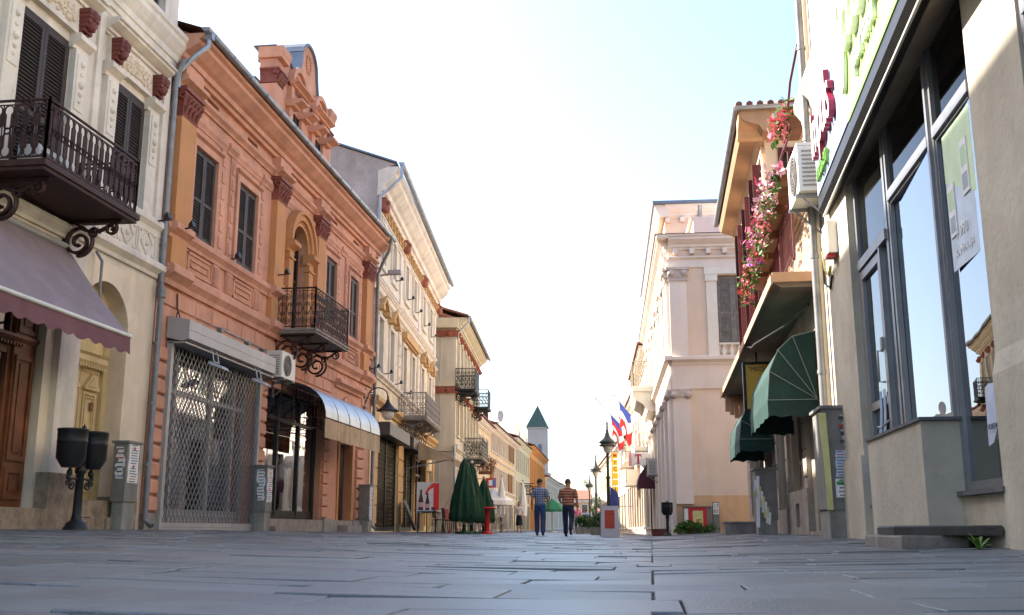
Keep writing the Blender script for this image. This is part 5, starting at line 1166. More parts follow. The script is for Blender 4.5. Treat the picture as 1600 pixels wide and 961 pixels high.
# advertising poster behind the nearest window, paper notice
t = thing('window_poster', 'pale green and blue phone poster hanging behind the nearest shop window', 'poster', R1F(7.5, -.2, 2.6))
b = MB(); b.box(R1F, 7.12, 7.84, -.014, -.010, 2.05, 3.12); b.build('sheet', M('reflection-paled blue poster', (.60, .68, .78), .6, .12, 3, 0), t)  # sheet colour paled to stand in for sky reflected in the pane
b = MB(); b.pris(R1F, [(7.12, 2.45), (7.84, 2.75), (7.84, 3.12), (7.12, 3.12)], -.0095, -.0085); b.build('green_field', M('reflection-paled green poster', (.62, .76, .50), .6, .08, 3, 0), t)  # green washed out by the same painted-in reflection
for a, z in ((7.72, 2.50), (7.35, 2.72)):
    b = MB(); b.box(R1F, a-.08, a+.08, -.008, .0, z-.20, z+.20); ph = b.build('phone_picture', PAPER, t)
    part('screen', M('grey screen', (.45, .60, .30), .4, .1, 3, 0), ph, (a-.06, a+.06, 0.0005, .0015, z, z+.15), F=R1F); part('keypad', M('grey keypad', (.30, .34, .38), .4, .1, 3, 0), ph, (a-.06, a+.06, 0.0005, .0015, z-.17, z-.05), F=R1F)
text('7.990', .13, lambda x, y, z: R1F(7.55-x, -.005+z, 2.30+y), '', t, PAPER, .002)
text('KAMPANJA', .09, lambda x, y, z: R1F(7.52-x, -.005+z, 2.16+y), '', t, PAPER, .002)
b = MB(); b.add([R1F(7.1, -.015, .78), R1F(7.45, -.015, .72), R1F(7.42, -.015, 1.12), R1F(7.12, -.015, 1.2), R1F(7.30, .0, 1.0)], [(0, 1, 4), (1, 2, 4), (2, 3, 4), (3, 0, 4)]); pn = b.build('paper_notice', M('bluish paper', (.55, .60, .72), .8, .05, 4, .1, 20), None, R1F(7.3, -.13, .9)); tag(pn, 'crumpled bluish paper notice taped low in the nearest shop window', 'notice')
b = text('OTVORENO', .055, lambda x, y, z: R1F(7.29-x, .006+z, .84+y), '', None, INK, .001); b.build('lettering', INK, pn)
# fascia sign
SGN = thing('shop_sign', 'blue and green shop fascia with white script and dark red raised letters', 'shop sign', R1F(8, .2, 4.8))
SB = M('pale blue sign', (.33, .40, .56), .4, .04, 2, .03, 20); SGc = M('lime green sign', (.36, .52, .16), .4, .04, 2, .03, 20)
def slop(z0, a): return z0-.055*(a-7.4)*0
R1S = Fr(1.913, 0, 1.8, -1)
b = MB(); b.box(R1S, 3.8, 12.2, -.28, .19, 4.10, 5.42); b.build('sign_box', SB, SGN)
b = MB(); b.pris(R1S, [(3.8, 4.095), (9.75, 4.095), (9.98, 4.4), (10.02, 4.8), (9.9, 5.2), (9.7, 5.425), (3.8, 5.425)], .191, .197); b.build('green_panel', SGc, SGN)
GRL = M('green edge', (.17, .36, .05), .4, .05, 2, 0)
b = MB(); b.box(R1S, 3.8, 9.75, .15, .20, 4.057, 4.094); b.build('green_edge', GRL, SGN)
SR = M('dark red letters', (.30, .02, .05), .4, .05, 3, 0)
def face(a0): return lambda x, y, z: R1F(a0-x*.62, .20+z, 4.55+y)
text('impuls', .88, lambda x, y, z: R1S(11.95-x*.66, .199+.03+z, 4.72+y), '', SGN, SR, .03, 'LEFT', name='red_lettering', bold=.004)
text('impuls', .88, lambda x, y, z: R1S(11.95-x*.66, .263+z, 4.72+y), '', SGN, M('white letters', (.78, .78, .76), .4, .03, 3, 0), .002, 'LEFT', name='letter_faces')
text('cosmofon', 1.0, lambda x, y, z: R1S(9.6-x*.82, .199+.03+z, 4.95+y), '', SGN, M('white letters', (.78, .78, .76), .4, .03, 3, 0), .03, 'LEFT', shear=.25, name='white_lettering', bold=.006)
text('partner', .36, lambda x, y, z: R1S(9.1-x*1.0, .199+.02+z, 4.42+y), '', SGN, M('white letters', (.82, .82, .80)), .02, 'LEFT', name='white_lettering')
text('mobilen', .34, lambda x, y, z: R1S(11.85-x*.72, .199+.02+z, 4.26+y), '', SGN, GRL, .02, 'LEFT', name='green_lettering')
b = MB()
q = [(9.72+.12*cos(t)*1.3, 4.85+.48*sin(t)) for t in [(.25+i/20*1.35)*pi for i in range(21)]]
b.tube([R1S(a, .22, z) for a, z in q], .03, 6); b.build('script_swirl', M('white letters', (.82, .82, .80)), SGN)
b = MB(); b.ext(R1S, [(-.28, 4.05), (.06, 3.87), (.13, 3.85), (.19, 3.92), (.19, 4.056), (-.28, 4.056)], 3.8, 12.2); b.build('shutter_housing', BLACKM, SGN); b = MB(); b.ext(R1S, [(-.28, 4.30), (-.28, 4.04), (.05, 3.862), (.05, 3.85), (-.0, 3.85)][:0] or [(-.28, 4.03), (-.1, 3.93), (.05, 3.86), (.055, 3.868), (-.28, 4.045)], 3.8, 12.2); b.build('soffit', M('tan soffit', (.28, .23, .18), .8, .15, 2, .1, 20), SGN); b = MB(); b.tube([R1S(3.8, .135, 3.846), R1S(12.2, .135, 3.846)], .014, 6); b.build('light_strip', ACW, SGN)
# air conditioner on long brackets, meter box, pipe
aircon(R1F(12.9, .2, 4.3), R1F, 12.88, .06, 4.26, .90, .31, .62, 'beige air conditioner on black brackets beside the blue sign')
t = thing('meter_box', 'small beige junction box with yellow wire under the fascia sign', 'junction box', R1F(11.9, .1, 3.4)); part('casing', ACW, t, (11.75, 12.1, .085, .19, 3.28, 3.66), F=R1F); part('red_seal', REDP, t, (11.80, 11.95, .10, .2, 3.24, 3.279), F=R1F)
b = MB(); b.tube([R1F(12.1, .14, 3.5), R1F(12.3, .16, 3.42), R1F(12.35, .14, 3.22), R1F(12.22, .12, 3.12), R1F(12.1, .12, 3.2)], .018, 6); b.build('yellow_wire', PAPERY, t)
b = MB(); b.tube([R1F(12.2, .10, 3.6), R1F(12.5, .13, 3.5), R1F(12.55, .12, 3.1), R1F(12.3, .1, 2.98), R1F(12.15, .1, 3.1)], .014, 6); b.build('black_wire', BLACKM, t)
b = MB(); b.tube([R1F(13.15, .12, 10.2), R1F(13.15, .12, .6)], .05, 8)
for z in (8.5, 6.5, 5.2, 3.6, 2.1): b.tube([R1F(13.15, .12, z-.025), R1F(13.15, .12, z+.025)], .06, 8)
b.build('drainpipe', ZINCD, WR)
x0, y0 = 2.13, 12.55
c5 = cabinet((x0, y0, .07), .72, .28, 1.46, 'tall grey utility cabinet with yellow strip and torn papers by the shop wall', base=.32)
Fx = Fr(x0, y0-.36, 90, 1)                             # face towards the camera
b = MB(); b.add([Fx(-.19, .012, 1.48), Fx(-.10, .012, 1.48), Fx(-.09, .03, .95), Fx(-.16, .02, .95), Fx(-.08, .012, .38), Fx(-.15, .012, .38)], [(0, 1, 2, 3), (3, 2, 4, 5)]); b.build('yellow_strip', PAPERY, c5)
flyer(Fx, -.03, .10, .003, .75, 1.05, c5, 9, 31, name='blue_notice', mat=M('bluish paper', (.55, .60, .72)), figure=False); flyer(Fx, -.04, .16, .002, .52, .73, c5, 5, 33, name='white_notice', ragged=.0, figure=False)
flyer(Fx, .02, .13, .0025, 1.1, 1.46, c5, 4, 35, name='torn_paper', ragged=.09, mat=M('grey torn paper', (.52, .50, .47), .9, .1, 5, .2, 20), figure=False)
part('green_logo', M('green print', (.08, .35, .10), .7, .1, 4, 0), c5, (-.03, .05, .007, .009, .66, .70), F=Fx); part('red_logo', REDP, c5, (.08, .15, .007, .009, .54, .58), F=Fx)
# step slabs
t = thing('door_step', 'two old stacked step slabs lying in front of the low shop wall', 'step', (1.75, 8.3, .03))
b = MB(); R = random.Random(3); P = [(1.62, 7.42), (1.66, 7.32), (2.16, 7.58), (2.2, 7.66), (2.22, 8.9), (1.71, 8.78)]
def slab(b, poly, z0, z1):
    n = len(poly); cxx = sum(p[0] for p in poly)/n; cyy = sum(p[1] for p in poly)/n
    pts = [(x, y, z0) for x, y in poly]+[(x, y, z1-.012) for x, y in poly]+[(x+(cxx-x)*.03, y+(cyy-y)*.012, z1) for x, y in poly]
    b.add(pts, [(i, (i+1) % n, n+(i+1) % n, n+i) for i in range(n)]+[(n+i, n+(i+1) % n, 2*n+(i+1) % n, 2*n+i) for i in range(n)]+[tuple(range(2*n, 3*n))])
slab(b, P, .0, .122); b.build('lower_slab', STONEG, t)
b = MB(); slab(b, [(1.70, 7.72), (2.27, 7.18), (2.29, 7.3), (2.29, 8.6), (1.93, 8.7), (1.76, 8.55)], .124, .190); b.build('upper_slab', M('dark wet slate slab', (.055, .05, .047), .55, .25, 4, .6, 20), t)
# weed
t = thing('weed', 'small green weed growing at the foot of the right hand pilaster', 'plant', (2.08, 6.98, .04)); R = random.Random(12)
b = MB()
for i in range(11):
    an = R.uniform(0, 2*pi); l = R.uniform(.05, .13); h = R.uniform(.03, .12); w = R.uniform(.010, .018); x, y = 2.06, 7.03
    p = [(x+l*cos(an)*k, y+l*sin(an)*k, .035+h*sin(k*1.9)) for k in (0, .35, .7, 1.)]; nx, ny = -sin(an)*w, cos(an)*w
    for k in range(3):
        s0, s1 = (.4, 1, .9, .05)[k], (.4, 1, .9, .05)[k+1]; b.q((p[k][0]-nx*s0, p[k][1]-ny*s0, p[k][2]), (p[k][0]+nx*s0, p[k][1]+ny*s0, p[k][2]), (p[k+1][0]+nx*s1, p[k+1][1]+ny*s1, p[k+1][2]), (p[k+1][0]-nx*s1, p[k+1][1]-ny*s1, p[k+1][2]))
b.build('leaves', LEAFL, t)

# ================================================================== RIGHT 2: house with flower boxes
R2F = Fr(2.42, 13.86, .6, -1)
W2R = thing('flower_balcony_house', 'old cream house with a dark canopy and overhanging eaves hung with pink flowers', 'house', R2F(6, 0, .1))
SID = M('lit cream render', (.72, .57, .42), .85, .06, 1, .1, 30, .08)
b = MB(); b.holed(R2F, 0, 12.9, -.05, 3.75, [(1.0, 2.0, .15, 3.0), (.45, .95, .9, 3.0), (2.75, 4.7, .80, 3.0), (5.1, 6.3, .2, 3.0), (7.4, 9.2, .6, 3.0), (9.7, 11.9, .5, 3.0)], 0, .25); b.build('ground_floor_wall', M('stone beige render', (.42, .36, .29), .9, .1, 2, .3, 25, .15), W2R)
b = MB(); b.holed(R2F, 0, 5.7, 3.75, 5.05, [], -.001, .2); b.shell(R2F, 0, 5.7, 3.75, 5.05, 3); b.q(R2F(0, 0, 5.05), R2F(5.7, 0, 5.05), R2F(5.7, -3, 5.05), R2F(0, -3, 5.05))
for k in range(4): b.ext(R2F, smallm(3.98+k*.26, 4.02+k*.26, .02), 0, 5.7)
b.ext(R2F, smallm(4.86, 5.09, .14), 0, 5.7); b.build('terrace_parapet', SID, W2R)
UZ = 5.7
b = MB(); b.holed(R2F, UZ, 12.9, 3.75, 8.10, [(6.35, 7.25, 4.6, 7.4), (8.4, 9.3, 4.6, 7.4), (10.6, 11.5, 4.6, 7.4)], 0, .2); b.shell(R2F, UZ, 12.9, 3.7, 8.10, 8, near=False)
Gn = Fr(2.42, 13.86+UZ, 90, 1)
b.holed(Gn, 0, 8, 3.7, 8.10, [(.25, .75, 5.2, 7.5), (1.6, 3.0, 5.2, 7.5)], 0, .2); b.shell(R2F, 0, 12.9, 0, 3.74, 8.2); b.build('upper_wall', SID, W2R)
CRI = M('crimson frame paint', (.07, .010, .014), .5, .15, 5, .05, 30)
for a in (.25, 1.6):
    w = .5 if a < 1 else 1.4
    wn = part('window', CRI, W2R, (a, a+.08, -.15, .05, 5.2, 7.5), (a+w-.08, a+w, -.15, .05, 5.2, 7.5), (a+.08, a+w-.08, -.15, .04, 7.4, 7.5), (a+.08, a+w-.08, -.15, .04, 5.2, 5.3), F=Gn)
    p = MB(); p.q(Gn(a, -.1, 5.2), Gn(a+w, -.1, 5.2), Gn(a+w, -.1, 7.5), Gn(a, -.1, 7.5)); p.build('pane', BLACKM, wn)
for a, c in ((6.35, 7.25), (8.4, 9.3), (10.6, 11.5)):
    wn = sash(R2F, a, c, 4.6, 7.4, -.15, W2R, CRI, fw=.10, back=CURTAIN)
    part('open_shutter', CRI, wn, (a-.04, a+.0, .0, .26, 4.6, 7.4), (c, c+.04, 0, .26, 4.6, 7.4), F=R2F); part('window_surround', SID, W2R, (a-.3, a-.05, 0, .08, 4.5, 7.55), (c+.05, c+.3, 0, .08, 4.5, 7.55), (a-.3, c+.3, 0, .10, 7.551, 7.75), F=R2F)
EAV = M('tan painted eaves', (.50, .31, .185), .75, .08, 1.5, .1, 30, .1)
b = MB(); b.ext(R2F, [(0, 7.67), (.12, 7.70), (.2, 7.82), (.48, 7.92), (.54, 8.02), (.54, 8.14), (0, 8.14)], UZ-.5, 13.0); b.ext(Gn, [(0, 7.67), (.12, 7.70), (.2, 7.82), (.42, 7.92), (.48, 8.02), (.48, 8.14), (0, 8.14)], -.52, 8); b.build('eaves', EAV, W2R)
b = MB(); K = 6; b.ext(R2F, [(.54+.07+.07*cos(pi+pi*i/K), 8.18+.07*sin(pi+pi*i/K)) for i in range(K+1)], UZ-.55, 13.1); b.ext(Gn, [(.48+.07+.07*cos(pi+pi*i/K), 8.18+.07*sin(pi+pi*i/K)) for i in range(K+1)], -.6, 8); b.build('gutter', ZINC, W2R)
b = MB(); q = [R2F(UZ-.55, .6, 8.19), R2F(13.05, .6, 8.19), R2F(13.05, -8, 8.19), R2F(UZ-.65, -8, 8.19)]; rd = [R2F(UZ+3, -3.5, 9.92), R2F(12, -3.5, 9.92)]
b.add(q+rd, [(0, 1, 5, 4), (1, 2, 5), (2, 3, 4, 5), (3, 0, 4)])
for i in range(40): x = -.5+.2*i; b.tube([Gn(x, .50, 8.25), Gn(x, .2, 8.34)], .07, 6)
b.build('roof', TILE, W2R)
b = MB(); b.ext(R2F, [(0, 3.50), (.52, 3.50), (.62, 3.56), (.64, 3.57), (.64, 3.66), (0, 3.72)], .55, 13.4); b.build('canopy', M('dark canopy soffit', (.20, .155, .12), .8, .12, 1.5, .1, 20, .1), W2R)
b = MB(); b.box(R2F, .50, 13.5, .64, .665, 3.54, 3.67); b.box(R2F, .50, .549, .0, .64, 3.57, 3.71); b.build('canopy_edge', EAV, W2R)
b = MB()
for k in range(4): b.box(R2F, 12.6-k*.16, 12.7-k*.16, .05, .60-.1*k, 3.10-.1*k, 3.49-.1*k)
b.build('canopy_bracket', EAV, W2R)
for q0, q1, dq, hq in ((2.35, 2.75, .06, 3.0), (4.75, 5.05, .06, 3.0), (6.35, 7.3, .06, 3.0), (12.0, 12.85, .10, 3.3)):
    b = MB(); b.box(R2F, q0, q1, 0, dq, .05, hq); z = .55
    while z < hq-.4: b.box(R2F, q0+.01, q1-.01, dq, dq+.016, z, z+.39); z += .42
    b.build('stone_pier', M('stone beige render', (.42, .36, .29)), W2R)
b = MB()
for a0, a1, h in ((2.3, 4.75, .78), (4.78, 6.3, .52), (.15, .98, .78), (7.3, 9.3, .55), (9.6, 12.0, .45)): b.holed(R2F, a0, a1, -.05, h, [((a0+a1)/2-.22, (a0+a1)/2+.22, .2, .58)] if h > .6 else [], .10, .3); b.q(R2F(a0, .10, h), R2F(a1, .10, h), R2F(a1, -.25, h), R2F(a0, -.25, h)); b.q(R2F(a0, .10, -.05), R2F(a0, -.2, -.05), R2F(a0, -.2, h), R2F(a0, .10, h))
b.build('stone_base', STONEG, W2R)
for a0, a1, z0 in ((.47, .93, .92), (2.77, 4.68, .82), (7.42, 9.18, .62), (9.72, 11.88, .52)):
    shopfront(R2F, a0, a1, z0, 3.0, -.16, W2R, M('grey brown window paint', (.17, .145, .125), .6, .1, 4, .1, 30), ((a0+a1)/2,) if a1-a0 > 1 else (), (1.25,), .42 if z0 > .8 else 0, fw=.07, deep=.8, name='shop_window')
for a0, a1 in ((1.0, 2.0), (5.1, 6.3)):
    b = MB(); b.box(R2F, a0, a1, -.24, -.18, .15, 3.0); frame4(b, R2F, a0+.05, a1-.05, .3, 1.3, .06, -.179, -.15); frame4(b, R2F, a0+.05, a1-.05, 1.4, 2.9, .06, -.179, -.15); b.build('shop_door', BROWND, W2R)
b = MB(); b.box(R2F, 1.0, 2.05, .0, .12, .0, .14); b.build('threshold', STONEG, W2R)
b = MB(); b.tube([R2F(5.5, .60, 3.52), R2F(5.0, .55, 3.42), R2F(4.0, .6, 3.30), R2F(2.2, .3, 3.26), R2F(1.0, .1, 3.34)], .022, 6); tag(b.build('drooping_cable', BLACKM, None, R2F(4, .5, 3.3)), 'thick black cable drooping under the dark canopy', 'cable')
# terrace rail and flowers
b = MB()
FA = lambda a: .22+.04*sin(a)
for a in (1.0, 2.8, 4.6, 6.0): b.tube([R2F(a, FA(a), 4.0), R2F(a, FA(a), 5.75 if a < 5 else 5.1)], .018, 5)
b.tube([R2F(1.0, .3, 5.75), R2F(4.6, .3, 5.75)], .018, 5); b.tube([R2F(1.0, .30, 5.75), R2F(.6, .22, 6.6), R2F(.15, .05, 7.4)], .02, 5); b.tube([R2F(.2, .30, 5.72), R2F(1.0, .30, 5.72)], .02, 5)
for i in range(39): a = .9+i*.13; b.tube([R2F(a, FA(a), 4.05), R2F(a, FA(a), 4.95)], .008, 4)
b.tube([R2F(.9, FA(.9), 4.95), R2F(6, .22, 4.85)], .016, 5); b.tube([R2F(.9, .3, 4.05), R2F(6, .22, 4.05)], .016, 5)
b.build('terrace_rail', M('dark crimson iron', (.10, .02, .025), .5, .2, 6, .1, 40), W2R)
FBX = M('brown flower trough', (.16, .07, .04), .8, .15, 4, .1, 30)
def flowers(F, a0, a1, d, z, hgt, seed, label, cols, density=1., hang=.35):
    t = thing('flower_box', label, 'flower box', F((a0+a1)/2, d, z), group='flower boxes on the terrace'); R = random.Random(seed)
    b = MB(); b.box(F, a0, a1, d-.10, d+.10, z, z+.18); b.build('trough', FBX, t)
    n = int((a1-a0)*260*density); lf = MB(); fl = MB()
    def pt():
        a = R.uniform(a0-.05, a1+.05); q = R.random(); sp = .16+.14*sin(a*5+seed)
        if R.random() < .5: zz = z+.18+R.random()**1.3*hgt*(.6+.4*sin(a*3.1+seed)); dd = d+R.gauss(0, .12)
        else: zz = z+.2-R.random()*hang*(.7+.5*sin(a*4+seed*2)); dd = d+.10+R.random()*sp
        return a, dd, zz
    for i in range(n):
        a, dd, zz = pt(); s = R.uniform(.03, .06); u = [R.gauss(0, 1) for _ in range(3)]; v = [R.gauss(0, 1) for _ in range(3)]; p = F(a, dd, zz)
        P = lambda k, l: tuple(p[j]+s*(k*u[j]+l*v[j])*.7 for j in range(3)); lf.q(P(-1, 0), P(0, -.6), P(1, 0), P(0, .6), m=R.choice((0, 0, 1)))
    cl = [pt() for _ in range(int(n/4.5))]
    for a, dd, zz in (cl if seed != 4 else cl[::6]):
        m = R.choice(cols); c = F(a, dd+.03, zz+.02)
        for k in range(R.randint(5, 10)):
            s = R.uniform(.014, .026); o = [c[j]+R.gauss(0, .035) for j in range(3)]; u = [R.gauss(0, 1) for _ in range(3)]; v = [R.gauss(0, 1) for _ in range(3)]
            P = lambda k, l: tuple(o[j]+s*(k*u[j]+l*v[j]) for j in range(3)); fl.q(P(-1, -.3), P(0, -1), P(1, -.2), P(.5, .9), P(-.6, .8), m=m)
    lf.build('foliage', [LEAF, LEAFL], t); fl.build('blossoms', [PINKF, REDF, PALEF, M('violet petals', (.42, .08, .45), .7, .3, 30, 0)], t)
    return t
flowers(R2F, .95, 1.85, .30, 5.12, .42, 1, 'flower box with white and pink blooms highest and nearest the air conditioner', (2, 2, 0, 2), 1.5, .45)
flowers(R2F, 1.9, 2.8, .32, 4.98, .40, 2, 'flower box full of pink geraniums, second along the terrace', (0, 1, 0, 2), 1.6, .6)
flowers(R2F, 2.85, 3.75, .32, 4.86, .38, 3, 'flower box with violet and pink blooms at the middle of the terrace', (3, 0, 1, 0), 1.5, .5)
flowers(R2F, 3.8, 4.7, .32, 4.76, .34, 4, 'flower box mostly green foliage with few blooms on the terrace', (0, 1), 1.5, .4)
flowers(R2F, 4.75, 5.8, .32, 4.68, .34, 5, 'last flower box with dense pink trailing flowers toward the far end', (0, 1, 0, 1), 1.5, .42)
flowers(R2F, .25, .75, .22, 5.75, .35, 7, 'small flower basket hanging high under the top rail beside the drainpipe', (1, 0, 0), 1.5, .5)
# yellow sign under the canopy
t = thing('exchange_sign', 'yellow hanging sign in a black frame with red numerals under the canopy', 'sign', R2F(6.2, .5, 3.0))
SF = Fr(*R2F(6.0, .62, 0)[:2], 90, 1); YS = M('yellow sign face', (.62, .40, .06), .5, .06, 3, .03, 20)
part('sign_face', YS, t, (0, .95, -.06, .06, 2.40, 3.25), F=SF); b = MB(); frame4(b, SF, -.05, 1.0, 2.35, 3.30, .05, -.08, .08); b.build('frame', BLACKM, t)
text('"MECHAESETKA"', .115, lambda x, y, z: SF(.48+x, .062+z, 3.16+y), '', t, INK, .002); text('10', .40, lambda x, y, z: SF(.46+x, .062+z, 2.89+y), '', t, INKR, .002, bold=.012); text('COP', .26, lambda x, y, z: SF(.40+x, .062+z, 2.57+y), '', t, INK, .002, bold=.012)
part('hanger', IRONB, t, (.2, .24, -.01, .01, 3.30, 3.50), (.7, .74, -.01, .01, 3.30, 3.50), F=SF)
# green shell awnings
def shell_awning(a0, a1, dp, zt, zb, label):
    t = thing('shell_awning', label, 'awning', R2F((a0+a1)/2, 0, zt), group='green shell awnings'); K = 5; zp = zb+.27
    ang = [radians(90*k/(K-1)) for k in range(K)]; rz_ = zt-zp
    rib = [[R2F(a, max(.01, dp*sin(t)**.85), zp+rz_*cos(t)**.9 if t < 1.57 else zp) for t in ang] for a in (a0+.02, a1-.02)]
    b = MB(); SUBS = 6
    for k in range(K-1):
        p, q, r, s_ = rib[0][k], rib[1][k], rib[1][k+1], rib[0][k+1]
        for i in range(SUBS):
            t0, t1 = i/SUBS, (i+1)/SUBS; f = lambda A, B, t, sg: tuple(A[j]+(B[j]-A[j])*t for j in range(3))
            sag = lambda t: -.03*sin(pi*t)
            g0, g1 = f(p, s_, t0, 0), f(p, s_, t1, 0); h0, h1 = f(q, r, t0, 0), f(q, r, t1, 0)
            mid = lambda u, w, tt: tuple((u[j]+w[j])/2+(sag(tt) if j == 2 else 0) for j in range(3))
            m0, m1 = mid(g0, h0, t0), mid(g1, h1, t1); b.q(g0, m0, m1, g1, sm=True); b.q(m0, h0, h1, m1, sm=True)
    b.build('top_canvas', GREENC, t, rec=True)
    for side, a in ((0, a0+.02), (1, a1-.02)):
        b = MB(); pv = R2F(a, .02, zp)
        for k in range(K-1):
            A, B = rib[side][k], rib[side][k+1]
            for i in range(4):
                f = lambda t: tuple(A[j]+(B[j]-A[j])*t for j in range(3)); b.q(pv, f(i/4), f((i+1)/4))
        b.build('side_canvas', GREENC, t)
    b = MB(); n = 22
    path = [R2F(a0+.02, .02, zp)]+[R2F(a0+.02, dp*i/8, zp) for i in range(1, 9)]+[R2F(lerp(a0+.02, a1-.02, i/12), dp, zp) for i in range(1, 13)]+[R2F(a1-.02, dp*(1-i/8), zp) for i in range(1, 9)]
    for i in range(len(path)-1):
        p, q = path[i], path[i+1]; w = lambda k: zb+.05*abs(sin(k*1.1)); b.q(p, q, (q[0], q[1], w(i+1)), (p[0], p[1], w(i)))
    b.build('valance', GREENC, t)
    b = MB(); P_ = M('pale piping', (.22, .27, .24), .7, .1, 5, 0)
    for side, a in ((0, a0), (1, a1)):
        pv = R2F(a, .02, zp)
        for k in range(1, K): 
            e = rib[side][k]; e = (e[0], e[1]+(-.02 if side == 0 else .02), e[2]); b.tube([pv, e], .007, 4)
        b.tube([(r[0], r[1]+(-.01 if side == 0 else .01), r[2]+.008) for r in rib[side]], .010, 4)
    b.build('piping', P_, t)
shell_awning(1.2, 4.2, .72, 2.98, 1.72, 'nearer green shell awning with scalloped edge and pale ribs')
shell_awning(6.6, 9.6, .74, 2.75, 1.62, 'farther green shell awning half hidden behind the nearer one')
c6 = cabinet((2.0, 18.75, .09), .5, .36, 1.1, 'small rusty grey cabinet with white and yellow paper strips beside the far awning', base=.24)
Fx = Fr(2.0, 18.5, 90, 1); b = MB(); R = random.Random(2)
for k in range(7): x = -.17+.03*k; z = 1.02-.09*k; b.q(Fx(x-.03, .012, z), Fx(x+.05, .03, z-.03), Fx(x+.03, .012, z-.24), Fx(x-.05, .03, z-.2), m=k % 2)
b.q(Fx(-.17, .012, 1.08), Fx(-.11, .012, 1.08), Fx(-.14, .03, .2), Fx(-.2, .03, .2)); b.build('paper_strips', [PAPER, PAPERY], c6)
b = MB(); b.box(R2F, 8.9, 9.9, .12, .95, .02, .30); b.box(R2F, 8.88, 9.92, .10, .97, .301, .335); tag(b.build('concrete_step', STONEG, None, R2F(9.4, .5, .1)), 'low grey concrete step block by the far end of the awning shops', 'step')
t = thing('toy_dog', 'orange and white cloth toy dog sitting in the shop window by the cabinet', 'toy', R2F(.7, -.2, 1.0))
OG = M('orange felt', (.55, .22, .06), .9, .15, 8, .2, 40)
b = MB(); c = R2F(.75, -.32, 0); b.lathe(c[0], c[1], [(.10, .98), (.16, 1.0), (.17, 1.15), (.12, 1.36), (.06, 1.44), (.01, 1.46)], 12); b.build('body', OG, t)
b = MB(); b.ball((c[0], c[1], 1.53), .11, 9); b.ball((c[0]-.05, c[1]-.08, 1.50), .055, 7); b.build('head', PAPER, t); b = MB(); b.ball((c[0]-.07, c[1]-.13, 1.52), .02, 5); b.ball((c[0]-.1, c[1]-.03, 1.56), .014, 5); b.ball((c[0]+.02, c[1]-.1, 1.56), .014, 5); b.build('nose', BLACKM, t)

# ================================================================== RIGHT 3: peach corner building
C0 = (.74, 31.0)
CF = Fr(C0[0], C0[1], -2.3, -1)                      # street facade
CS = Fr(C0[0], C0[1], 87.7, 1)                       # wall facing the camera: a to the right, d towards the camera
CS.n = (-CF.t[0], -CF.t[1])
WC = thing('peach_corner_building', 'two storey peach corner building with white pilasters and a dentilled cornice', 'building', (C0[0]+3, C0[1]+6, .1))
b = MB(); b.holed(CS, 0, 9, 1.15, 8.9, [(1.45, 2.40, 5.70, 7.80)], 0, .18); b.build('side_wall', PEACH, WC)
part('side_base', PEACHD, WC, (0, 9, -.2, .012, -.2, 1.15), F=CS)
CW = [(1.3, 2.2), (3.9, 4.8), (6.5, 7.4), (9.1, 10.0), (11.7, 12.6), (14.3, 15.2)]
b = MB(); b.holed(CF, 0, 17.6, -.2, 8.9, [(a, c, 5.3, 7.7) for a, c in CW]+[(a-.2, c+.2, .3, 3.6) for a, c in CW], 0, .25); b.shell(CF, 0, 17.6, 0, 8.9, 10, near=False); b.build('street_wall', WHITET, WC)
for a, c in CW: part('window', M('grey green shutter', (.22, .24, .2), .8, .1, 4, .1, 30), WC, (a, c, -.2, -.15, 5.3, 7.7), F=CF); part('window_surround', WHITET, WC, (a-.25, a, 0, .12, 5.3, 7.7), (c, c+.25, 0, .12, 5.3, 7.7), (a-.3, c+.3, 0, .18, 7.7, 7.95), F=CF); part('shop_opening', BLACKM, WC, (a-.2, c+.2, -.24, -.18, .3, 3.6), F=CF)
b = MB()
for F, ln in ((CF, 17.6), (CS, 9)):
    s0 = -.0
    b.ext(F, corn(8.62, 9.05, .36), s0, ln); b.box(F, s0, ln, 0, .06, 8.05, 8.28); b.ext(F, smallm(5.02, 5.28, .22), s0, ln); b.box(F, s0, ln, 0, .05, 4.30, 5.02); b.ext(F, smallm(8.28, 8.40, .14), s0, ln)
    k = .15
    while k < ln-.1: b.box(F, k, k+.14, .02, .22, 8.46, 8.61); k += .50
b.box(CF, -.36, 0, 0, .36, 8.93, 9.05); b.box(CF, -.22, 0, 0, .22, 5.15, 5.28)
b.build('cornice', PINKW, WC)
for F, px in ((CS, (0.,)), (CF, (.05, 3.0, 5.6, 8.2, 10.8, 13.4, 16.4))):
    for a in px:
        b = MB(); b.box(F, a, a+.52, 0, .10, 5.285, 7.98); b.box(F, a, a+.52, 0, .10, .9 if F is CS else .2, 4.29); b.build('pilaster', PINKW, WC)
        b = MB()
        for z in (7.74,): b.box(F, a-.05, a+.57, 0, .16, z-.0, z+.22); b.box(F, a-.1, a+.62, 0, .2, z+.22, z+.30); b.box(F, a-.03, a+.55, 0, .14, z-.12, z-.005)
        for s_ in (.06, .46): b.ball(F(a+s_, .16, 7.86), .10, 6); b.ball(F(a+s_, .14, 4.10), .11, 6)
        b.box(F, a-.04, a+.56, 0, .15, 4.05, 4.28); b.build('capital', M('grey pink capital', (.55, .46, .40), .85, .1, 4, .2, 30), WC)
wn = part('side_window', SHUTG, WC, (1.45, 2.40, -.17, -.13, 5.70, 7.80), F=CS); shutters(CS, 1.47, 2.38, 5.72, 7.78, -.12, wn, SHUTG, slat=.07)
part('side_window_surround', WHITET, WC, (1.12, 1.44, 0, .08, 5.285, 7.6), (2.41, 2.7, 0, .08, 5.285, 7.6), (1.07, 2.75, 0, .09, 7.82, 8.04), (1.09, 1.46, 0, .13, 7.6, 7.8), F=CS)
b = MB()
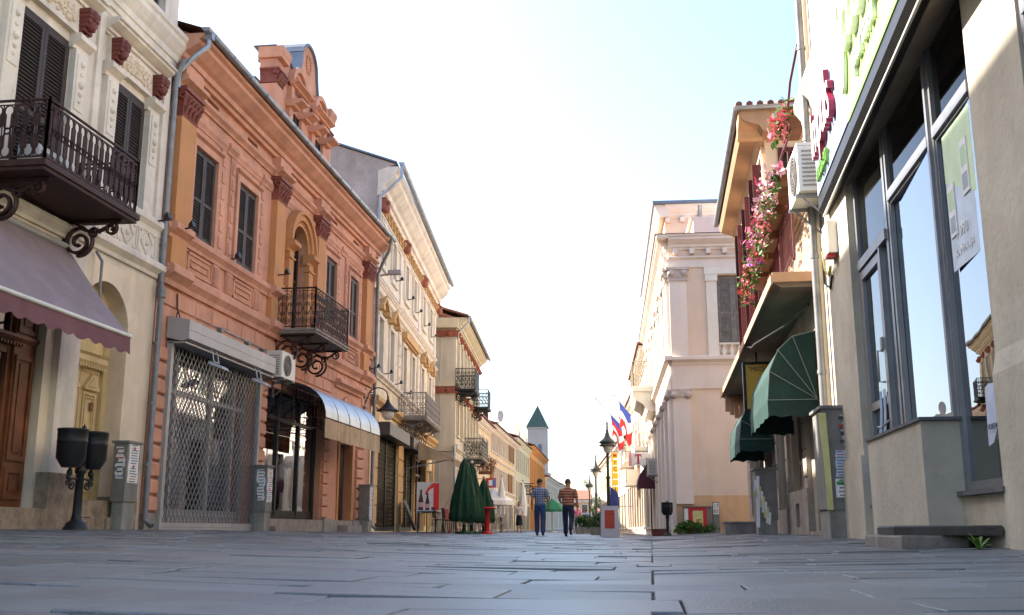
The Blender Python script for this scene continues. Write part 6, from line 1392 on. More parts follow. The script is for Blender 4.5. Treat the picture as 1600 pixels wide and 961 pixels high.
for k in range(4): x, y, _ = CS(1.58+.23*k, .04, 0); b.lathe(x, y, [(.07, 5.29), (.05, 5.33), (.09, 5.42), (.05, 5.52), (.04, 5.58), (.07, 5.62)], 10)
b.box(CS, 1.45, 2.40, -.02, .1, 5.62, 5.68); b.build('balustrade', WHITET, WC)
b = MB(); b.box(CF, .9, 17.6, -9.5, -.9, 8.9, 9.6); b.build('attic_wall', PINKW, WC)
b = MB(); b.box(CF, .9, 17.6, -9.6, -.8, 9.9, 9.96); b.box(CF, .9, 17.6, -9.5, -.9, 9.6, 9.9); b.build('attic_roof', PINKW, WC)
b = MB()
b.q(CF(-.4, .4, 9.06), CF(17.8, .4, 9.06), CF(17.8, -1.0, 9.26), CF(1.0, -1.0, 9.26)); b.q(CF(-.4, .4, 9.06), CF(1.0, -1.0, 9.26), CF(1.0, -9.6, 9.26), CF(-.4, -9.6, 9.06)); b.build('roof_edge', TILE, WC)
# rear taller block of the same corner
b = MB(); b.box(CF, 3.5, 17.6, -9.4, -.15, 9.0, 10.72); b.build('upper_block', PEACH, WC)
b = MB(); S2 = Fr(*CF(3.5, 0, 0)[:2], 87.7, 1); S2.n = CS.n; b.ext(S2, corn(10.72, 11.15, .3), .16, 9.4); k = 0
while k < 9.2: b.box(S2, .17+k, .17+k+.16, .02, .22, 10.55, 10.70); k += .5
b.ext(CF, corn(10.72, 11.15, .2, -.3), 3.25, 17.7); b.build('upper_cornice', PINKW, WC)
part('upper_roof', SLATEB, WC, (3.15, 17.8, -9.5, .26, 11.16, 11.27), F=CF); b = MB(); b.tube([S2(1.35, .28, 11.1), S2(1.35, .1, 10.8), S2(1.35, .08, 9.6)], .07, 6); b.build('downpipe', ZINC, WC)
b = MB(); b.box(CF, 9.8, 13.8, 0, .95, 5.55, 5.75); b.ext(CF, [(0, 4.75), (.35, 4.78), (.55, 5.05), (.8, 5.2), (.95, 5.40), (.95, 5.55), (0, 5.55)], 9.9, 13.7); bl = b.build('balcony', WHITET, WC)
r = MB(); p = lambda a, d: CF(a, d, 0)[:2]; railing(p(9.85, .05), p(9.85, .9), 5.75, 6.75, 'plain', r, .014); railing(p(9.85, .9), p(13.75, .9), 5.75, 6.75, 'plain', r, .014); railing(p(13.75, .9), p(13.75, .05), 5.75, 6.75, 'plain', r, .014); r.build('railing', M('beige painted iron', (.42, .36, .27), .6, .1, 5, 0), bl)
# RIGHT 4...: houses farther on
DF = Fr(*CF(17.7, -.1, 0)[:2], -3.2, -1)
WD = house('balustrade_house', 'cream house with a stone balustrade balcony beyond the peach building', DF, 12, 8.8, 9, WHITET, [([(1+2.7*i, 2+2.7*i) for i in range(4)], 5.2, 7.4), ([(.6+2.7*i, 2.6+2.7*i) for i in range(4)], .3, 3.3)], cor=.5, strings=(4.0,))
b = MB(); b.box(DF, 1.5, 5.5, 0, .75, 3.9, 4.1); b.ext(DF, [(0, 3.2), (.2, 3.3), (.75, 3.85), (.75, 3.9), (0, 3.9)], 1.7, 5.3); b.box(DF, 1.5, 5.5, .60, .74, 4.72, 4.85); b.box(DF, 1.5, 1.62, 0, .74, 4.72, 4.85); b.box(DF, 1.5, 1.62, .58, .74, 4.1, 4.72)
for k in range(16):
    x, y, _ = DF(1.8+.23*k, .67, 0); b.lathe(x, y, [(.06, 4.1), (.09, 4.3), (.045, 4.5), (.07, 4.72)], 8)
for k in range(3): x, y, _ = DF(1.56, .12+.17*k, 0); b.lathe(x, y, [(.06, 4.1), (.09, 4.3), (.045, 4.5), (.07, 4.72)], 8)
b.build('balcony', EAV if 0 else WHITET, WD)
EF = Fr(*DF(12.1, -.1, 0)[:2], -4.5, -1)
WE = house('pink_balcony_house', 'pinkish house with planted balconies farther along the right side', EF, 16, 8.2, 9, M('pinkish plaster', (.62, .45, .33), .85, .08, 1, .1, 30), [([(1+2.4*i, 2+2.4*i) for i in range(6)], 4.6, 6.8), ([(.6+2.4*i, 2.4+2.4*i) for i in range(6)], .3, 3.0)], cor=.4)
for a, z in ((1.5, 4.3), (7, 4.3), (1.5, 2.9)): 
    b = MB(); b.box(EF, a, a+3, 0, .9, z-.15, z); b.box(EF, a, a+3, .8, .9, z, z+.8); b.box(EF, a, a+.1, 0, .9, z, z+.8); b.build('balcony', WHITET, WE)
flowers(EF, 1.7, 4.3, .98, 4.95, .5, 21, 'green plants on the farther pinkish balcony', (2,), .7, .5); 
GF = Fr(*EF(16.1, 0, 0)[:2], -5.5, -1)
house('trailing_house', 'cream house continuing the right side far along the street', GF, 40, 6.8, 9, M('far cream plaster', (.66, .55, .38)), [([(1+3*i, 2.1+3*i) for i in range(13)], 4, 5.8), ([(1+3*i, 2.6+3*i) for i in range(13)], .3, 2.8)], cor=.4)
# T sign, AC, plum awning
t = thing('phone_sign', 'white projecting sign with a magenta letter T on the right side', 'sign', CF(15.6, .6, 3.3)); TS = Fr(*CF(15.6, .05, 0)[:2], 87.7, 1); TS.t = (-TS.t[0], -TS.t[1]); TS.n = CS.n
part('sign_box', PAPER, t, (.0, .98, -.08, .08, 2.98, 3.55), F=TS); MG = M('magenta red', (.45, .03, .10), .5, .05, 4, 0)
part('pink_edge', M('pale pink', (.75, .35, .42), .5, .05, 4, 0), t, (.86, .985, -.085, .085, 2.975, 3.555), F=TS)
b = MB(); b.box(TS, .42, .72, .081, .09, 3.40, 3.47); b.box(TS, .53, .61, .081, .09, 3.08, 3.40); b.box(TS, .49, .65, .081, .09, 3.05, 3.08); b.box(TS, .42, .45, .081, .09, 3.32, 3.4); b.box(TS, .69, .72, .081, .09, 3.32, 3.4); b.box(TS, .35, .38, .081, .09, 3.2, 3.25); b.box(TS, .2, .23, .081, .09, 3.2, 3.3); b.build('letter', MG, t)
aircon(CF(9.6, .2, 2.2), CF, 9.6, .10, 2.24, .8, .36, .62, 'white air conditioner above the dark doorway of the peach building')
t = thing('plum_awning', 'dark plum shell awning beside the white air conditioner', 'awning', CF(12.4, 0, 3)); b = MB()
for k in range(6):
    t0, t1 = radians(15*k), radians(15*(k+1)); f = lambda a, t_: CF(a, .02+.75*sin(t_), 2.0+.80*cos(t_)); b.q(f(11.2, t0), f(13.6, t0), f(13.6, t1), f(11.2, t1)); b.q(CF(11.2, .02, 2.0), f(11.2, t0), f(11.2, t1))
b.q(CF(11.2, .77, 2.0), CF(13.6, .77, 2.0), CF(13.6, .72, 1.78), CF(11.2, .72, 1.78)); b.q(CF(11.2, .02, 2.0), CF(11.2, .77, 2.0), CF(11.2, .72, 1.78), CF(11.2, .02, 1.78)); b.build('canvas', PLUMC, t)
b = MB(); b.tube([CF(14.2, .15, 0), CF(14.2, .15, 3.0)], .03, 6); tag(b.build('sign_post', IRON, None, CF(14.2, .15, 0)), 'thin brown post under the white projecting sign', 'post')
# flags
def flag(base, tip, bands, label, wv, drop, s0=.05, s1=.45):
    t = thing('flag', label, 'flag', base, group='flags on the right side'); b = MB(); b.tube([base, tip], .022, 6); b.ball(tip, .05, 6); b.build('flagpole', ALUD, t)
    n = len(bands)
    for k in range(n):
        b = MB(); U, V = 6, 6
        def p(i, j):
            s = lerp(s0, s1, 1-i/U); tt = (k+j/V)/n; q = [lerp(base[m], tip[m], s) for m in range(3)]
            w = wv*sin(i*1.9+tt*5)*tt
            return (q[0]+w*.6-(tt*.25)*(tip[0]-base[0])*.3, q[1]+w, q[2]-drop*tt*(1-.25*sin(i*1.2)))
        for i in range(U):
            for j in range(V): b.q(p(i, j), p(i+1, j), p(i+1, j+1), p(i, j+1), sm=True)
        b.build('cloth_band', bands[k], t, rec=True)
FR, FW, FBl = M('flag red', (.62, .04, .04), .8, .05, 3, 0), M('flag white', (.8, .78, .76), .8, .05, 3, 0), M('flag blue', (.05, .09, .42), .8, .05, 3, 0)
b0 = DF(1.2, .3, 5.0)
flag((-1.28, 52, 5.2), (-2.62, 51.6, 6.65), (FBl, FR, FW, FR, FW), 'drooping red white and blue flag on the longer pole', .10, 1.45)
flag((-.80, 50, 5.55), (-1.62, 49.6, 6.55), (FBl, FW, FR), 'drooping flag of blue white and red bands on the shorter pole', .10, 1.4, .05, .72)
# vertical yellow letter sign
YT = M('bright yellow tile', (.80, .48, .03), .5, .05, 3, 0)
t = thing('letter_sign', 'tall vertical sign of yellow letter tiles on the right side', 'sign', (-1.9, 62, 3)); YF = Fr(-2.22, 62, 90, 1)
for k, ch in enumerate(('M', 'I', 'C', None, None, 'I', 'D', 'L')):
    z = 4.50-.40*k; b = MB(); b.box(YF, 0, .34, -.03, .03, z-.17, z+.17); tl = b.build('letter_tile', YT, t)
    if ch: text(ch, .30, lambda x, y, zz, z=z: YF(.17+x, .032+zz, z+y), '', tl, INKR if k % 2 == 0 else INK, .004, bold=.008)
part('rail', IRONG, t, (-.04, -.005, -.03, .03, 1.4, 4.8), F=YF); part('arm', IRONG, t, (-.0, 1.2, -.02, .02, 4.72, 4.76), (0, 1.2, -.02, .02, 1.5, 1.54), F=YF)
# ================================================================== people
def skin_mesh(V, E, sub=2):
    me = bpy.data.meshes.new('s'); me.from_pydata([v[0] for v in V], E, []); o = bpy.data.objects.new('s', me); COL.objects.link(o)
    m = o.modifiers.new('k', 'SKIN'); m.use_smooth_shade = True
    for i, v in enumerate(V): me.skin_vertices[0].data[i].radius = (v[1], v[2] if len(v) > 2 else v[1]); me.skin_vertices[0].data[i].use_root = (i == 0)
    s = o.modifiers.new('u', 'SUBSURF'); s.levels = sub; s.render_levels = sub
    r = bpy.data.meshes.new_from_object(o.evaluated_get(bpy.context.evaluated_depsgraph_get()))
    bpy.data.objects.remove(o); bpy.data.meshes.remove(me); return r
def cloth(name, V, E, mat, parent, xf, extra=None):
    me = skin_mesh(V, E); me.name = name
    vs = [xf(*v.co) for v in me.vertices]; fs = [tuple(p.vertices) for p in me.polygons]; bpy.data.meshes.remove(me)
    b = MB(); b.add(vs, fs, 0, True)
    if extra: extra(b)
    return b.build(name, mat, parent)
SKIN = M('skin', (.42, .22, .14), .6, .06, 8, 0); HAIRD = M('dark hair', (.018, .013, .011), .6, .2, 30, .2, 80)
JEANS = M('blue denim', (.035, .075, .20), .85, .14, 14, .2, 120, .15); JEANSD = M('dark denim', (.028, .042, .075), .85, .14, 14, .2, 120, .15)
SHOE = M('dark shoe', (.02, .017, .015), .5, .1, 10, 0)
def stripes(name, base, lines):
    """cloth with woven stripes: lines = (axis, period, width, colour)"""
    m, nt, b = nodes(name); L_ = nt.links; tc = N(nt, 'ShaderNodeTexCoord'); sp = N(nt, 'ShaderNodeSeparateXYZ'); L_.new(tc.outputs['Object'], sp.inputs[0])
    rgb = N(nt, 'ShaderNodeRGB'); rgb.outputs[0].default_value = (*base, 1); out = rgb.outputs[0]
    for ax, per, wd, col, ph in lines:
        a = N(nt, 'ShaderNodeMath', operation='ADD'); a.inputs[1].default_value = 10+ph; L_.new(sp.outputs[ax], a.inputs[0])
        d = N(nt, 'ShaderNodeMath', operation='MODULO'); d.inputs[1].default_value = per; L_.new(a.outputs[0], d.inputs[0])
        lt = N(nt, 'ShaderNodeMath', operation='LESS_THAN'); lt.inputs[1].default_value = wd; L_.new(d.outputs[0], lt.inputs[0])
        mx = N(nt, 'ShaderNodeMix', data_type='RGBA'); L_.new(lt.outputs[0], mx.inputs['Factor']); L_.new(out, mx.inputs['A']); mx.inputs['B'].default_value = (*col, 1); out = mx.outputs['Result']
    nb = N(nt, 'ShaderNodeTexNoise'); nb.inputs['Scale'].default_value = 9; L_.new(tc.outputs['Object'], nb.inputs['Vector']); bp = N(nt, 'ShaderNodeBump'); bp.inputs['Strength'].default_value = .8; bp.inputs['Distance'].default_value = .03; L_.new(nb.outputs['Fac'], bp.inputs['Height']); L_.new(bp.outputs['Normal'], b.inputs['Normal'])
    L_.new(out, b.inputs['Base Color']); b.inputs['Roughness'].default_value = .85; b.inputs['Specular IOR Level'].default_value = .1
    return m
PLAID = stripes('plaid shirt cloth', (.13, .19, .32), [(0, .075, .02, (.32, .36, .46), 0), (2, .075, .02, (.32, .36, .46), .01), (0, .075, .008, (.02, .03, .07), .035), (2, .075, .008, (.02, .03, .07), .045)])
STRIPE = stripes('striped shirt cloth', (.40, .17, .105), [(2, .085, .018, (.10, .045, .04), 0), (2, .085, .012, (.55, .36, .26), .045)])
def person(loc, h, yaw, label, top, legs, hair=HAIRD, lf=(0, 0), lb=(0, 0), arms=((0, 0), (0, 0)), broad=1., sleeve=.55, skirt=None, group=None, sub=True):
    """lf/lb = (stride, lift) of the left and right foot along the walking direction; arms = (swing, bend) left and right; walks towards local +y"""
    t = thing('person', label, 'person', loc, group=group); k = h/1.75; cy, sy = cos(yaw), sin(yaw)
    xf = lambda x, y, z: (loc[0]+k*(x*cy-y*sy), loc[1]+k*(x*sy+y*cy), loc[2]+k*z)
    J = {}
    for s, nm, (st, li) in ((-1, 'l', lf), (1, 'r', lb)):
        J['hip'+nm] = (s*.09, 0, .90); J['ank'+nm] = (s*.10, st-.02, .085+li); kn = (s*.105, st*.5+.05+(.10*li/.15 if li else 0), .49+li*.25); J['kn'+nm] = kn
    for s, nm, (sw, bd) in ((-1, 'l', arms[0]), (1, 'r', arms[1])):
        J['sh'+nm] = (s*.170*broad, 0, 1.385); el = (s*(.225*broad), sw*.5-.02, 1.14); J['el'+nm] = el
        J['wr'+nm] = (s*(.245*broad-.05*bd), sw+.05+.20*bd, .90+.20*bd)
    V = [((0, 0, .95), .15*broad, .11), ((0, .0, 1.10), .145*broad, .115), ((0, .0, 1.28), .155*broad, .115), ((0, -.005, 1.40), .11, .08), ((0, .0, 1.49), .066, .066), ((0, .015, 1.56), .074, .082), ((0, .02, 1.645), .090, .108), ((0, .01, 1.715), .066, .082)]
    E = [(i, i+1) for i in range(7)]
    def chain(st, pts):
        p = st
        for q in pts: V.append(q); E.append((p, len(V)-1)); p = len(V)-1
        return p
    for nm in 'lr':
        a, n_, h_ = J['ank'+nm], J['kn'+nm], J['hip'+nm]; chain(0, [(h_, .085), (n_, .056), (a, .038), ((a[0], a[1]+.15, a[2]-.05), .030, .022)])
        s_, e_, w_ = J['sh'+nm], J['el'+nm], J['wr'+nm]; dx = [w_[j]-e_[j] for j in range(3)]; l = sqrt(sum(c*c for c in dx)); dx = [c/l for c in dx]
        chain(3, [(s_, .062), (e_, .043), (w_, .028), (tuple(w_[j]+dx[j]*.075 for j in range(3)), .036, .020)])
    def feat(b):                                      # fingers, ears, nose, eyes and mouth
        for nm, sg in (('l', -1), ('r', 1)):
            e_, w_ = J['el'+nm], J['wr'+nm]; dx = [w_[j]-e_[j] for j in range(3)]; l = sqrt(sum(c*c for c in dx)); dx = [c/l for c in dx]; pb = [w_[j]+dx[j]*.07 for j in range(3)]
            for f in range(4):
                o = (f-1.5)*.018; ln = (.065, .078, .072, .055)[f]; p0 = (pb[0], pb[1]+o, pb[2]); p1 = (pb[0]+dx[0]*ln*.55, pb[1]+o+dx[1]*ln*.5, pb[2]+dx[2]*ln*.55); p2 = (p1[0]-sg*.018, p1[1]+dx[1]*ln*.4, p1[2]+dx[2]*ln*.42); b.tube([xf(*p0), xf(*p1), xf(*p2)], .009*k, 6, rr=[.0095*k, .009*k, .007*k])
            b.tube([xf(pb[0], pb[1]+.025, pb[2]+.03), xf(pb[0]-sg*.01, pb[1]+.05, pb[2]-.005), xf(pb[0]-sg*.02, pb[1]+.052, pb[2]-.035)], .01*k, 6, rr=[.012*k, .010*k, .008*k])
        for s in (-1, 1): b.tube([xf(s*.078, .0, 1.60), xf(s*.09, -.008, 1.625), xf(s*.082, -.005, 1.655)], .012*k, 5)
        b.tube([xf(0, .105, 1.655), xf(0, .128, 1.615), xf(0, .105, 1.605)], .012*k, 5, rr=[.008*k, .016*k, .012*k]); b.tube([xf(-.025, .096, 1.575), xf(0, .104, 1.573), xf(.025, .096, 1.575)], .006*k, 5)
    cloth('body', V, E, SKIN, t, xf, feat)
    g = .016; V = [((0, 0, .90), .155*broad+g, .12+g), ((0, 0, 1.0), .15*broad+g, .12+g), ((0, 0, 1.12), .15*broad+g, .12+g), ((0, 0, 1.28), .175*broad+g, .130+g), ((0, -.005, 1.39), .165*broad, .118), ((0, -.003, 1.46), .115, .10), ((0, .0, 1.505), .085, .082)]; E = [(i, i+1) for i in range(6)]
    for nm in 'lr':
        s_, e_, w_ = J['sh'+nm], J['el'+nm], J['wr'+nm]
        chain(4, [(s_, .086), (tuple(lerp(s_[j], e_[j], sleeve+.2) for j in range(3)), .066), (tuple(lerp(s_[j], e_[j], sleeve+.3) for j in range(3)), .068)] if sleeve < .9 else [(s_, .075), (e_, .056), (w_, .042)])
    cloth('shirt', V, E, top, t, xf)
    if skirt is None:
        V = [((0, 0, .93), .15*broad+.012, .115+.012), ((0, 0, .99), .15*broad+.008, .112+.012), ((0, 0, 1.02), .145*broad, .11)]; E = [(0, 1), (1, 2)]
        for nm in 'lr':
            a, n_, h_ = J['ank'+nm], J['kn'+nm], J['hip'+nm]; chain(0, [(h_, .115), (tuple(lerp(h_[j], n_[j], .5) for j in range(3)), .102), (n_, .086), (tuple(lerp(n_[j], a[j], .5) for j in range(3)), .078), ((a[0], a[1], a[2]-.03), .074)])
        cloth('trousers', V, E, legs, t, xf)
    else:
        b = MB(); n = 20; pr = [(.15, 1.0), (.17, .92), (.20, .7), (.22, .5), (.24, .40)]
        b.add([xf(r*broad*cos(2*pi*i/n)*(1+.04*sin(i*2.5)), r*.8*sin(2*pi*i/n), z) for r, z in pr for i in range(n)], [(j*n+i, j*n+(i+1) % n, (j+1)*n+(i+1) % n, (j+1)*n+i) for j in range(4) for i in range(n)], 0, True); b.build('skirt', legs, t)
    for nm in 'lr':
        a = J['ank'+nm]; li = (lf if nm == 'l' else lb)[1]; dz = -.10*(li > .05); V = [((a[0], a[1]-.03, a[2]-.035), .045, .042), ((a[0], a[1]+.07, a[2]-.045+dz*.5), .044, .038), ((a[0], a[1]+.17, a[2]-.055+dz), .038, .026)]; cloth('shoe', V, [(0, 1), (1, 2)], SHOE, t, xf)
    b = MB(); n = 16; P = []
    for j in range(7):
        ph = radians(8+14*j)
        for i in range(n):
            a = 2*pi*i/n; f = .5+.5*sin(a); lim = 1-.45*f*(j/6)**2; q = ph*lim
            P.append(xf(.098*sin(q)*cos(a)*1.02, .014+.118*sin(q)*sin(a)-.012, 1.640+.128*cos(q)))
    b.add(P, [(j*n+i, j*n+(i+1) % n, (j+1)*n+(i+1) % n, (j+1)*n+i) for j in range(6) for i in range(n)]+[tuple(range(n))], 0, True); b.build('hair', hair, t)
    return t
x, y, z = gl(-3.50, 33.0); person((x, y, z), 1.77, 0, 'man walking away in a blue plaid short sleeved shirt and jeans', PLAID, JEANS, lf=(.10, 0), lb=(-.08, 0), arms=((-.06, .1), (.05, .05)), broad=1.06)
x, y, z = gl(-2.60, 33.0); person((x, y, z-.01), 1.79, radians(-4), 'stout man walking away in a rust striped shirt and dark jeans', STRIPE, JEANSD, hair=M('grey brown hair', (.07, .05, .04), .6, .2, 30, .2, 80), lf=(.14, 0), lb=(-.22, .13), arms=((.02, .75), (-.05, .05)), broad=1.22, sleeve=.62)
x, y, z = gl(-7.0, 55.5); person((x, y, z), 1.60, pi, 'woman facing us in a pale top, black skirt and sunglasses', M('pale blouse', (.62, .56, .50), .8, .05, 5, 0), M('black skirt cloth', (.012, .012, .014), .8, .1, 5, 0), lf=(.05, 0), lb=(-.05, 0), arms=((0, .3), (0, .9)), broad=.9, skirt=True)
for (px, py, hh, yw, lb, tp, lg) in ((-4.9, 80, 1.7, 0, 'distant pedestrian in a light blue shirt under the third lamp', M('sky blue cloth', (.18, .32, .58), .8, .1, 4, 0), JEANS), (-3.6, 76, 1.72, pi, 'distant pedestrian in a dark top right of the hedge planter', HAIRD, JEANSD), (-3.5, 86, 1.7, 0, 'distant pedestrian in a deep blue top between the two farther lamps', M('deep blue cloth', (.05, .10, .34), .8, .1, 4, 0), JEANS), (-4.45, 62, 1.75, 0, 'pedestrian in a long pale coat beyond the striped shirt man', M('pale blouse', (.62, .56, .50)), M('pale trousers', (.55, .52, .47), .8, .1, 4, 0)), (-4.2, 60.2, 1.62, 0, 'pedestrian in a pink top partly hidden behind the striped shirt man', M('pink cloth', (.62, .20, .28), .8, .1, 4, 0), JEANS)):
    x, y, z = gl(px, py); person((x, y, z), hh, yw, lb, tp, lg, lf=(.12, 0), lb=(-.12, .03), arms=((.1, .1), (-.1, .1)))

# ================================================================== street furniture
LG = M('dark green grey lamp iron', (.055, .065, .062), .5, .15, 4, .1, 40)
def lamp(loc, label):
    t = thing('street_lamp', label, 'street lamp', loc, group='street lamps along the right side'); x, y, z = loc
    b = MB(); b.lathe(x, y, [(.16, z-.03), (.16, z+.06), (.11, z+.10), (.10, z+.5), (.10, z+.55), (.10, z+1.0), (.082, z+1.06), (.075, z+2.4), (.088, z+2.42), (.088, z+2.48), (.068, z+2.52), (.055, z+3.42), (.07, z+3.46), (.08, z+3.50)], 14); b.build('post', LG, t)
    b = MB(); b.lathe(x, y, [(.07, z+3.50), (.15, z+3.58), (.20, z+3.75), (.21, z+3.88)], 18); b.build('globe', M('milky lamp glass', (.58, .54, .48), .3, .05, 3, 0), t)
    b = MB(); b.lathe(x, y, [(.24, z+3.86), (.36, z+3.80), (.37, z+3.83), (.28, z+3.90), (.36, z+3.95), (.37, z+3.98), (.22, z+4.10), (.13, z+4.22), (.085, z+4.36), (.06, z+4.42), (.07, z+4.47), (.045, z+4.52), (.035, z+4.75), (.05, z+4.78), (.03, z+4.83), (.018, z+4.92), (.001, z+4.98)], 20); b.build('hood', LG, t)
    return t
l0 = lamp(gl(-1.80, 45), 'nearest and tallest looking street lamp, above the white notice board')
for (px, py, lb) in ((-3.42, 66, 'middle street lamp, second of the three receding down the street'), (-5.28, 91, 'farthest street lamp of the three, smallest and nearest the tree')): clone(l0, gl(px, py), 0, lb)
b = MB(); 
for i in range(5): b.q((-1.72, 45, 2.0-.3*i), (-1.40+.06*sin(i), 44.95+.06*cos(i), 1.75-.3*i), (-1.40+.06*sin(i+1), 44.95+.06*cos(i+1), 1.45-.3*i), (-1.72, 45, 1.7-.3*i))
tag(b.build('banner', M('blue violet banner', (.09, .12, .36), .8, .15, 3, 0), None, (-1.6, 45, 1.5)), 'blue violet banner hanging on the nearest lamp post', 'banner')
t = thing('notice_board', 'white standing notice board with an orange red poster in the middle of the street', 'notice board', gl(-1.36, 35)); x, y, z = gl(-1.36, 35); NF = Fr(x, y, 88, 1)
b = MB(); b.hexa([NF(-.31, -.03, z), NF(.31, -.03, z), NF(.31, .05, z), NF(-.31, .05, z), NF(-.29, -.03, z+1.02), NF(.29, -.03, z+1.02), NF(.29, .02, z+1.02), NF(-.29, .02, z+1.02)]); b.build('board', M('white board', (.66, .63, .66), .6, .05, 3, .05, 20), t)
b = MB(); b.box(NF, -.335, -.312, -.04, .06, z, z+1.03); b.build('edge', ALUD, t)
NP = Fr(*NF(0, .0, 0)[:2], 88, 1); G = lambda a, zz, e: NF(a, .05-.03*(zz-z)/1.02+e, zz)
b = MB(); b.q(G(-.18, z+.28, .003), G(.15, z+.28, .003), G(.15, z+.88, .003), G(-.18, z+.88, .003)); po = b.build('poster', M('orange red poster', (.60, .115, .06), .7, .05, 5, 0), t)
b = MB()
for i, (w, zz) in enumerate(((.10, .82), (.13, .77), (.12, .72), (.13, .42), (.12, .37), (.10, .32))): b.q(G(-.015-w, z+zz, .005), G(-.015+w, z+zz, .005), G(-.015+w, z+zz+.018, .005), G(-.015-w, z+zz+.018, .005))
for p, q in (((-.10, .54), (.02, .54)), ((-.10, .60), (.02, .60)), ((.02, .50), (.10, .57)), ((.02, .64), (.10, .57)), ((-.10, .54), (-.10, .60))): b.tube([G(p[0], z+p[1], .006), G(q[0], z+q[1], .006)], .007, 4)
b.build('arrow_print', INKR, po)
twin_bin((.42, 27.6, gz(.42, 27.6)), 'smaller black litter bin on a slim post in front of the peach corner building', radians(80), .66)
t = thing('post_cabinet', 'low grey cabinet pasted with a red and yellow poster against the peach wall', 'cabinet', (1.33, 30.6, .1)); BF = Fr(1.33, 30.7, 90, 1)
part('cabinet_body', CABG, t, (-.40, .40, -.15, .15, .08, .80), F=BF); part('cap', CABG, t, (-.43, .43, -.18, .18, .80, .83), F=BF)
b = MB(); b.box(BF, -.26, .26, .151, .155, .16, .80); p1 = b.build('red_poster', REDP, t); b = MB(); b.box(BF, -.14, .15, .156, .159, .24, .70); b.build('yellow_sheet', PAPERY, p1); b = MB(); b.lathe(*BF(0, 0, 0)[:2], [(.001, .5), (.001, .51)], 4); b = MB(); b.pris(BF, [(.0+.06*cos(2*pi*i/12), .42+.05*sin(2*pi*i/12)) for i in range(12)], .1595, .161); b.build('round_print', OCHRE, p1)
b = MB(); b.box(BF, -.38, -.27, .151, .154, .2, .76); b.build('white_paper', PAPER, t)
t = thing('meter_pillar', 'slim grey pillar with a white numbered panel beside the red posted cabinet', 'meter pillar', (1.83, 30.7, .1)); part('pillar', CABG, t, (.44, .62, -.12, .12, .05, .95), F=BF)
p1 = part('panel', PAPER, t, (.45, .61, .121, .126, .60, .92), F=BF); text('17', .14, lambda x, y, zz: BF(.53+x, .128+zz, .83+y), '', p1, INK, .001); text('05', .14, lambda x, y, zz: BF(.53+x, .128+zz, .68+y), '', p1, INK, .001)
t = thing('brown_planter', 'low brown planter box beside the bin by the peach corner', 'planter', gl(.2, 29.2)); b = MB(); x, y, z = gl(.22, 29.2); b.hexa([(x-.2, y-.15, z), (x+.2, y-.15, z), (x+.2, y+.15, z), (x-.2, y+.15, z), (x-.23, y-.18, z+.2), (x+.23, y-.18, z+.2), (x+.23, y+.18, z+.2), (x-.23, y+.18, z+.2)]); b.build('box', M('terracotta pot', (.16, .06, .04), .8, .15, 4, .1, 30), t)
def bush(name, label, cat, bounds, n, seed, mats, kind=None, size=(.03, .07), parent=None, shape=None):
    R = random.Random(seed); b = MB(); x0, x1, y0, y1, z0, z1 = bounds
    cl = [(R.uniform(x0, x1), R.uniform(y0, y1), lerp(z0, z1, R.random()**.8)) for _ in range(max(6, n//60))]
    for i in range(n):
        c = R.choice(cl); s = R.uniform(*size); sp = .14*(z1-z0)+.03
        p = [c[0]+R.gauss(0, sp), c[1]+R.gauss(0, sp), max(z0, c[2]+R.gauss(0, sp*.8))]; u = [R.gauss(0, 1) for _ in range(3)]; v = [R.gauss(0, 1) for _ in range(3)]
        P = lambda k, l: tuple(p[j]+s*(k*u[j]+l*v[j])*.7 for j in range(3)); b.q(P(-1, 0), P(0, -.5), P(1, 0), P(0, .5), m=R.randrange(len(mats)))
    o = b.build(name, mats, parent, None if parent else ((x0+x1)/2, (y0+y1)/2, z0))
    return o
tag(bush('weeds', '', '', (.75, 1.9, 30.3, 30.5, .05, .32), 700, 3, [LEAF, LEAF, LEAFL]), 'low dark weeds growing along the foot of the red posted cabinet', 'weeds')
for i, (x0, x1, y0, lb) in enumerate(((-2.75, -1.75, 48, 'dark leafy shrub planter left of the white notice board'), (-4.0, -3.1, 56, 'smaller dark shrub planter farther back between the men and the lamps'))):
    t = thing('shrub_planter', lb, 'planter', gl((x0+x1)/2, y0)); z = gz(x0, y0); part('trough', CONC2, t, (x0, x1, y0-.3, y0+.3, z, z+.35)); bush('foliage', '', '', (x0+.05, x1-.05, y0-.25, y0+.25, z+.3, z+.85), 1600, 30+i, [M('dark hedge leaf', (.022, .055, .014), .6, .3, 20, 0), LEAF], parent=t)
def open_parasol(loc, r, h, label, mat, hem=.22):
    t = thing('open_parasol', label, 'parasol', loc); x, y, z = loc; b = MB(); n = 8; b.lathe(x, y, [(.02, z+h), (r*.5, z+h-.28), (r, z+h-.62), (r*1.0, z+h-.62-hem)], n, sm=False); b.build('canopy', mat, t)
    b = MB(); b.tube([(x, y, z), (x, y, z+h+.05)], .03, 7); b.lathe(x, y, [(.28, z), (.28, z+.08), (.05, z+.1)], 14); b.build('pole', ALU, t)
open_parasol(gl(-5.75, 61), .85, 1.95, 'open green parasol behind the plaid shirt man', M('bright green canvas', (.015, .14, .06), .7, .1, 3, 0), .12)
open_parasol(gl(-8.1, 53.5), 1.1, 2.2, 'open white parasol by the cafe terrace with a drooping hem', WHITEC)
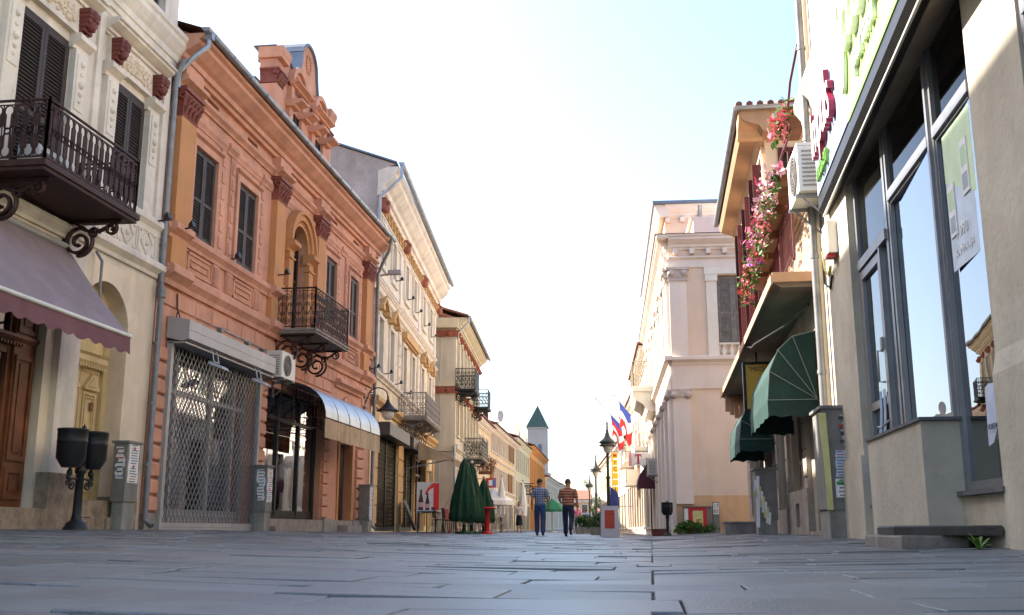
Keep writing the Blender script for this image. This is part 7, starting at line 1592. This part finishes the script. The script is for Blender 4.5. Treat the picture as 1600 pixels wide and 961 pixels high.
for i in range(2):
    loc = gl(-7.6+i*.5, 53+i*5); r, h = .22, 2.75; t = thing('white_parasol', ('near' if i == 0 else 'far')+' closed white parasol standing at the edge of the cafe terrace', 'parasol', loc, group='closed white parasols'); x, y, z = loc
    b = MB(); b.lathe(x, y, [(r*.9, z+.9), (r, z+1.3), (r*.8, z+1.9), (r*.45, z+2.4), (.03, z+h)], 18, jit=lambda q, zz: 1+.15*sin(q*2.1)); b.build('canopy', WHITEC, t); b = MB(); b.tube([(x, y, z), (x, y, z+h+.1)], .025, 6); b.ball((x, y, z+h+.1), .05, 5); b.build('pole', ALU, t)
t = thing('terrace_fence', 'pale slatted fence round the cafe terrace beyond the green parasols', 'fence', gl(-7.4, 49)); x0, y0 = -8.6, 49.0; z = gz(-7.5, 49)
for k in range(5): part('post', ALU, t, (x0+.55*k-.03, x0+.55*k+.03, y0-.03, y0+.03, z, z+1.25))
b = MB()
for k in range(26): b.box(WORLD, x0+.04+.085*k, x0+.085*k+.08, y0-.012, y0+.012, z+.12, z+1.15)
b.build('slats', M('pale fence slat', (.48, .45, .40), .7, .12, 3, .1, 30), t)
for i, (px, py, rz, lb) in enumerate(((-7.4, 47.9, 20, 'light cane chair nearest the short parasol'), (-6.9, 48.2, 50, 'light cane chair just right of the nearest cane chair'), (-7.9, 48.3, -20, 'light cane chair closest to the slatted fence'))): cafe_chair(gl(px, py), rz, lb, M('cane', (.42, .34, .24), .7, .1, 4, 0), 'cane chairs by the terrace fence')
table(gl(-7.3, 48.6), .7, .7, .74, 'small square terrace table among the cane chairs', WHITET)
# hanging basket, dish, small signs
t = thing('hanging_basket', 'round hanging basket of brown green leaves and red blooms on the narrow house', 'flower basket', (-9.7, 61, 5)); bush('foliage', '', '', (-10.15, -9.25, 60.7, 61.3, 3.55, 4.35), 1500, 8, [LEAF, M('dry leaf', (.12, .07, .03), .7, .3, 10, 0), REDF], parent=t, size=(.03, .06)); part('trough', FBX, t, (-10.1, -9.3, 60.8, 61.2, 3.40, 3.58)); part('arm', IRONB, t, (-10.5, -9.6, 60.98, 61.02, 3.5, 3.54))
t = thing('satellite_dish', 'grey satellite dish on the roof of the yellow house', 'satellite dish', (-10.9, 70.6, 8.6)); b = MB(); c = (-10.25, 71.0, 7.95); n = 20
P = [c]; 
for rr, dd in ((.19, .03), (.37, .10)): P += [(c[0]+rr*.62*cos(2*pi*i/n), c[1]-dd, c[2]+rr*1.1*sin(2*pi*i/n)) for i in range(n)]
b.add(P, [(0, 1+i, 1+(i+1) % n) for i in range(n)]+[(1+i, 1+n+i, 1+n+(i+1) % n, 1+(i+1) % n) for i in range(n)], 0, True); b.build('reflector', M('dish grey', (.50, .50, .50), .5, .05, 3, 0), t); b = MB(); b.tube([(c[0], c[1]+.05, c[2]), (c[0]-.3, c[1]+.4, 7.3)], .04, 5); b.tube([(c[0], c[1], c[2]-.5), (c[0], c[1]-.6, c[2]-.1)], .02, 4); b.build('mast', ALU, t)
t = thing('small_sign', 'small red white and blue shop sign hanging beside the short parasol', 'sign', (-8.5, 54.5, 2.7)); part('sign_face', REDP, t, (-8.65, -8.1, 54.46, 54.54, 2.35, 2.85)); part('white_star', PAPER, t, (-8.5, -8.3, 54.45, 54.459, 2.45, 2.75)); part('blue_corner', INKB, t, (-8.28, -8.12, 54.45, 54.459, 2.4, 2.8)); part('arm', IRONB, t, (-9.4, -8.65, 54.49, 54.51, 2.8, 2.83))
for i, (a, F_, lb) in enumerate(((5, F6, 'round wrought iron sign nearest on the gabled house'), (12, F6, 'round wrought iron sign at the far end of the gabled house'), (5, F7, 'round wrought iron sign on the orange house'), (14, F7, 'farther round wrought iron sign on the orange house'))):
    t = thing('bracket_sign', lb, 'sign', F_(a, .6, 4), group='round iron signs on the far houses'); b = MB(); b.tube([F_(a, 0, 4.3), F_(a, 1.3, 4.3)], .04, 5); b.tube([F_(a, .3, 3.3), F_(a, .3, 4.3)], .03, 4); b.build('arm', IRONB, t); b = MB(); b.tube([F_(a, .75+.42*cos(2*pi*k/16), 3.75+.42*sin(2*pi*k/16)) for k in range(17)], .06, 5); b.tube(spiral(F_, a, .75, 3.75, .28, .05, 1.5, 0), .035, 4); b.build('scroll', IRONB, t)
# tree closing the street
t = thing('tree', 'pale green leafy tree at the far end of the street', 'tree', (-12.3, 225, 0)); R = random.Random(6)
b = MB(); b.tube([(-12.3, 225, -.3), (-12.25, 225, 2), (-12.5, 225.1, 4.2)], .3, 8, r2=.16)
for k in range(6): an = k*1.1; b.tube([(-12.4, 225, 3+k*.25), (-12.4+1.1*cos(an), 225+1.1*sin(an), 5+k*.3), (-12.4+1.9*cos(an), 225+1.9*sin(an), 6.4+k*.3)], .12, 5, r2=.03)
b.build('trunk', BROWND, t); b = MB(); TL = [M('tree leaf', (.09, .15, .035), .6, .3, 4, 0), M('tree leaf pale', (.15, .21, .06), .6, .3, 4, 0)]
cl = [(-12.4+R.gauss(0, 1.35), 225+R.gauss(0, 1.2), 6.0+R.gauss(0, 1.5), R.uniform(.4, .9)) for _ in range(26)]
for i in range(4200):
    c = R.choice(cl); d = [R.gauss(0, 1) for _ in range(3)]; l = sqrt(sum(q*q for q in d)); rr = c[3]*R.random()**.4; p = [c[j]+d[j]/l*rr for j in range(3)]; s = R.uniform(.08, .16); u = [R.gauss(0, 1) for _ in range(3)]; v = [R.gauss(0, 1) for _ in range(3)]
    P = lambda k, l_: tuple(p[j]+s*(k*u[j]+l_*v[j])*.7 for j in range(3)); b.q(P(-1, 0), P(0, -.6), P(1, 0), P(0, .6), m=R.choice((0, 1)))
b.build('crown', TL, t)
